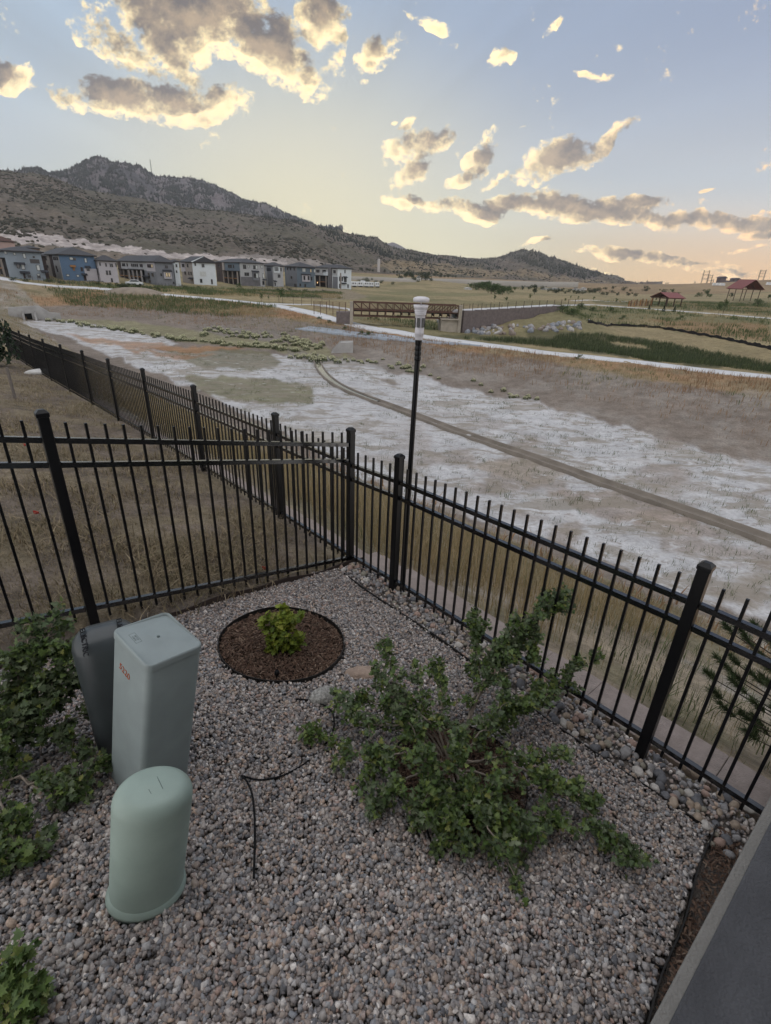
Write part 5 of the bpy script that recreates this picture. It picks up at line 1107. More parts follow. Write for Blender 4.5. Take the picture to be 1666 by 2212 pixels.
M_REED = mat_island('reed_blade', [(.045, .06, .027), (.06, .08, .036), (.035, .05, .023), (.085, .095, .045)], rough=.7, trans=.2, bscale=4)
M_RUSTG = mat_island('rusty_weed', [(.25, .145, .08), (.30, .185, .105), (.21, .125, .07), (.28, .20, .12), (.18, .115, .07)], rough=.9, trans=.15, bscale=4)
def scatter(mask, n, power=1.0, rmax=400):
    """random ground points from the cells where mask holds; nearer land gets more of them"""
    cell = mask[:-1, :-1] & mask[1:, 1:] & (_rd[:-1, None] < rmax); i, j = np.nonzero(cell); w = (_rd[i] ** (2 - power)) if True else 1
    w = w * np.minimum(np.gradient(_rd)[i] / _rd[i], 1); w = w / w.sum(); c = rng.choice(len(i), n, p=w); u_, v_ = rng.random(n), rng.random(n); a, b = i[c], j[c]
    f = lambda Q: Q[a, b] * (1 - u_) * (1 - v_) + Q[a + 1, b] * u_ * (1 - v_) + Q[a, b + 1] * (1 - u_) * v_ + Q[a + 1, b + 1] * u_ * v_
    return np.stack([f(GX), f(GY), f(GZ)], -1)
inview = (PXx > -120) & (PXx < 1790) & (PXy < 2300)
nearslope = (GS > .62) & (GS < 13.2) & (GZ > FLOOR + .25) & inview
P = scatter(nearslope & (GS < 9), 15000, 1.1); t_, s_ = st_of(P[:, 0], P[:, 1]); keep = rng.random(len(P)) < (.25 + .75 * sstep(.38, .55, fbm2(P[:, 0], P[:, 1], .55, 61, 4) + .25 * sstep(0, 6, t_) - .12 * sstep(1, -2, t_))); P = P[keep]; t_, s_ = st_of(P[:, 0], P[:, 1])
P = P[(t_ > 1.4) | (rng.random(len(P)) < .45)]; t_, s_ = st_of(P[:, 0], P[:, 1])
hgt = np.where(t_ > 1.4, .42, .17) * rng.uniform(.6, 1.3, len(P)) * np.interp(s_, [.6, 1.0, 7, 9], [.7, 1, .8, .45])
tufts('dry_grass', P, hgt, 7, M_STRAW, 'tall dry straw coloured grass on the bank below the fence', 'grass', .8, .4, .016)
P = scatter(nearslope & (GS > 7), 5000, 1.0); tufts('dry_grass', P, rng.uniform(.12, .3, len(P)), 6, M_STRAW, 'short dry grass low on the bank', 'grass', .9, .4, .03)
P = scatter(nearslope, 5000, 1.0); keep = fbm2(P[:, 0], P[:, 1], .45, 62, 4) > .52; P = P[keep]; tufts('weeds', P, rng.uniform(.08, .28, len(P)), 8, M_WEED, 'low green weeds among the dry grass', 'weeds', 1.0, .5, .03)
# dead straw in the neighbour's yard
P = scatter(yardm & inview & (GS < -.05), 30000, 1.3, 40); n = len(P)
tufts('dead_grass', P, rng.uniform(.018, .05, n) * (1 + 1.3 * (fbm2(P[:, 0], P[:, 1], 1.4, 69, 4) > .52)), 3, M_STRAWD, 'sparse dead straw lying on the bare soil', 'grass', 2.2, 1.5, .09)
# far bank
fb = bank & (GZ > FLOOR + .25) & inview & (PXy > yb + 5)
P = scatter(fb, 11000, .9, 140); pxs, pys, _ = proj(P); yb_ = np.interp(pxs, [-300, 30, 200, 400, 600, 700, 850, 1000, 1250, 1400, 1666, 2200], [585, 610, 622, 640, 661, 685, 718, 740, 770, 787, 816, 890])
keep = (rng.random(len(P)) < np.clip(1.15 - (pys - yb_) / 75, .12, 1)); P = P[keep]; r_ = rng.random(len(P)); zn = fbm2(P[:, 0], P[:, 1], .09, 63, 4)
k1 = zn > .44
tufts('weeds', P[k1], rng.uniform(.25, .6, k1.sum()), 6, M_RUSTG, 'rusty brown weeds on the far bank under the path', 'weeds', 1.2, .5, .07)
k2 = ~k1 & (r_ < .75); tufts('dry_grass', P[k2], rng.uniform(.2, .5, k2.sum()), 6, M_STRAW, 'dry straw grass on the far bank', 'grass', 1.2, .5, .06)
k3 = ~k1 & (r_ >= .75); tufts('weeds', P[k3], rng.uniform(.2, .5, k3.sum()), 7, M_WEED, 'olive weeds on the far bank', 'weeds', 1.2, .5, .08)
# reeds by the creek
def pxmask(poly): return inpoly(PXx, PXy, poly) & (GS > 20)
rd_ = (pxmask([(1010, 734), (1100, 731), (1250, 738), (1400, 757), (1666, 790), (1900, 830), (1900, 850), (1666, 806), (1500, 785), (1250, 757), (1000, 731)]) | pxmask([(1210, 722), (1290, 722), (1430, 740), (1800, 815), (1666, 800), (1400, 780), (1250, 745), (1190, 738)])) & ~pxmask([(1310, 738), (1380, 747), (1410, 757), (1330, 750)]) & (PXy < yb - 3)
P = scatter(rd_, 6500, .9, 140); q = rng.random(len(P)) < .3; tufts('weeds', P[q], rng.uniform(.3, .7, q.sum()), 7, M_WEED, 'olive weeds mixed through the creek reeds', 'weeds', .9, .4, .06); P = P[~q]; tufts('reeds', P, rng.uniform(.35, .8, len(P)), 7, M_REED, 'dark green reeds filling the creek bed', 'reeds', .8, .25, .06)
# olive brush on the creek banks and park edge
ob = (pxmask([(1200, 660), (1330, 664), (1500, 676), (1666, 690), (1666, 745), (1500, 718), (1300, 700), (1240, 690)]) | pxmask([(800, 683), (990, 700), (960, 716), (860, 706), (780, 694)]) | pxmask([(1280, 650), (1666, 655), (1666, 684), (1480, 670)]))
P = scatter(ob, 5000, .6, 320); d_ = np.hypot(P[:, 0], P[:, 1]); k1 = fbm2(P[:, 0], P[:, 1], .12, 66, 4) > .47
tufts('brush', P[k1], rng.uniform(.3, .9, k1.sum()), 7, M_WEED, 'olive green brush along the creek and park', 'brush', 1.3, .4, .11); tufts('dry_grass', P[~k1], rng.uniform(.3, .7, (~k1).sum()), 6, M_STRAW, 'tall dry grass along the creek bank', 'grass', 1.2, .4, .08)
fg = (pxmask([(0, 612), (100, 620), (300, 634), (600, 662), (560, 690), (300, 672), (0, 650)]) | pxmask([(80, 602), (300, 618), (480, 624), (740, 632), (740, 646), (480, 640), (250, 626), (100, 612)])) & inview
P = scatter(fg, 5500, .5, 220); k1 = fbm2(P[:, 0], P[:, 1], .06, 67, 4) > .5
tufts('brush', P[k1], rng.uniform(.3, .9, k1.sum()), 7, M_WEED, 'olive brush between the houses and the pond', 'brush', 1.5, .45, .12); tufts('dry_grass', P[~k1], rng.uniform(.3, .7, (~k1).sum()), 6, M_STRAW, 'dry grass field in front of the houses', 'grass', 1.5, .4, .1)
# weeds dotted on the white silt
P = scatter(flat & inview & (PXx > 300), 2600, .6, 90); P = P[fbm2(P[:, 0], P[:, 1], .16, 68, 4) > .47]; tufts('weeds', P, rng.uniform(.06, .26, len(P)), 12, M_WEED, 'scattered small weeds on the white pond bed', 'weeds', 1.4, .8, .06)
# rabbitbrush, clump by clump
M_RAB = mat_island('rabbitbrush_bloom', [(.45, .44, .28), (.38, .38, .23), (.53, .51, .35), (.31, .32, .19)], rough=.9, bscale=8)
M_RABG = mat_island('rabbitbrush_stem', [(.09, .10, .05), (.12, .13, .07), (.07, .085, .04)], rough=.9, bscale=8)
def blob_leaves(n, rx, rz, size, low=0.0, hi=1.0):
    d = rng.normal(size=(n, 3)); d /= np.linalg.norm(d, axis=1)[:, None]; d[:, 2] = np.abs(d[:, 2]); r = rng.uniform(.65, 1.0, n)[:, None]; P = d * r * np.array([rx, rx, rz]); k = (P[:, 2] >= low * rz) & (P[:, 2] <= hi * rz); P = P[k]; n = len(P)
    a = rng.normal(size=(n, 3)); a /= np.linalg.norm(a, axis=1)[:, None]; b = np.cross(a, rng.normal(size=(n, 3))); b /= np.linalg.norm(b, axis=1)[:, None]; s = size * rng.uniform(.6, 1.4, n)[:, None]
    V = np.stack([P - a * s - b * s * .6, P + a * s - b * s * .6, P + a * s + b * s * .6, P - a * s + b * s * .6], 1).reshape(-1, 3); return V, np.arange(n * 4).reshape(n, 4)
rab = []
for k in range(5): rab.append((np_mesh('bloom', *blob_leaves(170, .5, .62, .055, .5, 1)), np_mesh('stems', *blob_leaves(150, .46, .55, .06, 0, .6))))
for a, b in rab: a.materials.append(M_RAB); b.materials.append(M_RABG)
RB = []
def rab_line(pts, n, jx, jy, s0, s1):
    pts = np.array(pts, float); sg = np.r_[0, np.cumsum(np.linalg.norm(np.diff(pts, axis=0), axis=1))]
    for q in rng.uniform(0, sg[-1], n): RB.append((np.interp(q, sg, pts[:, 0]) + rng.normal(0, jx), np.interp(q, sg, pts[:, 1]) + rng.normal(0, jy), rng.uniform(s0, s1)))
rab_line([(105, 692), (180, 702), (260, 714), (340, 727), (420, 738), (500, 746), (580, 752), (660, 760)], 110, 8, 2, .6, 1.2)
rab_line([(440, 712), (520, 722), (600, 734), (670, 745), (690, 752)], 85, 16, 5, .5, 1.15)
rab_line([(640, 770), (690, 778), (720, 790)], 14, 8, 4, .7, 1.1); rab_line([(740, 770), (840, 790), (900, 800)], 30, 14, 5, .45, .8); rab_line([(900, 810), (1010, 830), (1080, 850), (1190, 870)], 14, 10, 5, .4, .7)
for x, y, s in RB:
    p = hit(x, y); r = empty('rabbitbrush', tuple(p), 'rounded yellow green flowering rabbitbrush clump on the silty pond bed', 'shrub', 'rabbitbrush clumps on the pond bed'); r.scale = (s, s, s * random.uniform(.8, 1.1)); r.rotation_euler = (0, 0, random.uniform(0, 6.28)); a, b = rab[random.randrange(5)]
    link('bloom', a, None, r); link('stems', b, None, r)
# riprap
M_RIP = [mat('riprap_' + nme, c, rough=.9, var=.3, scale=2, bump=.3, bscale=12) for nme, c in (('grey', (.25, .24, .24)), ('blue', (.19, .2, .22)), ('pale', (.36, .34, .32)), ('brown', (.2, .165, .14)))]
rip = []
for k in range(8):
    v, f = stones(np.zeros((1, 3)), [2.0], (I1v, I1f), jit=.2, flat=.75); me = np_mesh('riprap_rock', v, f); me.materials.append(M_RIP[k % 4]); rip.append(me)
rp = pxmask([(985, 706), (1010, 708), (1200, 700), (1270, 694), (1285, 704), (1230, 716), (1100, 724), (1000, 722), (960, 714)]) | pxmask([(940, 690), (985, 684), (990, 706), (950, 706)])
P = scatter(rp, 250, .4, 140)
for p in P:
    o = bpy.data.objects.new('riprap_rock', rip[random.randrange(8)]); COL.objects.link(o); s = random.uniform(.28, .62); o.location = (p[0], p[1], p[2] + s * .2); o.scale = (s, s, s); o.rotation_euler = (random.random() * 6, random.random() * 6, random.random() * 6)
    tag(o, 'angular grey riprap rock on the creek bank under the block wall', 'rock', 'riprap rocks below the block wall')
# ------------------------------------------------------------------ houses beyond the pond
HE = np.array([math.cos(R(40)), math.sin(R(40)), 0]); HS = np.array([-math.sin(R(40)), math.cos(R(40)), 0]); UPZ = np.array([0, 0, 1.])   # along the end wall; along the long side, away from us
def stucco(n, c, v=.07): return mat(n, c, rough=.9, var=v, scale=.6, bump=.15, bscale=6)
M_ROOF = mat('dark_roof_shingle', (.05, .05, .055), rough=.75, var=.25, scale=3, bump=.3, bscale=8)
M_FASC = mat('dark_fascia', (.03, .027, .027), rough=.8, var=.1)
M_WIN = mat('dark_window_glass', (.02, .024, .03), rough=.1, var=.15, scale=.6, spec=.8)
M_WINP = mat('pale_window_pane', (.46, .48, .47), rough=.25, var=.1, scale=.8, spec=.6)  # one even pale colour over the whole pane
M_FRM = mat('dark_frame', (.07, .065, .065), rough=.7, var=.1)
M_FRML = mat('white_frame', (.5, .5, .5), rough=.7, var=.1)
M_AWN = mat('dark_awning', (.03, .032, .038), rough=.8, var=.15)
M_WOODB = mat('orange_brown_timber', (.22, .11, .045), rough=.8, var=.25, scale=3)
M_DOOR = mat('dark_door', (.04, .03, .03), rough=.7, var=.15)
M_PORCH_SHADE = mat('porch_shade', (.022, .02, .02), rough=.9, var=.2)
M_COLW = mat('pale_column', (.36, .34, .33), rough=.85, var=.1)
M_COLT = mat('tan_column', (.22, .19, .165), rough=.85, var=.12)
M_LAMPW = bpy.data.materials.new('warm_porch_lamp'); M_LAMPW.use_nodes = True; _b = M_LAMPW.node_tree.nodes['Principled BSDF']; _b.inputs['Emission Color'].default_value = (1, .62, .25, 1); _b.inputs['Emission Strength'].default_value = 3.0
M_LITW = bpy.data.materials.new('lit_window'); M_LITW.use_nodes = True; _b = M_LITW.node_tree.nodes['Principled BSDF']; _b.inputs['Base Color'].default_value = (.3, .26, .18, 1); _b.inputs['Emission Color'].default_value = (1, .72, .38, 1); _b.inputs['Emission Strength'].default_value = .28
def solve_w(M0, dirv, px):
    """how far along dirv from M0 until it reaches picture column px"""
    lo, hi = 0.0, 40.0; s0 = proj(M0)[0]; sg = 1 if px > s0 else -1
    for _ in range(40):
        m = (lo + hi) / 2
        if (proj(M0 + dirv * m)[0] - px) * sg < 0: lo = m
        else: hi = m
    return lo
class House:
    def __init__(s, label, xl, xm, xr, ybase, d, yeave, wall, roof='hip', wall2=None, rise=1.5, over=.5, ext=0.0, name='house'):
        M0 = hit(xm, ybase) if d < 999 else at_d(xm, ybase, d - 1000); d = float(np.hypot(M0[0], M0[1])); s.M = M0; s.w = solve_w(M0, HE, xr); s.d = max(3.0, solve_w(M0, HS, xl))
        s.h = float(at_d(xm, yeave, d)[2] - M0[2]); s.root = empty(name, tuple(M0), label, 'house'); s.rot = R(40)
        b = MB(); b.box(HE * s.w / 2 + HS * s.d / 2 + UPZ * (s.h / 2 - .6), (s.w, s.d, s.h + 1.2), ax=(HE, HS, UPZ)); s.wall = b.build('wall', wall, s.root)
        s.roof(roof, rise, over); s.over = over
    def P(s, u, e, z): return HE * u + HS * e + UPZ * z
    def roof(s, kind, rise, o):
        b = MB(); w, d, h = s.w, s.d, s.h; t = .22
        if kind == 'none': return
        c = [s.P(-o, -o, h), s.P(w + o, -o, h), s.P(w + o, d + o, h), s.P(-o, d + o, h)]
        b.add([q - UPZ * .02 for q in c] + [q + UPZ * t for q in c], [(3, 2, 1, 0), (0, 1, 5, 4), (1, 2, 6, 5), (2, 3, 7, 6), (3, 0, 4, 7)])
        f = b.build('fascia', M_FASC, None); b = MB()
        if kind == 'hip':
            m = min(w, d) / 2; r0, r1 = (s.P(w / 2, m, h + t + rise), s.P(w / 2, d - m, h + t + rise)) if d > w else (s.P(m, d / 2, h + t + rise), s.P(w - m, d / 2, h + t + rise))
            T = [q + UPZ * (t + .003) for q in c]
            b.add(T + [r0, r1], [(0, 1, 4), (1, 2, 5, 4), (2, 3, 5), (3, 0, 4, 5)] if d > w else [(0, 1, 5, 4), (1, 2, 5), (2, 3, 4, 5), (3, 0, 4)])
        else:   # gable over the end wall
            T = [q + UPZ * (t + .003) for q in c]; g0, g1 = s.P(w / 2, -o, h + t + rise), s.P(w / 2, d + o, h + t + rise)
            b.add(T + [g0, g1], [(1, 2, 5, 4), (3, 0, 4, 5)]); b.add([T[0], T[1], g0], [(0, 1, 2)]); b.add([T[2], T[3], g1], [(0, 1, 2)])
        r = b.build('roof', M_ROOF, s.root); f.parent = r
        if kind == 'gable':
            b = MB(); b.add([s.P(-.02, -.012, h - .1), s.P(w + .02, -.012, h - .1), s.P(w, -.012, h + .2), s.P(w / 2, -.012, h + rise + .02), s.P(0, -.012, h + .2)], [(0, 1, 2, 3, 4)]); 
            b.add([s.P(-.02, -o - .02, h + t - .1), s.P(w / 2, -o - .02, h + t + rise - .12), s.P(w / 2, -o - .02, h + t + rise + .1), s.P(-o, -o - .02, h + t + .05)], [(0, 1, 2, 3)])
            b.build('gable_trim', s.wall.data.materials[0], s.root)
    def panel(s, face, u, v, w, h, m, name='wall_panel', off=.06, parent=None):
        """a piece lying on a face; u, v its centre and w, h its size as shares of the face"""
        b = MB()
        if face == 'e': b.box(s.P(s.w * u, -off / 2, s.h * v), (s.w * w, off, s.h * h), ax=(HE, HS, UPZ))
        else: b.box(s.P(-off / 2, s.d * (1 - u), s.h * v), (off, s.d * w, s.h * h), ax=(HE, HS, UPZ))
        return b.build(name, m, parent or s.root)
    def win(s, face, u, v, w, h, m=None, fr=None, base=0.0):
        m = m or M_WIN; fr = fr or M_FRM; L = s.w if face == 'e' else s.d; b = MB(); W_, H_ = L * w, s.h * h; t = .09
        q = (lambda a, e, z: s.P(a, -e, z)) if face == 'e' else (lambda a, e, z: s.P(-e, L - a, z)); ax = (HE, HS, UPZ); sw = (lambda a, b_, c: (a, b_, c)) if face == 'e' else (lambda a, b_, c: (b_, a, c))
        c = L * u; z = s.h * v; e = base + .05
        for dx in (-W_ / 2, 0, W_ / 2) if W_ > 1.0 else (-W_ / 2, W_ / 2): b.box(q(c + dx, e, z), sw(t, .1, H_ + t), ax=ax)
        for dz in (-H_ / 2, H_ / 2): b.box(q(c, e + .003, z + dz), sw(W_ - t, .1, t), ax=ax)
        f = b.build('window', fr, s.root); g = MB(); g.box(q(c, base + .025, z), sw(W_ - t, .035, H_ - t), ax=ax); g.build('pane', m, f)
    def awn(s, face, u, v, w, dep=.9, m=None):
        b = MB(); L = s.w if face == 'e' else s.d; z = s.h * v
        if face == 'e': vs = [s.P(L * (u - w / 2), 0, z + .25), s.P(L * (u + w / 2), 0, z + .25), s.P(L * (u + w / 2), -dep, z - .08), s.P(L * (u - w / 2), -dep, z - .08)]
        else: vs = [s.P(0, L * (1 - u + w / 2), z + .25), s.P(0, L * (1 - u - w / 2), z + .25), s.P(-dep, L * (1 - u - w / 2), z - .08), s.P(-dep, L * (1 - u + w / 2), z - .08)]
        vs += [v_ - UPZ * .2 for v_ in vs]; b.add(vs, [(0, 3, 2, 1), (4, 5, 6, 7), (3, 7, 6, 2), (0, 4, 7, 3), (1, 2, 6, 5)]); b.build('awning', m or M_AWN, s.root)
    def box(s, face, u, v, w, h, dep, m, name='bay'):
        b = MB()
        if face == 'e': b.box(s.P(s.w * u, -dep / 2, s.h * v), (s.w * w, dep, s.h * h), ax=(HE, HS, UPZ))
        else: b.box(s.P(-dep / 2, s.d * (1 - u), s.h * v), (dep, s.d * w, s.h * h), ax=(HE, HS, UPZ))
        return b.build(name, m, s.root)
    def porch(s, u0, u1, n, colm, floors=2, top=.60):
        """open balconies on the long side: recess shade painted on a flat panel, columns, beams, rails"""
        w = u1 - u0; s.panel('s', (u0 + u1) / 2, top / 2, w, top, M_PORCH_SHADE, 'porch_shade_panel', .05)  # recess shade is put into the dark colour of a flat panel
        L = s.d
        for i in range(n + 1):
            u = u0 + w * i / n; b = MB(); b.box(s.P(-.9, L * (1 - u), s.h * top / 2 - .2), (.42, .42, s.h * top + .4), ax=(HE, HS, UPZ)); b.build('porch_column', colm, s.root)
        b = MB(); b.box(s.P(-.55, L * (1 - (u0 + u1) / 2), s.h * top + .12), (1.3, L * w + .5, .26), ax=(HE, HS, UPZ)); b.build('porch_roof', M_FASC, s.root)
        for f in range(1, floors):
            z = s.h * top * f / floors; b = MB(); b.box(s.P(-.85, L * (1 - (u0 + u1) / 2), z), (.2, L * w, .26), ax=(HE, HS, UPZ)); b.build('porch_beam', M_WOODB, s.root)
            b = MB()
            for k in range(4): b.box(s.P(-.9, L * (1 - (u0 + u1) / 2), z + .3 + k * .25), (.05, L * w, .04), ax=(HE, HS, UPZ))
            b.build('balcony_rail', M_FRM, s.root)
GRY = stucco('blue_grey_siding', (.20, .23, .26)); BLU = stucco('slate_blue_siding', (.095, .145, .22)); BEI = stucco('beige_stucco', (.27, .245, .225)); BRN = stucco('dark_brown_siding', (.055, .042, .04)); LIL = stucco('pale_lilac_stucco', (.37, .35, .37))
CHR = stucco('charcoal_siding', (.16, .165, .18)); WHT = stucco('white_stucco', (.52, .55, .57)); STN = stucco('grey_stone_base', (.13, .125, .13), .25); DSL = stucco('dark_slate_siding', (.105, .13, .155)); LGR = stucco('light_grey_stucco', (.33, .33, .335))
# 1
h = House('grey blue three storey house at the far left of the row', -2, 24, 100, 601, 121, 543, GRY, 'hip', rise=1.1, over=.7)
for u, v, w, hh, m in ((.02, .95, .07, .10, M_WINP), (.26, .92, .06, .09, M_WINP), (.52, .86, .07, .17, M_WINP), (.78, .83, .05, .06, M_WIN), (.28, .47, .08, .16, M_WIN), (.41, .45, .09, .19, M_WINP), (.84, .43, .09, .20, M_WINP), (.53, .09, .08, .09, M_WIN), (.8, .08, .08, .09, M_WIN), (.8, .16, .08, .06, M_WINP)): h.win('e', u, v, w, hh, m)
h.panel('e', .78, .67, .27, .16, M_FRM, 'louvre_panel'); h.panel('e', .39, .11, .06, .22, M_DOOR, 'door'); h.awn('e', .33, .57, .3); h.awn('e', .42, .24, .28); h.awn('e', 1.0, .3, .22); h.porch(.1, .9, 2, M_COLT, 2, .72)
h2 = House('reddish roofed building rising behind the far left house', -40, -12, 40, 560, 1250, 521, stucco('pinkish_stucco', (.33, .24, .22)), 'gable', rise=1.6, over=.4)
h2.win('e', .75, .5, .1, .2); h2.win('e', .3, .5, .1, .2); h2.root.children[1].data.materials[0] = mat('red_brown_roof', (.13, .085, .08), rough=.85, var=.2, scale=2)
h3 = House('brown low building with red brown roof on the cut slope', 48, 54, 92, 566, 1262, 536, stucco('brown_stucco', (.16, .125, .105)), 'hip', rise=1.0, over=.3); h3.win('e', .3, .5, .12, .25); h3.win('e', .7, .5, .12, .25)
# 2
h = House('dark brown narrow house squeezed between grey and blue houses', 84, 90, 108, 602, 129, 554, BRN, 'hip', rise=.8, over=.3); h.win('e', .4, .75, .2, .1); h.awn('e', .4, .3, .5)
h = House('slate blue house with beige side and dark hip roof', 97, 138, 213, 605, 133, 551, BLU, 'hip', rise=1.9, over=.6)
h.panel('s', .28, .5, .5, .998, BEI, 'beige_wall'); h.panel('s', .6, .5, .14, .996, BRN, 'brown_wall', .14); h.panel('s', .84, .5, .31, .994, LGR, 'grey_wall', .1); h.panel('e', .82, .25, .36, .5, LIL, 'lilac_wall')
for u, v, w, hh, m in ((.33, .88, .09, .1, M_WINP), (.42, .86, .06, .09, M_WIN), (.73, .83, .06, .17, M_WINP), (.57, .47, .06, .15, M_DOOR), (.75, .48, .07, .14, M_WIN), (.14, .2, .08, .07, M_WINP), (.42, .19, .07, .08, M_WINP)): h.win('e', u, v, w, hh, m, None, .06)
h.awn('e', .33, .58, .16, .6, M_WOODB); h.panel('e', .345, .48, .06, .16, M_WOODB, 'shutter', .1); h.awn('e', .75, .57, .16, .7); h.awn('e', .61, .26, .17, .8); h.panel('e', .62, .11, .07, .21, M_DOOR, 'door', .1)
for u, v in ((.1, .84), (.2, .84), (.34, .84), (.76, .86), (.84, .86), (.93, .86), (.8, .5), (.82, .38), (.34, .5)): h.win('s', u, v, .05, .12, None, None, .1)
# 3
h = House('pale lilac three storey house with dark paired windows', 212, 219, 258, 609, 138, 564, LIL, 'hip', rise=1.3, over=.5)
for u, v, w, hh in ((.1, .86, .07, .14), (.42, .83, .07, .15), (.66, .82, .06, .14), (.76, .82, .06, .14), (.97, .84, .05, .15), (.4, .46, .09, .2), (.56, .46, .09, .2), (.6, .1, .08, .18)): h.win('e', u, v, w, hh)
h.win('s', .5, .5, .3, .3)
# 4
h = House('grey house with white columned balconies and a lit bay window', 258, 341, 379, 616, 146, 567, CHR, 'hip', rise=1.7, over=.55)
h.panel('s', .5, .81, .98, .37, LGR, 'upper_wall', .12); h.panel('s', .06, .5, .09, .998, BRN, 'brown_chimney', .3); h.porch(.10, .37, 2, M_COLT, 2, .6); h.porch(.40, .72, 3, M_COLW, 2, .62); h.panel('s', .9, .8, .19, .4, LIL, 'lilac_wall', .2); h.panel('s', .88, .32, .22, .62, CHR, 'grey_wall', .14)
for u in (.16, .19, .22, .30, .43, .48, .53, .58, .66, .7): h.win('s', u, .84, .03, .13, None, None, .12)
for u, v, m in ((.86, .84, M_WIN), (.9, .84, M_WIN), (.95, .84, M_LITW), (.84, .45, M_WIN), (.93, .45, M_WIN), (.84, .15, M_WIN)): h.win('s', u, v, .04, .14, m, None, .2)
h.awn('s', .78, .37, .16)
h.box('e', .62, .46, .42, .32, .5, LIL, 'bay_window'); h.win('e', .55, .48, .10, .18, M_LITW, None, .5); h.win('e', .69, .48, .10, .18, M_LITW, None, .5); h.win('e', .58, .83, .06, .12); h.win('e', .66, .83, .06, .12); h.win('e', .27, .47, .08, .12); h.win('e', .92, .12, .09, .1); h.awn('e', .62, .66, .5, .7)
h = House('tall narrow white end wall beside the grey house', 379.5, 381, 392, 617, 149, 566, WHT, 'hip', rise=.5, over=.25); h.win('e', .5, .85, .3, .12); h.win('e', .4, .6, .2, .1)
# 5
h = House('white gabled three storey house with a beige side', 396, 420, 469, 614, 154, 567, WHT, 'gable', rise=1.75, over=.55)
h.panel('s', .5, .5, .995, .995, BEI, 'beige_wall'); h.panel('s', .2, .78, .38, .45, LIL, 'upper_wall', .2)
for u, v, w, hh, m in ((.13, .92, .05, .12, M_WIN), (.46, .88, .11, .15, M_WIN), (.33, .50, .07, .2, M_WINP), (.42, .50, .07, .2, M_WINP), (.51, .50, .07, .2, M_WINP), (.31, .17, .09, .17, M_WIN), (.78, .14, .06, .22, M_DOOR)): h.win('e', u, v, w, hh, m, M_FRML if m is M_WINP else None)
for u, v in ((.2, .85), (.3, .85), (.62, .85), (.35, .5), (.65, .5), (.85, .5)): h.win('s', u, v, .1, .14, None, None, .2 if u < .4 else .06)
h.awn('s', .85, .28, .3)
# 6
h = House('white and stone house with tan balcony columns', 470, 522, 573, 617, 171, 568, LGR, 'hip', rise=1.4, over=.5)
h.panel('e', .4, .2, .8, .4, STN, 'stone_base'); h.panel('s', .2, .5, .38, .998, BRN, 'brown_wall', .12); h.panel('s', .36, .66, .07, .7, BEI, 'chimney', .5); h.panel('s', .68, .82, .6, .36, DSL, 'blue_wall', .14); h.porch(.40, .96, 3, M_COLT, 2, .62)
for u in (.56, .62, .67, .76): h.win('s', u, .84, .04, .14, None, None, .14)
h.win('s', .15, .84, .06, .14, None, None, .12); h.win('s', .12, .45, .06, .18, None, None, .12)
for u, v, w, hh, m in ((.18, .84, .12, .18, M_WIN), (.35, .86, .06, .12, M_WINP), (.58, .84, .08, .16, M_WIN), (.68, .84, .08, .16, M_WINP), (.9, .87, .08, .1, M_WINP), (.2, .52, .08, .14, M_WIN), (.3, .52, .08, .14, M_WIN), (.95, .47, .08, .2, M_WINP), (.93, .14, .08, .16, M_WIN)): h.win('e', u, v, w, hh, m)
h.box('e', .6, .44, .24, .36, .5, CHR, 'bay_window'); h.win('e', .55, .47, .08, .2, None, None, .5); h.win('e', .65, .47, .08, .2, M_WINP, None, .5); h.awn('e', .6, .66, .3, .8); h.awn('e', .98, .3, .16)
# 7
h = House('light grey house with a dark recess and a white upper bay', 574, 592, 613, 619, 181, 575, LGR, 'hip', rise=1.2, over=.45)
h.panel('s', .6, .5, .6, .99, CHR, 'recess_wall'); h.panel('s', .5, .85, .5, .16, M_WIN, 'window_band', .12); h.box('e', .35, .84, .6, .3, .3, WHT, 'upper_bay')
for u in (.16, .3, .44): h.win('e', u, .87, .07, .18, None, None, .3)
for u, v in ((.8, .85), (.5, .53), (.64, .53), (.14, .12)): h.win('e', u, v, .09, .15)
h.awn('e', .1, .28, .28)
# 8
h = House('dark slate house with a white bay window in its end wall', 617, 643, 682, 620.5, 189, 577, DSL, 'hip', rise=1.7, over=.6)
h.panel('s', .55, .5, .88, .996, CHR, 'grey_wall')
for u, v, w, hh in ((.25, .9, .08, .13), (.5, .9, .08, .13), (.8, .9, .08, .13), (.55, .48, .1, .12), (.8, .1, .06, .14), (.9, .1, .06, .14)): h.win('s', u, v, w, hh, None, None, .06)
h.box('e', .46, .46, .42, .33, .5, LIL, 'bay_window'); h.awn('e', .46, .66, .5, .8)
for u, v, w, hh, m, bs in ((.35, .48, .08, .2, M_WIN, .5), (.58, .48, .08, .2, M_WIN, .5), (.37, .87, .17, .17, M_WINP, 0), (.75, .85, .06, .16, M_LITW, 0), (.95, .85, .08, .16, M_WINP, 0), (.78, .46, .08, .18, M_WIN, 0), (.15, .12, .08, .14, M_WIN, 0), (.42, .1, .08, .14, M_WIN, 0), (.97, .35, .05, .5, M_WINP, 0)): h.win('e', u, v, w, hh, m, None, bs)
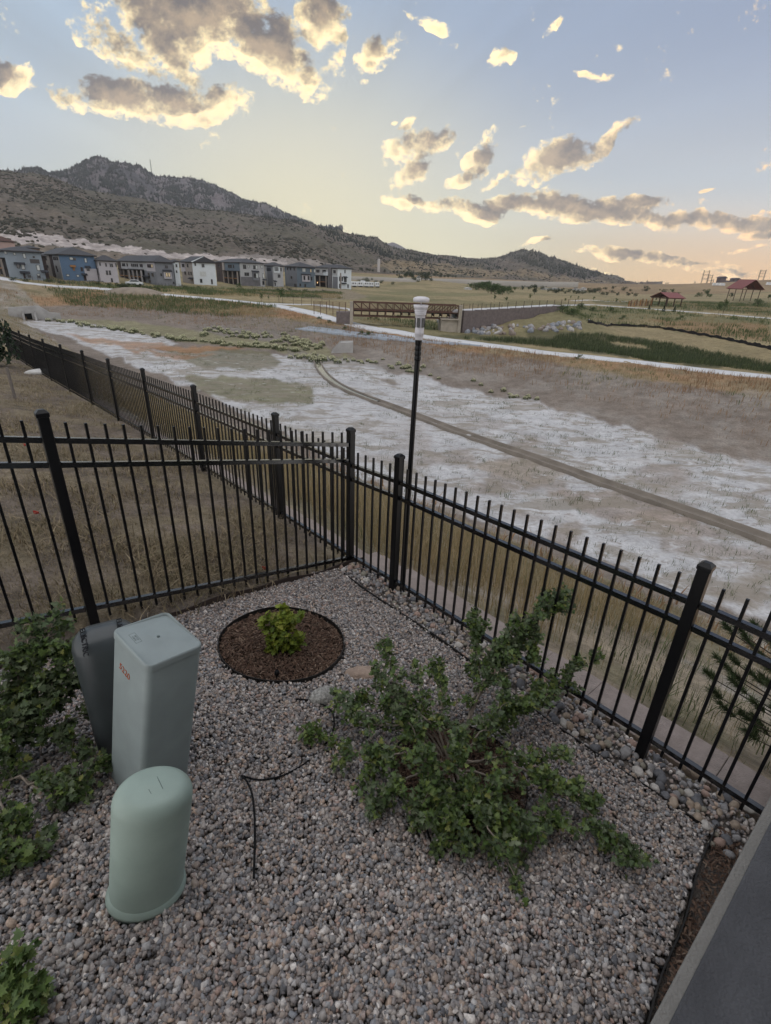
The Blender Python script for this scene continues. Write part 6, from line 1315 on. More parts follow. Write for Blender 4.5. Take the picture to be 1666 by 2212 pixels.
# 9
h = House('white end house of the row with a glowing porch lamp', 681, 730, 759, 623.5, 200, 580, WHT, 'hip', rise=1.4, over=.5)
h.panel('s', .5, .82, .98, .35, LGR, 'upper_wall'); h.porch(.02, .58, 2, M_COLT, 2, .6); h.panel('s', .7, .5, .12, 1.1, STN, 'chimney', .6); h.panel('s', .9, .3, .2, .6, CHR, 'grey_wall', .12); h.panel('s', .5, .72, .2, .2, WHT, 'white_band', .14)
for u in (.1, .15, .2, .38, .43, .48, .85, .9): h.win('s', u, .84, .035, .14, None, None, .08)
b = MB(); b.lathe([(.02, -.16), (.16, -.08), (.16, .08), (.02, .16)], s_ if False else tuple(h.P(-.35, h.d * .86, h.h * .23)), 10); b.build('porch_lamp', M_LAMPW, h.root)
for u, v, w, hh in ((.52, .87, .06, .17), (.14, .5, .07, .22), (.32, .5, .07, .22), (.5, .46, .07, .24), (.6, .46, .07, .24), (.14, .14, .08, .2), (.75, .14, .08, .18)): h.win('e', u, v, w, hh)
h.panel('e', .2, .4, .07, .8, M_COLT, 'downpipe', .25); h.awn('e', .52, .6, .28); h.awn('e', .42, .28, .34)
# low dark yard fences at the feet of the houses
def low_fence(label, x0, y0, x1, y1, hh=1.1, n=14, m=None):
    a, b = hit(x0, y0), hit(x1, y1); return wire_fence('yard_fence', label, [np.array([*(a + (b - a) * f)[:2], gz(*(a + (b - a) * f)[:2])]) for f in np.linspace(0, 1, n)], hh, m or M_FRM, 6, .07)
low_fence('low dark yard fence below the grey and blue houses', 60, 607, 205, 615.5)
low_fence('low dark yard fence below the grey house with balconies', 336, 620, 395, 622.5, n=9)
low_fence('low dark yard fence below the stone based house', 545, 624, 640, 626, n=10)
# white pickup and spoil mound
p = hit(291, 617.5); M_CARW = mat('white_car_paint', (.55, .56, .57), rough=.25, var=.05, spec=.6); M_TYRE = mat('tyre_rubber', (.015, .015, .015), rough=.9, var=.1)
c = empty('parked_car', tuple(p), 'white car parked behind the dark bushes by the balconied house', 'car'); c.rotation_euler = (0, 0, R(25))
b = MB(); pr = [(-2.2, .35), (-2.25, .8), (-2.1, .95), (-1.3, 1.05), (-.7, 1.5), (.8, 1.52), (1.5, 1.02), (2.1, .88), (2.25, .7), (2.2, .35)]
prism(b, pr, -.85, .85, np.array([1., 0, 0]), np.array([0, 1., 0])); b.build('body', M_CARW, c, bevel=.06)
b = MB(); prism(b, [(-1.15, 1.06), (-.66, 1.44), (.75, 1.46), (1.3, 1.06)], -.87, .87, np.array([1., 0, 0]), np.array([0, 1., 0])); b.build('side_window', M_WIN, c)
for sx_ in (-1.35, 1.4):
    for sy_ in (-.8, .8):
        b = MB(); b.tube([(sx_, sy_ - .1, .33), (sx_, sy_ + .1, .33)], .33, 14); b.build('wheel', M_TYRE, c)
M_SPOIL = mat('spoil_earth', (.21, .175, .14), rough=1, var=.25, scale=.6, bump=.5, bscale=4)
p = hit(290, 633); b = MB(); b.lathe([(6.5, -.5), (5.2, .35), (3.6, .9), (2, 1.2), (.05, 1.3)], (0, 0, 0), 24, sx=1.15, sy=.6, rz=R(20)); tag(b.build('earth_mound', M_SPOIL, None, tuple(p)), 'pale heap of bare earth between path and balconied house', 'mound')

# ------------------------------------------------------------------ trees
TG = [(.022, .034, .016), (.032, .048, .022), (.045, .062, .028), (.018, .028, .014), (.055, .07, .035)]
M_TREE = mat_island('dark_tree_leaf', TG, rough=.85, trans=.1, bscale=3)
M_TREEG = mat_island('mid_tree_leaf', [(.045, .075, .025), (.065, .10, .035), (.035, .06, .02), (.085, .115, .045)], rough=.85, trans=.15, bscale=3)
M_CONIF = mat_island('conifer_needle', [(.016, .028, .016), (.024, .038, .02), (.012, .022, .013), (.032, .046, .026)], rough=.9, bscale=3)
M_TRUNK = mat('trunk_bark', (.06, .048, .038), rough=.95, var=.3, scale=6)
def crown_mesh(n, seed, kind):
    """unit tree: height 1, leaf clumps"""
    g = np.random.default_rng(seed); V = []
    if kind == 'conifer':
        z = g.random(n) ** 1.3 * .9 + .06; rad = (1 - z) * .30 * (.75 + .5 * np.abs(np.sin(z * 21)))
        a = g.uniform(0, 2 * np.pi, n); rr_ = rad * np.sqrt(g.uniform(.25, 1, n)); P = np.stack([rr_ * np.cos(a), rr_ * np.sin(a), z - rr_ * .25], -1); size = .035
    else:
        nb = {'round': 9, 'sapling': 6, 'wide': 14}[kind]; cw = {'round': .30, 'sapling': .15, 'wide': .52}[kind]; z0 = {'round': .2, 'sapling': .34, 'wide': .06}[kind]
        C_ = np.stack([g.normal(0, cw * .55, nb), g.normal(0, cw * .55, nb), g.uniform(z0 + .1, .86, nb)], -1); Rb = g.uniform(.12, .24, nb) * (cw / .3) ** .5
        i = g.integers(0, nb, n); d = g.normal(size=(n, 3)); d /= np.linalg.norm(d, axis=1)[:, None]; P = C_[i] + d * Rb[i][:, None] * g.uniform(.55, 1.05, n)[:, None] * np.array([1, 1, .85]); P[:, 2] = np.clip(P[:, 2], z0 * .6, 1.0); size = .034 if kind != 'sapling' else .026
    a = g.normal(size=(n, 3)); a /= np.linalg.norm(a, axis=1)[:, None]; b = np.cross(a, g.normal(size=(n, 3))); b /= np.linalg.norm(b, axis=1)[:, None]; s = size * g.uniform(.5, 1.5, n)[:, None]
    V = np.stack([P - a * s, P + b * s * .7, P + a * s, P - b * s * .7], 1).reshape(-1, 3); return np_mesh('crown', V, np.arange(n * 4).reshape(n, 4))
def trunk_mesh(kind):
    b = MB(); top = {'conifer': .9, 'round': .6, 'sapling': .75, 'wide': .55}[kind]; r = {'conifer': .018, 'round': .03, 'sapling': .014, 'wide': .035}[kind]
    b.tube([(0, 0, -.04), (.008, .0, top * .5), (0, .006, top)], [r, r * .75, r * .3], 6)
    if kind in ('round', 'wide'):
        for k in range(4): a = k * 1.7; b.tube([(0, 0, .3), (.11 * math.cos(a), .11 * math.sin(a), .48), (.2 * math.cos(a), .2 * math.sin(a), .62)], [r * .5, r * .35, r * .15], 5)
    me = bpy.data.meshes.new('trunk'); me.from_pydata(b.v, [], b.f); me.materials.append(M_TRUNK); return me
CR = {}; TRK = {}
for kind, ms, nn_ in (('round', (M_TREE, M_TREEG), 900), ('sapling', (M_TREEG, M_TREEG), 420), ('conifer', (M_CONIF, M_CONIF), 800), ('wide', (M_TREE, M_TREEG), 1300)):
    TRK[kind] = trunk_mesh(kind); CR[kind] = []
    for q in range(4):
        me = crown_mesh(nn_, 100 + q + len(kind) * 10, kind); me.materials.append(ms[q % 2]); CR[kind].append(me)
from mathutils.bvhtree import BVHTree
_hm = bpy.data.objects['hillside'].data; BV = BVHTree.FromPolygons([v.co[:] for v in _hm.vertices], [p.vertices[:] for p in _hm.polygons])
def hit_all(px, py):
    a = hit(px, py); w = ray(px, py); loc, nrm_, i_, ds_ = BV.ray_cast(Vector((0, 0, CAM_Z)), Vector(w))
    if loc is not None and np.hypot(loc[0], loc[1]) < np.hypot(a[0], a[1]): return np.array(loc)
    if a[2] > CAM_Z + w[2] * 1e9: return a
    return a
def tree(px, py, hpx, kind, label, group=None, d=None, mi=None, wide=1.0, name=None):
    p = hit_all(px, py)
    dd = float(np.hypot(p[0], p[1])); up_ = at_d(px, py - hpx, dd)[2] - at_d(px, py, dd)[2]
    r = empty(name or {'conifer': 'conifer_tree', 'sapling': 'young_tree', 'round': 'tree', 'wide': 'bushy_tree'}[kind], tuple(p), label, 'tree', group); s = max(up_, .5); r.scale = (s * wide, s * wide, s); r.rotation_euler = (0, 0, random.uniform(0, 6.28))
    link('trunk', TRK[kind], None, r); link('crown', CR[kind][random.randrange(4) if mi is None else mi], None, r); return r
c5 = lambda x, y: (623.7 + .3092 * x, 542.3 + .3092 * y); c6 = lambda x, y: (1084.6 + .3489 * x, 542.3 + .3489 * y)
G1 = 'dark trees around the white farmhouse on the mound'
for x, y, hh in ((785, 200, 40), (812, 186, 44), (842, 180, 46), (868, 190, 44), (884, 214, 42), (930, 205, 60), (955, 205, 62), (992, 212, 26), (905, 218, 22)): q = c5(x, y); tree(*q, hh * .31, 'wide', 'dark bushy tree in the clump beside the white farmhouse on its mound', G1, d=350, mi=0)
for k, (x, y, hh) in enumerate(((1027, 178, 38), (1056, 184, 32), (1092, 184, 20), (1115, 184, 26), (1142, 184, 20), (1166, 186, 18))): q = c5(x, y); tree(*q, hh * .31, 'wide', 'round dark tree in the short row right of the farmhouse clump', 'short row of round trees on the slope', d=430, mi=k % 2 * 2)
for x, y, hh, d in ((505, 232, 36, 320), (545, 232, 48, 320), (610, 226, 22, 340), (650, 226, 24, 345)): q = c5(x, y); tree(*q, hh * .31, 'wide', 'dark tree standing behind the white camper trailers', 'trees behind the camper trailers', d=d, mi=0)
q = c5(728, 236); tree(*q, 7, 'wide', 'low dark bush right of the white camper trailers', d=330, mi=0)
for x, y in ((500, 138), (512, 140), (545, 142), (565, 146), (590, 150), (672, 152), (735, 160), (758, 160)): q = c5(x, y); tree(*q, 8, 'round', 'small dark tree along the foot of the bare hillside', 'small trees along the foot of the hill', d=470, mi=0)
for k, (x, y, hh) in enumerate(((1275, 262, 40), (1305, 268, 55), (1330, 272, 56), (1360, 270, 60), (1385, 276, 66), (1415, 300, 80), (1440, 300, 70), (1470, 300, 66), (1495, 304, 60), (1525, 296, 60), (1550, 290, 40), (1580, 276, 30), (1400, 268, 60), (1450, 270, 50), (1350, 262, 50))): q = c5(x, y); tree(*q, hh * .31, 'wide', 'leafy green tree in the grove behind the bridge fence', 'green grove behind the bridge', d=205 + (k * 7) % 40, mi=1 + 2 * (k % 2))
for x, y, hh in ((1435, 356, 55),): q = c5(x, y); tree(*q, hh * .31, 'sapling', 'young green tree in the field left of its twin')
q = c5(1518, 357); tree(*q, 14, 'sapling', 'young green tree beside the thin rail fence')
G2 = 'dark trees along the far edge of the plain'
for k, (x, y, hh) in enumerate(((128, 240, 28), (163, 238, 22), (250, 240, 26), (285, 252, 16), (300, 250, 24), (320, 258, 24), (335, 262, 30), (352, 258, 26), (365, 254, 28), (390, 264, 20), (415, 258, 24), (440, 260, 26), (462, 266, 24), (480, 266, 28), (498, 268, 24), (515, 262, 20), (545, 262, 34), (562, 262, 34), (578, 258, 28), (600, 252, 28), (622, 274, 24), (650, 274, 24), (680, 262, 22), (710, 276, 24), (795, 250, 16), (785, 278, 26), (825, 282, 24), (455, 238, 20), (640, 240, 18), (690, 235, 20))): q = c6(x, y); tree(*q, hh * .349, 'wide', 'small dark tree in the long scattered row far across the plain', G2, d=430 + (k * 37) % 160, mi=(k % 3 == 0) * 2)
for (x, y, hh, lab, d, kd) in ((755, 248, 28, 'lone round dark tree below the low saddle', 520, 'wide'), (893, 250, 36, 'lone taller dark tree right of the saddle tree', 480, 'wide'), (1000, 264, 30, 'broad dark tree beyond the red roofed shelter', 420, 'wide'), (1055, 264, 32, 'round dark tree right of the broad one', 420, 'wide'), (1090, 268, 16, 'small round bush near the round dark tree', 420, 'wide'), (1268, 284, 50, 'large dark tree left of the open timber shelter', 330, 'wide'), (1212, 284, 30, 'smaller dark tree beside the large dark one', 330, 'wide'), (1415, 290, 34, 'dark tree touching the open timber shelter', 300, 'round'),
    (200, 268, 68, 'tall green tree standing out of the field right of the grove', 215, 'round'), (172, 306, 46, 'slim young tree in front of the tall green tree', None, 'sapling'), (27, 316, 36, 'young tree by the left end of the rail fence field', None, 'sapling'), (390, 322, 34, 'young tree at the right end of the rail fence', None, 'sapling'), (424, 302, 30, 'thin young tree in the park beyond the wall', None, 'sapling'), (470, 308, 32, 'thin young tree beside the park path bend', None, 'sapling'), (566, 312, 34, 'thin young tree near the rust coloured panels', None, 'sapling'),
    (704, 330, 44, 'slim pale tree left of the rust coloured panels', None, 'sapling'), (952, 316, 40, 'young tree behind the red roofed shelter', None, 'sapling'), (910, 362, 36, 'small dark conifer left of the red roofed shelter', None, 'conifer'), (1000, 376, 44, 'dark conifer in front of the red roofed shelter', None, 'conifer'), (1065, 376, 42, 'dark conifer right of the red roofed shelter', None, 'conifer'), (1338, 392, 90, 'tall sapling in the green strip left of the timber shelter', None, 'sapling'), (1368, 388, 96, 'tallest sapling in the green strip', None, 'sapling'), (1650, 300, 34, 'small tree at the far right edge of the park', None, 'round'), (1580, 346, 52, 'bushy green tree right of the timber shelter', None, 'wide')): q = c6(x, y); tree(*q, hh * .349, kd, lab, None, d)
for x, y, hh, lab in ((565, 655, 24, 'young tree beside the pale path under the stone based house'), (611, 656, 36, 'staked young tree by the wire fence left of the bridge'), (581, 650, 12, 'small red leaved sapling by the path'), (517, 622, 11, 'low bright green bush below the tan columns'), (250, 607, 16, 'young tree against the pale lilac house')): tree(x, y, hh, 'sapling' if 'bush' not in lab else 'wide', lab, None, None, 1)
p_ = [(30, 607, 9), (55, 609, 8), (105, 610, 7), (130, 612, 6), (210, 616, 10), (235, 618, 8), (262, 622, 12), (275, 625, 14), (300, 622, 10), (322, 628, 10), (345, 628, 8), (400, 622, 6), (430, 622, 5), (600, 628, 6), (625, 628, 7), (660, 630, 6), (700, 630, 5)]
for x, y, hh in p_: tree(x, y, hh, 'wide', 'dark low bush in the strip below the row of houses', 'bushes below the houses', None, 0, 1.5, 'bush')
for x, y, hh in ((690, 690, 7), (712, 697, 6), (800, 690, 10), (815, 692, 8), (860, 688, 8), (900, 706, 7), (780, 724, 10), (795, 727, 12), (745, 712, 6), (1215, 675, 16), (1235, 680, 14), (1320, 675, 12), (1345, 690, 10), (1255, 668, 14), (1280, 672, 10), (1470, 690, 10), (1250, 775, 9), (1320, 766, 12)): tree(x, y, hh, 'wide', 'low grey green bush on the grassy creek banks', 'bushes on the creek banks', None, 1, 1.4, 'bush')
# dark tree at the left edge behind the fence
p = ray(-42, 690)[:2] * 25.5; p3 = np.array([*p, gz(*p)]); r = empty('juniper_tree', tuple(p3), 'dark evergreen tree cut off at the left edge behind the fence', 'tree'); g_ = CR['wide'][0].copy(); s = 2.3; r.scale = (s * .8, s * .8, s)
me = crown_mesh(3200, 7, 'wide'); me.materials.append(M_CONIF); link('crown', me, None, r); link('trunk', TRK['wide'], None, r)
# pine beside the fence on the right
M_PINE = mat_island('pine_needle', [(.04, .062, .024), (.06, .085, .032), (.03, .048, .02), (.085, .10, .04)], rough=.8, trans=.1, bscale=10)
p = from_st(-1.75, 1.35); pr0 = np.array([p[0], p[1], gz(*p)]); r = empty('pine_tree', tuple(pr0), 'green pine branches reaching in behind the fence at the right edge', 'tree'); bb = MB(); V = []; k0 = 0; NP = []
def pt_s(px, py, s_):
    w = ray(px, py); A_ = w[0] * FN[0] + w[1] * FN[1]; d = (s_ + FR @ FN) / A_; return w * d + np.array([0, 0, CAM_Z])
PB = [((1585, 1370), 1.5), ((1618, 1380), 1.5), ((1655, 1375), 1.55), ((1582, 1452), 1.3), ((1548, 1470), 1.2), ((1600, 1440), 1.5), ((1640, 1410), 1.6), ((1615, 1500), 1.2), ((1650, 1480), 1.3), ((1560, 1510), 1.05), ((1590, 1550), 1.05), ((1625, 1560), 1.0), ((1655, 1540), 1.1), ((1660, 1440), 1.5), ((1640, 1600), .95), ((1605, 1475), 1.3), ((1680, 1400), 1.5), ((1690, 1500), 1.2)]
tr = np.array([pr0, pr0 + (0, 0, .7), pr0 + (.0, .02, 1.5)]); bb.tube(tr - pr0, [.05, .035, .01], 7)
for (x, y), s_ in PB:
    t_ = pt_s(x, y, s_); st_ = pr0 + np.array([0, 0, np.clip((t_[2] - pr0[2]) * .75, .15, 1.3)]); path = bez(st_, (st_ + t_) / 2 + np.array([0, 0, -.06]), t_, 8); bb.tube(path - pr0, np.linspace(.011, .004, 8), 5)
    for sub in range(4):
        f = random.uniform(.45, 1) if sub else 1.0; a = path[0] + 0; q = path[min(7, int(f * 7))]; dirv = (path[-1] - path[-3]); dirv /= np.linalg.norm(dirv); v = dirv + rng.normal(0, .55, 3) * (sub > 0) + np.array([0, 0, .35]); v /= np.linalg.norm(v); L = random.uniform(.09, .16); bb.tube(np.array([q, q + v * L]) - pr0, [.004, .003], 4)
        n = 260; bs = q + v * (rng.random(n) * L)[:, None]; nd = v * .75 + rng.normal(0, .55, (n, 3)); nd /= np.linalg.norm(nd, axis=1)[:, None]; ln = rng.uniform(.05, .085, n)[:, None]; sd_ = np.cross(nd, rng.normal(size=(n, 3))); sd_ /= np.linalg.norm(sd_, axis=1)[:, None]
        NP.append(np.stack([bs - sd_ * .0028, bs + sd_ * .0028, bs + nd * ln], 1).reshape(-1, 3) - pr0)
bb.build('branches', M_TRUNK, r); V = np.concatenate(NP); link('needles', np_mesh('needles', V, np.arange(len(V)).reshape(-1, 3)), M_PINE, r)

# ------------------------------------------------------------------ scrub and pines on the hills (far-off vegetation that reads as one mass)
M_SCRUB = mat_island('hill_scrub', [(.045, .044, .034), (.06, .056, .042), (.036, .037, .028), (.075, .066, .05)], rough=.95, bscale=.3)
M_FARPINE = mat_island('far_pine', [(.022, .026, .02), (.03, .033, .025), (.018, .022, .018)], rough=.95, bscale=.3)
def grid_pick(V, w, n):
    cell = w[:-1, :-1].ravel(); cell = cell / cell.sum(); c = rng.choice(len(cell), n, p=cell); W = V.shape[1] - 1; i, j = c // W, c % W; u_, v_ = rng.random((2, n))[:, :, None]
    return V[i, j] * (1 - u_) * (1 - v_) + V[i + 1, j] * u_ * (1 - v_) + V[i, j + 1] * (1 - u_) * v_ + V[i + 1, j + 1] * u_ * v_
def blobs(name, P, s, m, label, sq=.75, cone=False):
    n = len(P)
    if cone:
        base = [(math.cos(a), math.sin(a), -.3) for a in np.linspace(0, 2 * math.pi, 6)[:-1]] + [(math.cos(a + .6) * .62, math.sin(a + .6) * .62, 1.0) for a in np.linspace(0, 2 * math.pi, 6)[:-1]] + [(0, 0, 2.6)]
        bf = [(i, (i + 1) % 5, 5 + i) for i in range(5)] + [((i + 1) % 5, 5 + (i + 1) % 5, 5 + i) for i in range(5)] + [(5 + i, 5 + (i + 1) % 5, 10) for i in range(5)]; bv = np.array(base); bf = np.array(bf)
        v = bv[None] * (1 + rng.uniform(-.3, .3, (n, len(bv), 1))) * s[:, None, None]; v = v + P[:, None]
        V, F = v.reshape(-1, 3), (bf[None] + (np.arange(n) * len(bv))[:, None, None]).reshape(-1, 3)
    else:
        bv, bf = I0v, I0f; v = bv[None] * (1 + rng.uniform(-.45, .4, (n, len(bv), 1))) * np.stack([s * rng.uniform(.8, 1.5, n), s * rng.uniform(.8, 1.5, n), s * sq], -1)[:, None, :] + P[:, None] + np.array([0, 0, .25]) * s[:, None, None]
        V, F = v.reshape(-1, 3), (bf[None] + (np.arange(n) * len(bv))[:, None, None]).reshape(-1, 3)
    return tag(link(name, np_mesh(name, V, F), m), label, 'vegetation', kind='stuff')
hr = np.hypot(HV[..., 0], HV[..., 1]); onhill = (HU < 1.0) & (HPX > -100) & (HPX < 1400)
low_ = sstep(0, 30, HPY - np.interp(HPX, [0, 200, 420, 760, 1000, 1400], [488, 508, 535, 565, 582, 604]))
dens = onhill * np.gradient(hr, axis=0) * (1 - .93 * low_) * (.15 + sstep(.45, .62, fbm2(HV[..., 0], HV[..., 1], .01, 120, 4)))
P = grid_pick(HV, dens * np.interp(HPX, [0, 500, 900, 1400], [1, .9, .8, .8]), 9000); d_ = np.hypot(P[:, 0], P[:, 1]); blobs('scrub', P, rng.uniform(.7, 1.9, len(P)) * np.interp(d_, [300, 1200, 2500], [.75, 1.1, 2.0]), M_SCRUB, 'dark scrub dotted over the bare hillside')
top_ = onhill * sstep(.8, 1, HU) * (HPX > 560) * (.25 + sstep(.45, .6, fbm2(HPX, HPY, .03, 121, 3)))
P = grid_pick(HV, top_, 900); d_ = np.hypot(P[:, 0], P[:, 1]); blobs('ridge_pines', P, rng.uniform(.8, 1.9, len(P)) * np.interp(d_, [900, 1500, 2800], [.8, 1.1, 2.0]), M_FARPINE, 'tiny dark pines along the ridge line', cone=True)
hb = onhill * inpoly(HPX, HPY, [(1085, 550), (1120, 540), (1150, 541), (1240, 572), (1310, 592), (1270, 604), (1200, 592), (1150, 575), (1110, 562), (1080, 560)]) * (.3 + sstep(.4, .6, fbm2(HPX, HPY, .05, 122, 3)))
P = grid_pick(HV, hb, 1500); blobs('hill_pines', P, rng.uniform(1.8, 4, len(P)), M_FARPINE, 'dark pines covering the right hand hill', cone=True)
hb = onhill * inpoly(HPX, HPY, [(700, 500), (860, 545), (1050, 565), (1100, 590), (1000, 575), (850, 560), (720, 520)]); P = grid_pick(HV, hb, 700); blobs('hill_pines', P, rng.uniform(1.2, 2.6, len(P)), M_FARPINE, 'dark pines below the middle ridge', cone=True)
mr_ = np.hypot(MV[..., 0], MV[..., 1]); md = (MU < 1) * np.gradient(mr_, axis=0) * (.25 + sstep(.42, .6, fbm2(MPX, MPY, .04, 123, 4))) * (MPX > -60)
P = grid_pick(MV, md, 9000); blobs('mountain_forest', P, rng.uniform(1.8, 4.2, len(P)), M_FARPINE, 'dark forest on the distant mountain', cone=True)
P = grid_pick(MV, (MU > .96) * (MU < 1.01) * (MPX > 0) * 1.0, 500); blobs('summit_pines', P, rng.uniform(1.5, 3.4, len(P)), M_FARPINE, 'pines along the mountain skyline', cone=True)
# ------------------------------------------------------------------ masts, pylons, shelters, campers, far buildings
M_LAT = mat('lattice_steel', (.10, .085, .075), rough=.7, var=.1)
def mast(px, yb_, yt, d, label, w, guy=False):
    p = at_d(px, yb_, d); h = at_d(px, yt, d)[2] - p[2]; r = empty('radio_mast', tuple(p), label, 'mast'); b = MB(); n = 9
    for i, j in ((-1, -1), (1, -1), (0, 1)): b.bar((i * w / 2, j * w / 2, -6), (i * w / 2, j * w / 2, h), w * .3, w * .3, up=(1, 0, 0))
    b.build('legs', M_LAT, r); b = MB()
    for k in range(n): z = h * k / n; z2 = h * (k + 1) / n; b.bar((-w / 2, -w / 2, z), (w / 2, -w / 2, z2), w * .2, w * .2); b.bar((w / 2, -w / 2, z), (0, w / 2, z2), w * .2, w * .2)
    b.build('bracing', M_LAT, r)
mast(329, 380, 345, 2640, 'tall thin radio mast on the mountain shoulder', 2.6); mast(413, 387, 378, 2650, 'short radio mast farther along the mountain ridge', 2.4); mast(347, 384, 377, 2640, 'tiny antenna beside the tall mountain mast', 1.6)
def pylon(px, yb_, yt, wpx, d, label, grp=None):
    p = at_d(px, yb_, d); h = at_d(px, yt, d)[2] - p[2]; W = wpx * d / 1150; r = empty('power_pylon', tuple(p), label, 'pylon', grp); a = R(-12); ux = np.array([math.cos(a), math.sin(a), 0]); t = .03 * W + .16
    for sg in (-1, 1):
        b = MB(); o = ux * W / 2 * sg
        for q in (-1, 1): b.bar(o + ux * q * .09 * W - UPZ * 3, o + ux * q * .04 * W + UPZ * h, t, t, up=(0, 1, 0))
        for k in range(9): b.bar(o + ux * .07 * W * (-1) ** k + UPZ * h * k / 9, o + ux * .06 * W * (-1) ** (k + 1) + UPZ * h * (k + 1) / 9, t * .6, t * .6, up=(0, 1, 0))
        b.build('leg', M_LAT, r)
    for z, e in ((.93, .72), (.70, .80), (.42, .75)):
        b = MB(); b.bar(-ux * W * e + UPZ * h * z, ux * W * e + UPZ * h * z, t, t); b.bar(-ux * W * .5 + UPZ * h * (z - .10), ux * W * .5 + UPZ * h * (z - .10), t * .6, t * .6)
        for k in range(5): b.bar(ux * W * (-.5 + k * .2) + UPZ * h * (z - .10 * (k % 2)), ux * W * (-.3 + k * .2) + UPZ * h * (z - .10 * ((k + 1) % 2)), t * .5, t * .5)
        b.build('cross_arm', M_LAT, r)
pylon(1520, 613.7, 583, 8.5, 1395, 'tall twin legged power pylon left on the low right hill'); pylon(1531, 613.5, 593, 6, 1396, 'smaller power pylon just behind the tall left one'); pylon(1537.5, 613, 603, 4, 1397, 'smallest power pylon in the trio on the low hill'); pylon(1643, 605.6, 582.5, 8, 1396, 'power pylon alone near the right edge')
pylon(1440, 617, 610, 4, 1450, 'tiny distant pylon on the saddle skyline, left'); pylon(1500, 615.4, 608, 1.8, 1420, 'thin tiny pylon left of the tall ones')
M_REDR = mat('red_metal_roof', (.17, .055, .05), rough=.6, var=.12, scale=1); M_TIMB = mat('brown_timber', (.075, .05, .038), rough=.85, var=.2, scale=2)
def pavilion(px, py, wpx, label, yaw, rise, d=None, h=2.5, dep=.6, up_roof=None):
    p = hit(px, py); dd = np.hypot(p[0], p[1]); W = wpx * dd / 1150; h = h * dd / 200; rise = rise * dd / 200; D_ = W * dep; sc_ = 1.0; r = empty('pavilion', tuple(p), label, 'shelter'); a = R(yaw); ux = np.array([math.cos(a), math.sin(a), 0]); uy = np.array([-math.sin(a), math.cos(a), 0])
    for i in (-1, 1):
        for j in (-1, 0, 1):
            b = MB(); b.bar(ux * W * .38 * i + uy * D_ * .42 * j - UPZ * .5, ux * W * .38 * i + uy * D_ * .42 * j + UPZ * h, .26, .26, up=(1, 0, 0)); b.build('post', M_TIMB, r)
    b = MB(); t = .14; L = lambda x, y, z: ux * x + uy * y + UPZ * z
    for sg in (-1, 1):
        vs = [L(sg * W / 2, -D_ / 2, h), L(sg * W / 2, D_ / 2, h), L(0, D_ / 2, h + rise), L(0, -D_ / 2, h + rise)]; vs += [v + UPZ * t for v in vs]; b.add(vs, [(0, 1, 2, 3), (4, 7, 6, 5), (0, 4, 5, 1), (1, 5, 6, 2), (3, 7, 4, 0)])
    b.build('roof', M_REDR, r); b = MB()
    for y in (-D_ * .45, 0, D_ * .45):
        b.bar(L(-W * .45, y, h - .1), L(W * .45, y, h - .1), .2, .24); b.bar(L(-W * .45, y, h), L(0, y, h + rise - .15), .16, .2); b.bar(L(W * .45, y, h), L(0, y, h + rise - .15), .16, .2); b.bar(L(0, y, h), L(0, y, h + rise - .15), .14, .14, up=(1, 0, 0))
    b.build('truss', M_TIMB, r)
pavilion(1438, 662, 44, 'small open park shelter with a red gabled roof', -68, 1.5, None, 2.6, .95)
pavilion(1602, 650, 45, 'larger timber park shelter with a dull red roof near the right edge', 10, 2.6, 250, 3.3, .8)
M_CORT = [mat('rust_panel_' + k, c, rough=.9, var=.3, scale=1.2) for k, c in (('orange', (.24, .12, .055)), ('brown', (.15, .085, .055)), ('tan', (.30, .21, .13)))]
for k in range(13):
    x = 1358 + k * 4.0; p = hit(x, 662 - .1 * k); dd = np.hypot(p[0], p[1]); hgt = (10 + (k * 7) % 5) * dd / 1200; b = MB(); b.box((0, 0, hgt / 2 - .2), (.42, .12, hgt + .4), rz=R(20)); tag(b.build('rust_panel', M_CORT[k % 3], None, tuple(p), bevel=.02), 'upright rust coloured panel in the row left of the red roofed shelter', 'panel', 'rust coloured panels in the park')
M_CAMP = mat('white_camper_skin', (.55, .56, .57), rough=.4, var=.06, scale=.5)
for k, (x, y, w_) in enumerate(((752, 619.5, 11), (764, 619.8, 12), (777, 620, 12), (790, 620.3, 12), (801, 620.6, 12), (814, 620.8, 9), (784, 617.5, 9))):
    p = hit(x, y); L = w_ * float(np.hypot(p[0], p[1])) / 1190; r = empty('camper_trailer', tuple(p), 'white camper trailer parked in the row beside the end house', 'trailer', 'white campers parked beyond the houses'); a = R(16 + k * 5 % 20)
    b = MB(); ux = np.array([1., 0, 0]); prism(b, [(-L / 2, .5), (-L / 2, 2.1), (-L * .38, 2.75), (L * .42, 2.75), (L / 2, 2.2), (L / 2, .5)], -1.1, 1.1, ux, np.array([0, 1., 0])); b.build('body', M_CAMP, r, bevel=.1); b = MB(); b.box((-.2 * L, -1.11, 1.8), (.22 * L, .04, .6)); b.box((.22 * L, -1.11, 1.8), (.16 * L, .04, .6)); b.build('window', M_WIN, r)
    b = MB(); b.tube([(0, -1.1, .35), (0, 1.1, .35)], .35, 10); b.tube([(.9, -1.1, .35), (.9, 1.1, .35)], .35, 10); b.build('wheel', M_TYRE, r); r.rotation_euler = (0, 0, a)
M_FARMW = stucco('white_farm_wall', (.5, .49, .47)); M_GREYR = mat('grey_metal_roof', (.3, .3, .3), rough=.6, var=.1)
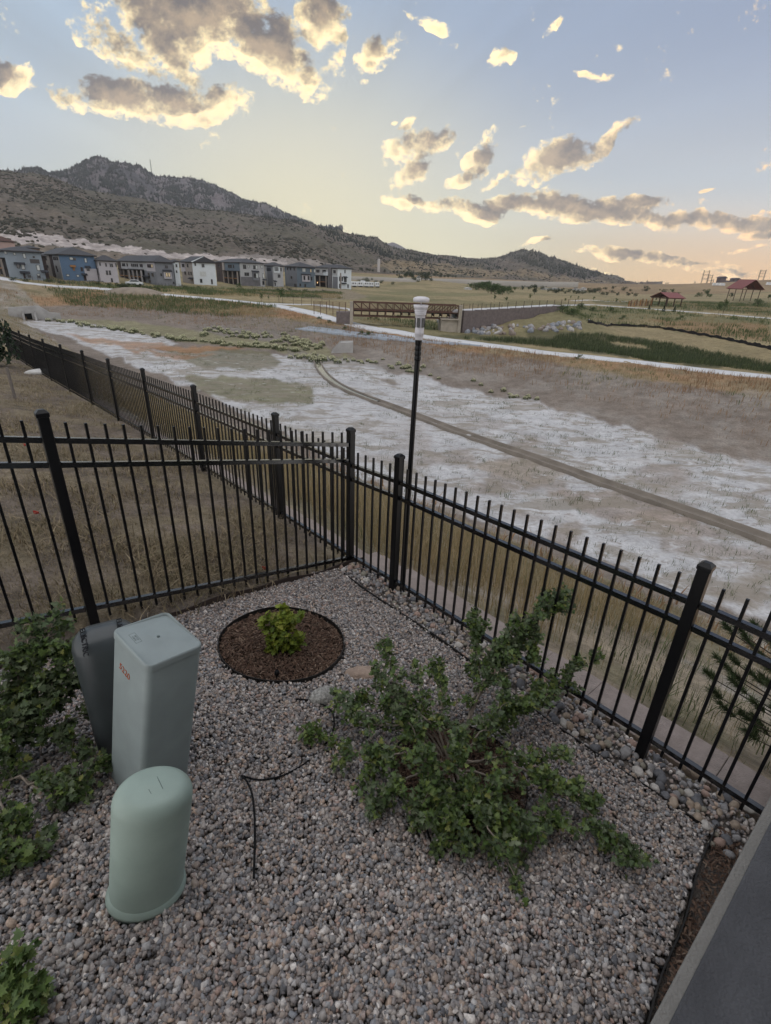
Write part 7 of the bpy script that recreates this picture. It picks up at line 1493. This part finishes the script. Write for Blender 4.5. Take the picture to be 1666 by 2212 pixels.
def shed(px, py, wpx, hpx, d, label, wall, roof, cat='building', yaw=10):
    p = hit_all(px, py); d = float(np.hypot(p[0], p[1])); W = wpx * d / 1150; h = hpx * d / 1150; r = empty('farm_building', tuple(p), label, cat); r.rotation_euler = (0, 0, R(yaw)); b = MB(); b.box((0, 0, h * .3 - .5), (W, W * .7, h * .6 + 1)); b.build('wall', wall, r); b = MB(); a = W * .55
    prism(b, [(-a, h * .6), (0, h), (a, h * .6)], -W * .4, W * .4, np.array([1., 0, 0]), np.array([0, 1., 0])); b.build('roof', roof, r)
    b = MB(); b.box((W * .2, -W * .351, h * .32), (W * .16, .06, h * .2)); b.box((-W * .22, -W * .351, h * .32), (W * .16, .06, h * .2)); b.build('window', M_WIN, r)
q = c5(908, 206); shed(*q, 8, 9, 352, 'white farmhouse among the trees on the mound', M_FARMW, M_GREYR)
q = c5(1252, 268); shed(*q, 14, 4, 235, 'long low white roofed shed left of the green grove', M_FARMW, mat('white_roof', (.5, .5, .5), rough=.6))
q = c6(268, 240); shed(*q, 14, 4, 600, 'low pale building in the distant trees, left one', M_FARMW, M_GREYR); q = c6(330, 240); shed(*q, 18, 4, 610, 'long pale roofed building in the distant trees', M_FARMW, M_GREYR); q = c6(470, 246); shed(*q, 20, 4, 620, 'pale grey roofed building right of the distant tree row', M_FARMW, M_GREYR); q = c6(505, 238); shed(*q, 9, 4, 640, 'small white building behind the distant tree row', M_FARMW, M_GREYR)
# long dark hilltop house at right, and the bright dots of cars below it
M_MANS = stucco('purple_brown_wall', (.10, .075, .075)); M_MANR = mat('dark_hill_roof', (.055, .045, .05), rough=.9)
p = at_d(1567, 612.2, 1385); r = empty('hilltop_building', tuple(p), 'long dark building with two raised ends on the low right hill', 'building'); k_ = 1330 / 1150
b = MB()
for x0, x1, hh in ((-14, -4, 9), (-4, 10, 5), (10, 20, 8)): b.box(((x0 + x1) / 2 * k_, 0, hh * k_ / 2 - 2), ((x1 - x0) * k_, 14, hh * k_ + 4))
b.build('wall', M_MANS, r); b = MB()
for x0, x1, h0, h1 in ((-16, -2, 8.8, 11.5), (9, 22, 7.8, 10)): prism(b, [(x0 * k_, h0 * k_), ((x0 * .6 + x1 * .4) * k_, h1 * k_), ((x0 * .3 + x1 * .7) * k_, h1 * k_), (x1 * k_, h0 * k_)], -9, 9, np.array([1., 0, 0]), np.array([0, 1., 0]))
b.build('roof', M_MANR, r); b = MB()
for k in range(6): b.box(((-2 + k * 2.2) * k_, -7.1, 1.6 * k_), (.9 * k_, .3, 2.2 * k_))
b.build('window', M_COLW, r)
for x, y, d in ((1544, 617, 1200), (1552, 617, 1200), (1560, 617.2, 1200), (1661, 616, 1200)):
    p = hit(x, y); r = empty('parked_car', tuple(p), 'pale parked vehicle, a tiny light dot below the hilltop building', 'car', 'vehicles below the hilltop building'); b = MB(); prism(b, [(-3, .3), (-3, 1.9), (-2, 3.2), (2, 3.2), (3, 1.9), (3, .3)], -1.2, 1.2, np.array([1., 0, 0]), np.array([0, 1., 0])); b.build('body', M_CAMP, r)
# road lines across the far slope
far_line([(860, 602.5, 395), (930, 604, 400), (1000, 606, 410), (1080, 609, 420), (1160, 611, 440), (1250, 612, 470)], 4.5); far_line([(760, 600, 350), (830, 602, 355), (900, 606.5, 360)], 4)
p = at_d(818, 585, 480); b = MB(); b.lathe([(1.1, -1), (1.1, 8.5), (.7, 9.2), (.05, 9.4)], (0, 0, 0), 14); tag(b.build('water_tower', M_COLW, None, tuple(p)), 'pale slender tower at the foot of the hill', 'tower')
# little things in the bare yard
M_FLAG = mat('red_flag', (.42, .03, .025), rough=.7, var=.1)
for px, py, lab in ((52, 958, 'small red marker flag near the fence post in the bare yard'), (75, 1107, 'tiny red marker flag left of the tall fence post'), (567, 1228, 'red marker flag close to the fence above the mulch ring')):
    p = hit(px, py + 10); d = np.hypot(p[0], p[1]); r = empty('marker_flag', tuple(p), lab, 'flag'); b = MB(); b.tube([(0, 0, -.03), (0, 0, .075)], .0014, 5); b.build('wire', M_TRUNK, r); b = MB(); b.add([(0, 0, .035), (.055, .008, .04), (.06, -.004, .073), (0, 0, .078), (0, .0015, .035), (.055, .0095, .04), (.06, -.0025, .073), (0, .0015, .078)], [(0, 1, 2, 3), (7, 6, 5, 4), (0, 4, 5, 1), (1, 5, 6, 2), (2, 6, 7, 3)]); b.build('flag_sheet', M_FLAG, r)
M_STAKE = mat('grey_wood', (.15, .13, .115), rough=.9, var=.2, scale=8)
p = hit(33, 862); d = np.hypot(p[0], p[1]); h_ = at_d(31, 793, d)[2] - p[2]; b = MB(); b.box((0, 0, h_ / 2 - .05), (.05, .05, h_ + .1)); tag(b.build('wooden_stake', M_STAKE, None, tuple(p), bevel=.004), 'grey wooden stake standing in the bare yard by the far fence', 'stake')
boulder(80, 809, (.75, .35, .26), 'pale white rock at the foot of the far fence', mat('white_rock', (.5, .49, .47), rough=.9, var=.15, scale=4), 5, .9, .5)

# ------------------------------------------------------------------ evening haze
hz = bpy.data.materials.new('haze'); hz.use_nodes = True; nt = hz.node_tree; nt.nodes.clear()
pv = nt.nodes.new('ShaderNodeVolumePrincipled'); pv.inputs['Color'].default_value = (.86, .86, .92, 1); pv.inputs['Density'].default_value = 0.9e-4; pv.inputs['Anisotropy'].default_value = .2
out = nt.nodes.new('ShaderNodeOutputMaterial'); nt.links.new(pv.outputs[0], out.inputs['Volume'])
b = MB(); b.box((0, 0, 340), (9600, 9600, 1200)); ho = b.build('haze', hz); ho['kind'] = 'stuff'; ho['label'] = 'thin evening haze over the valley'
S.cycles.volume_bounces = 0
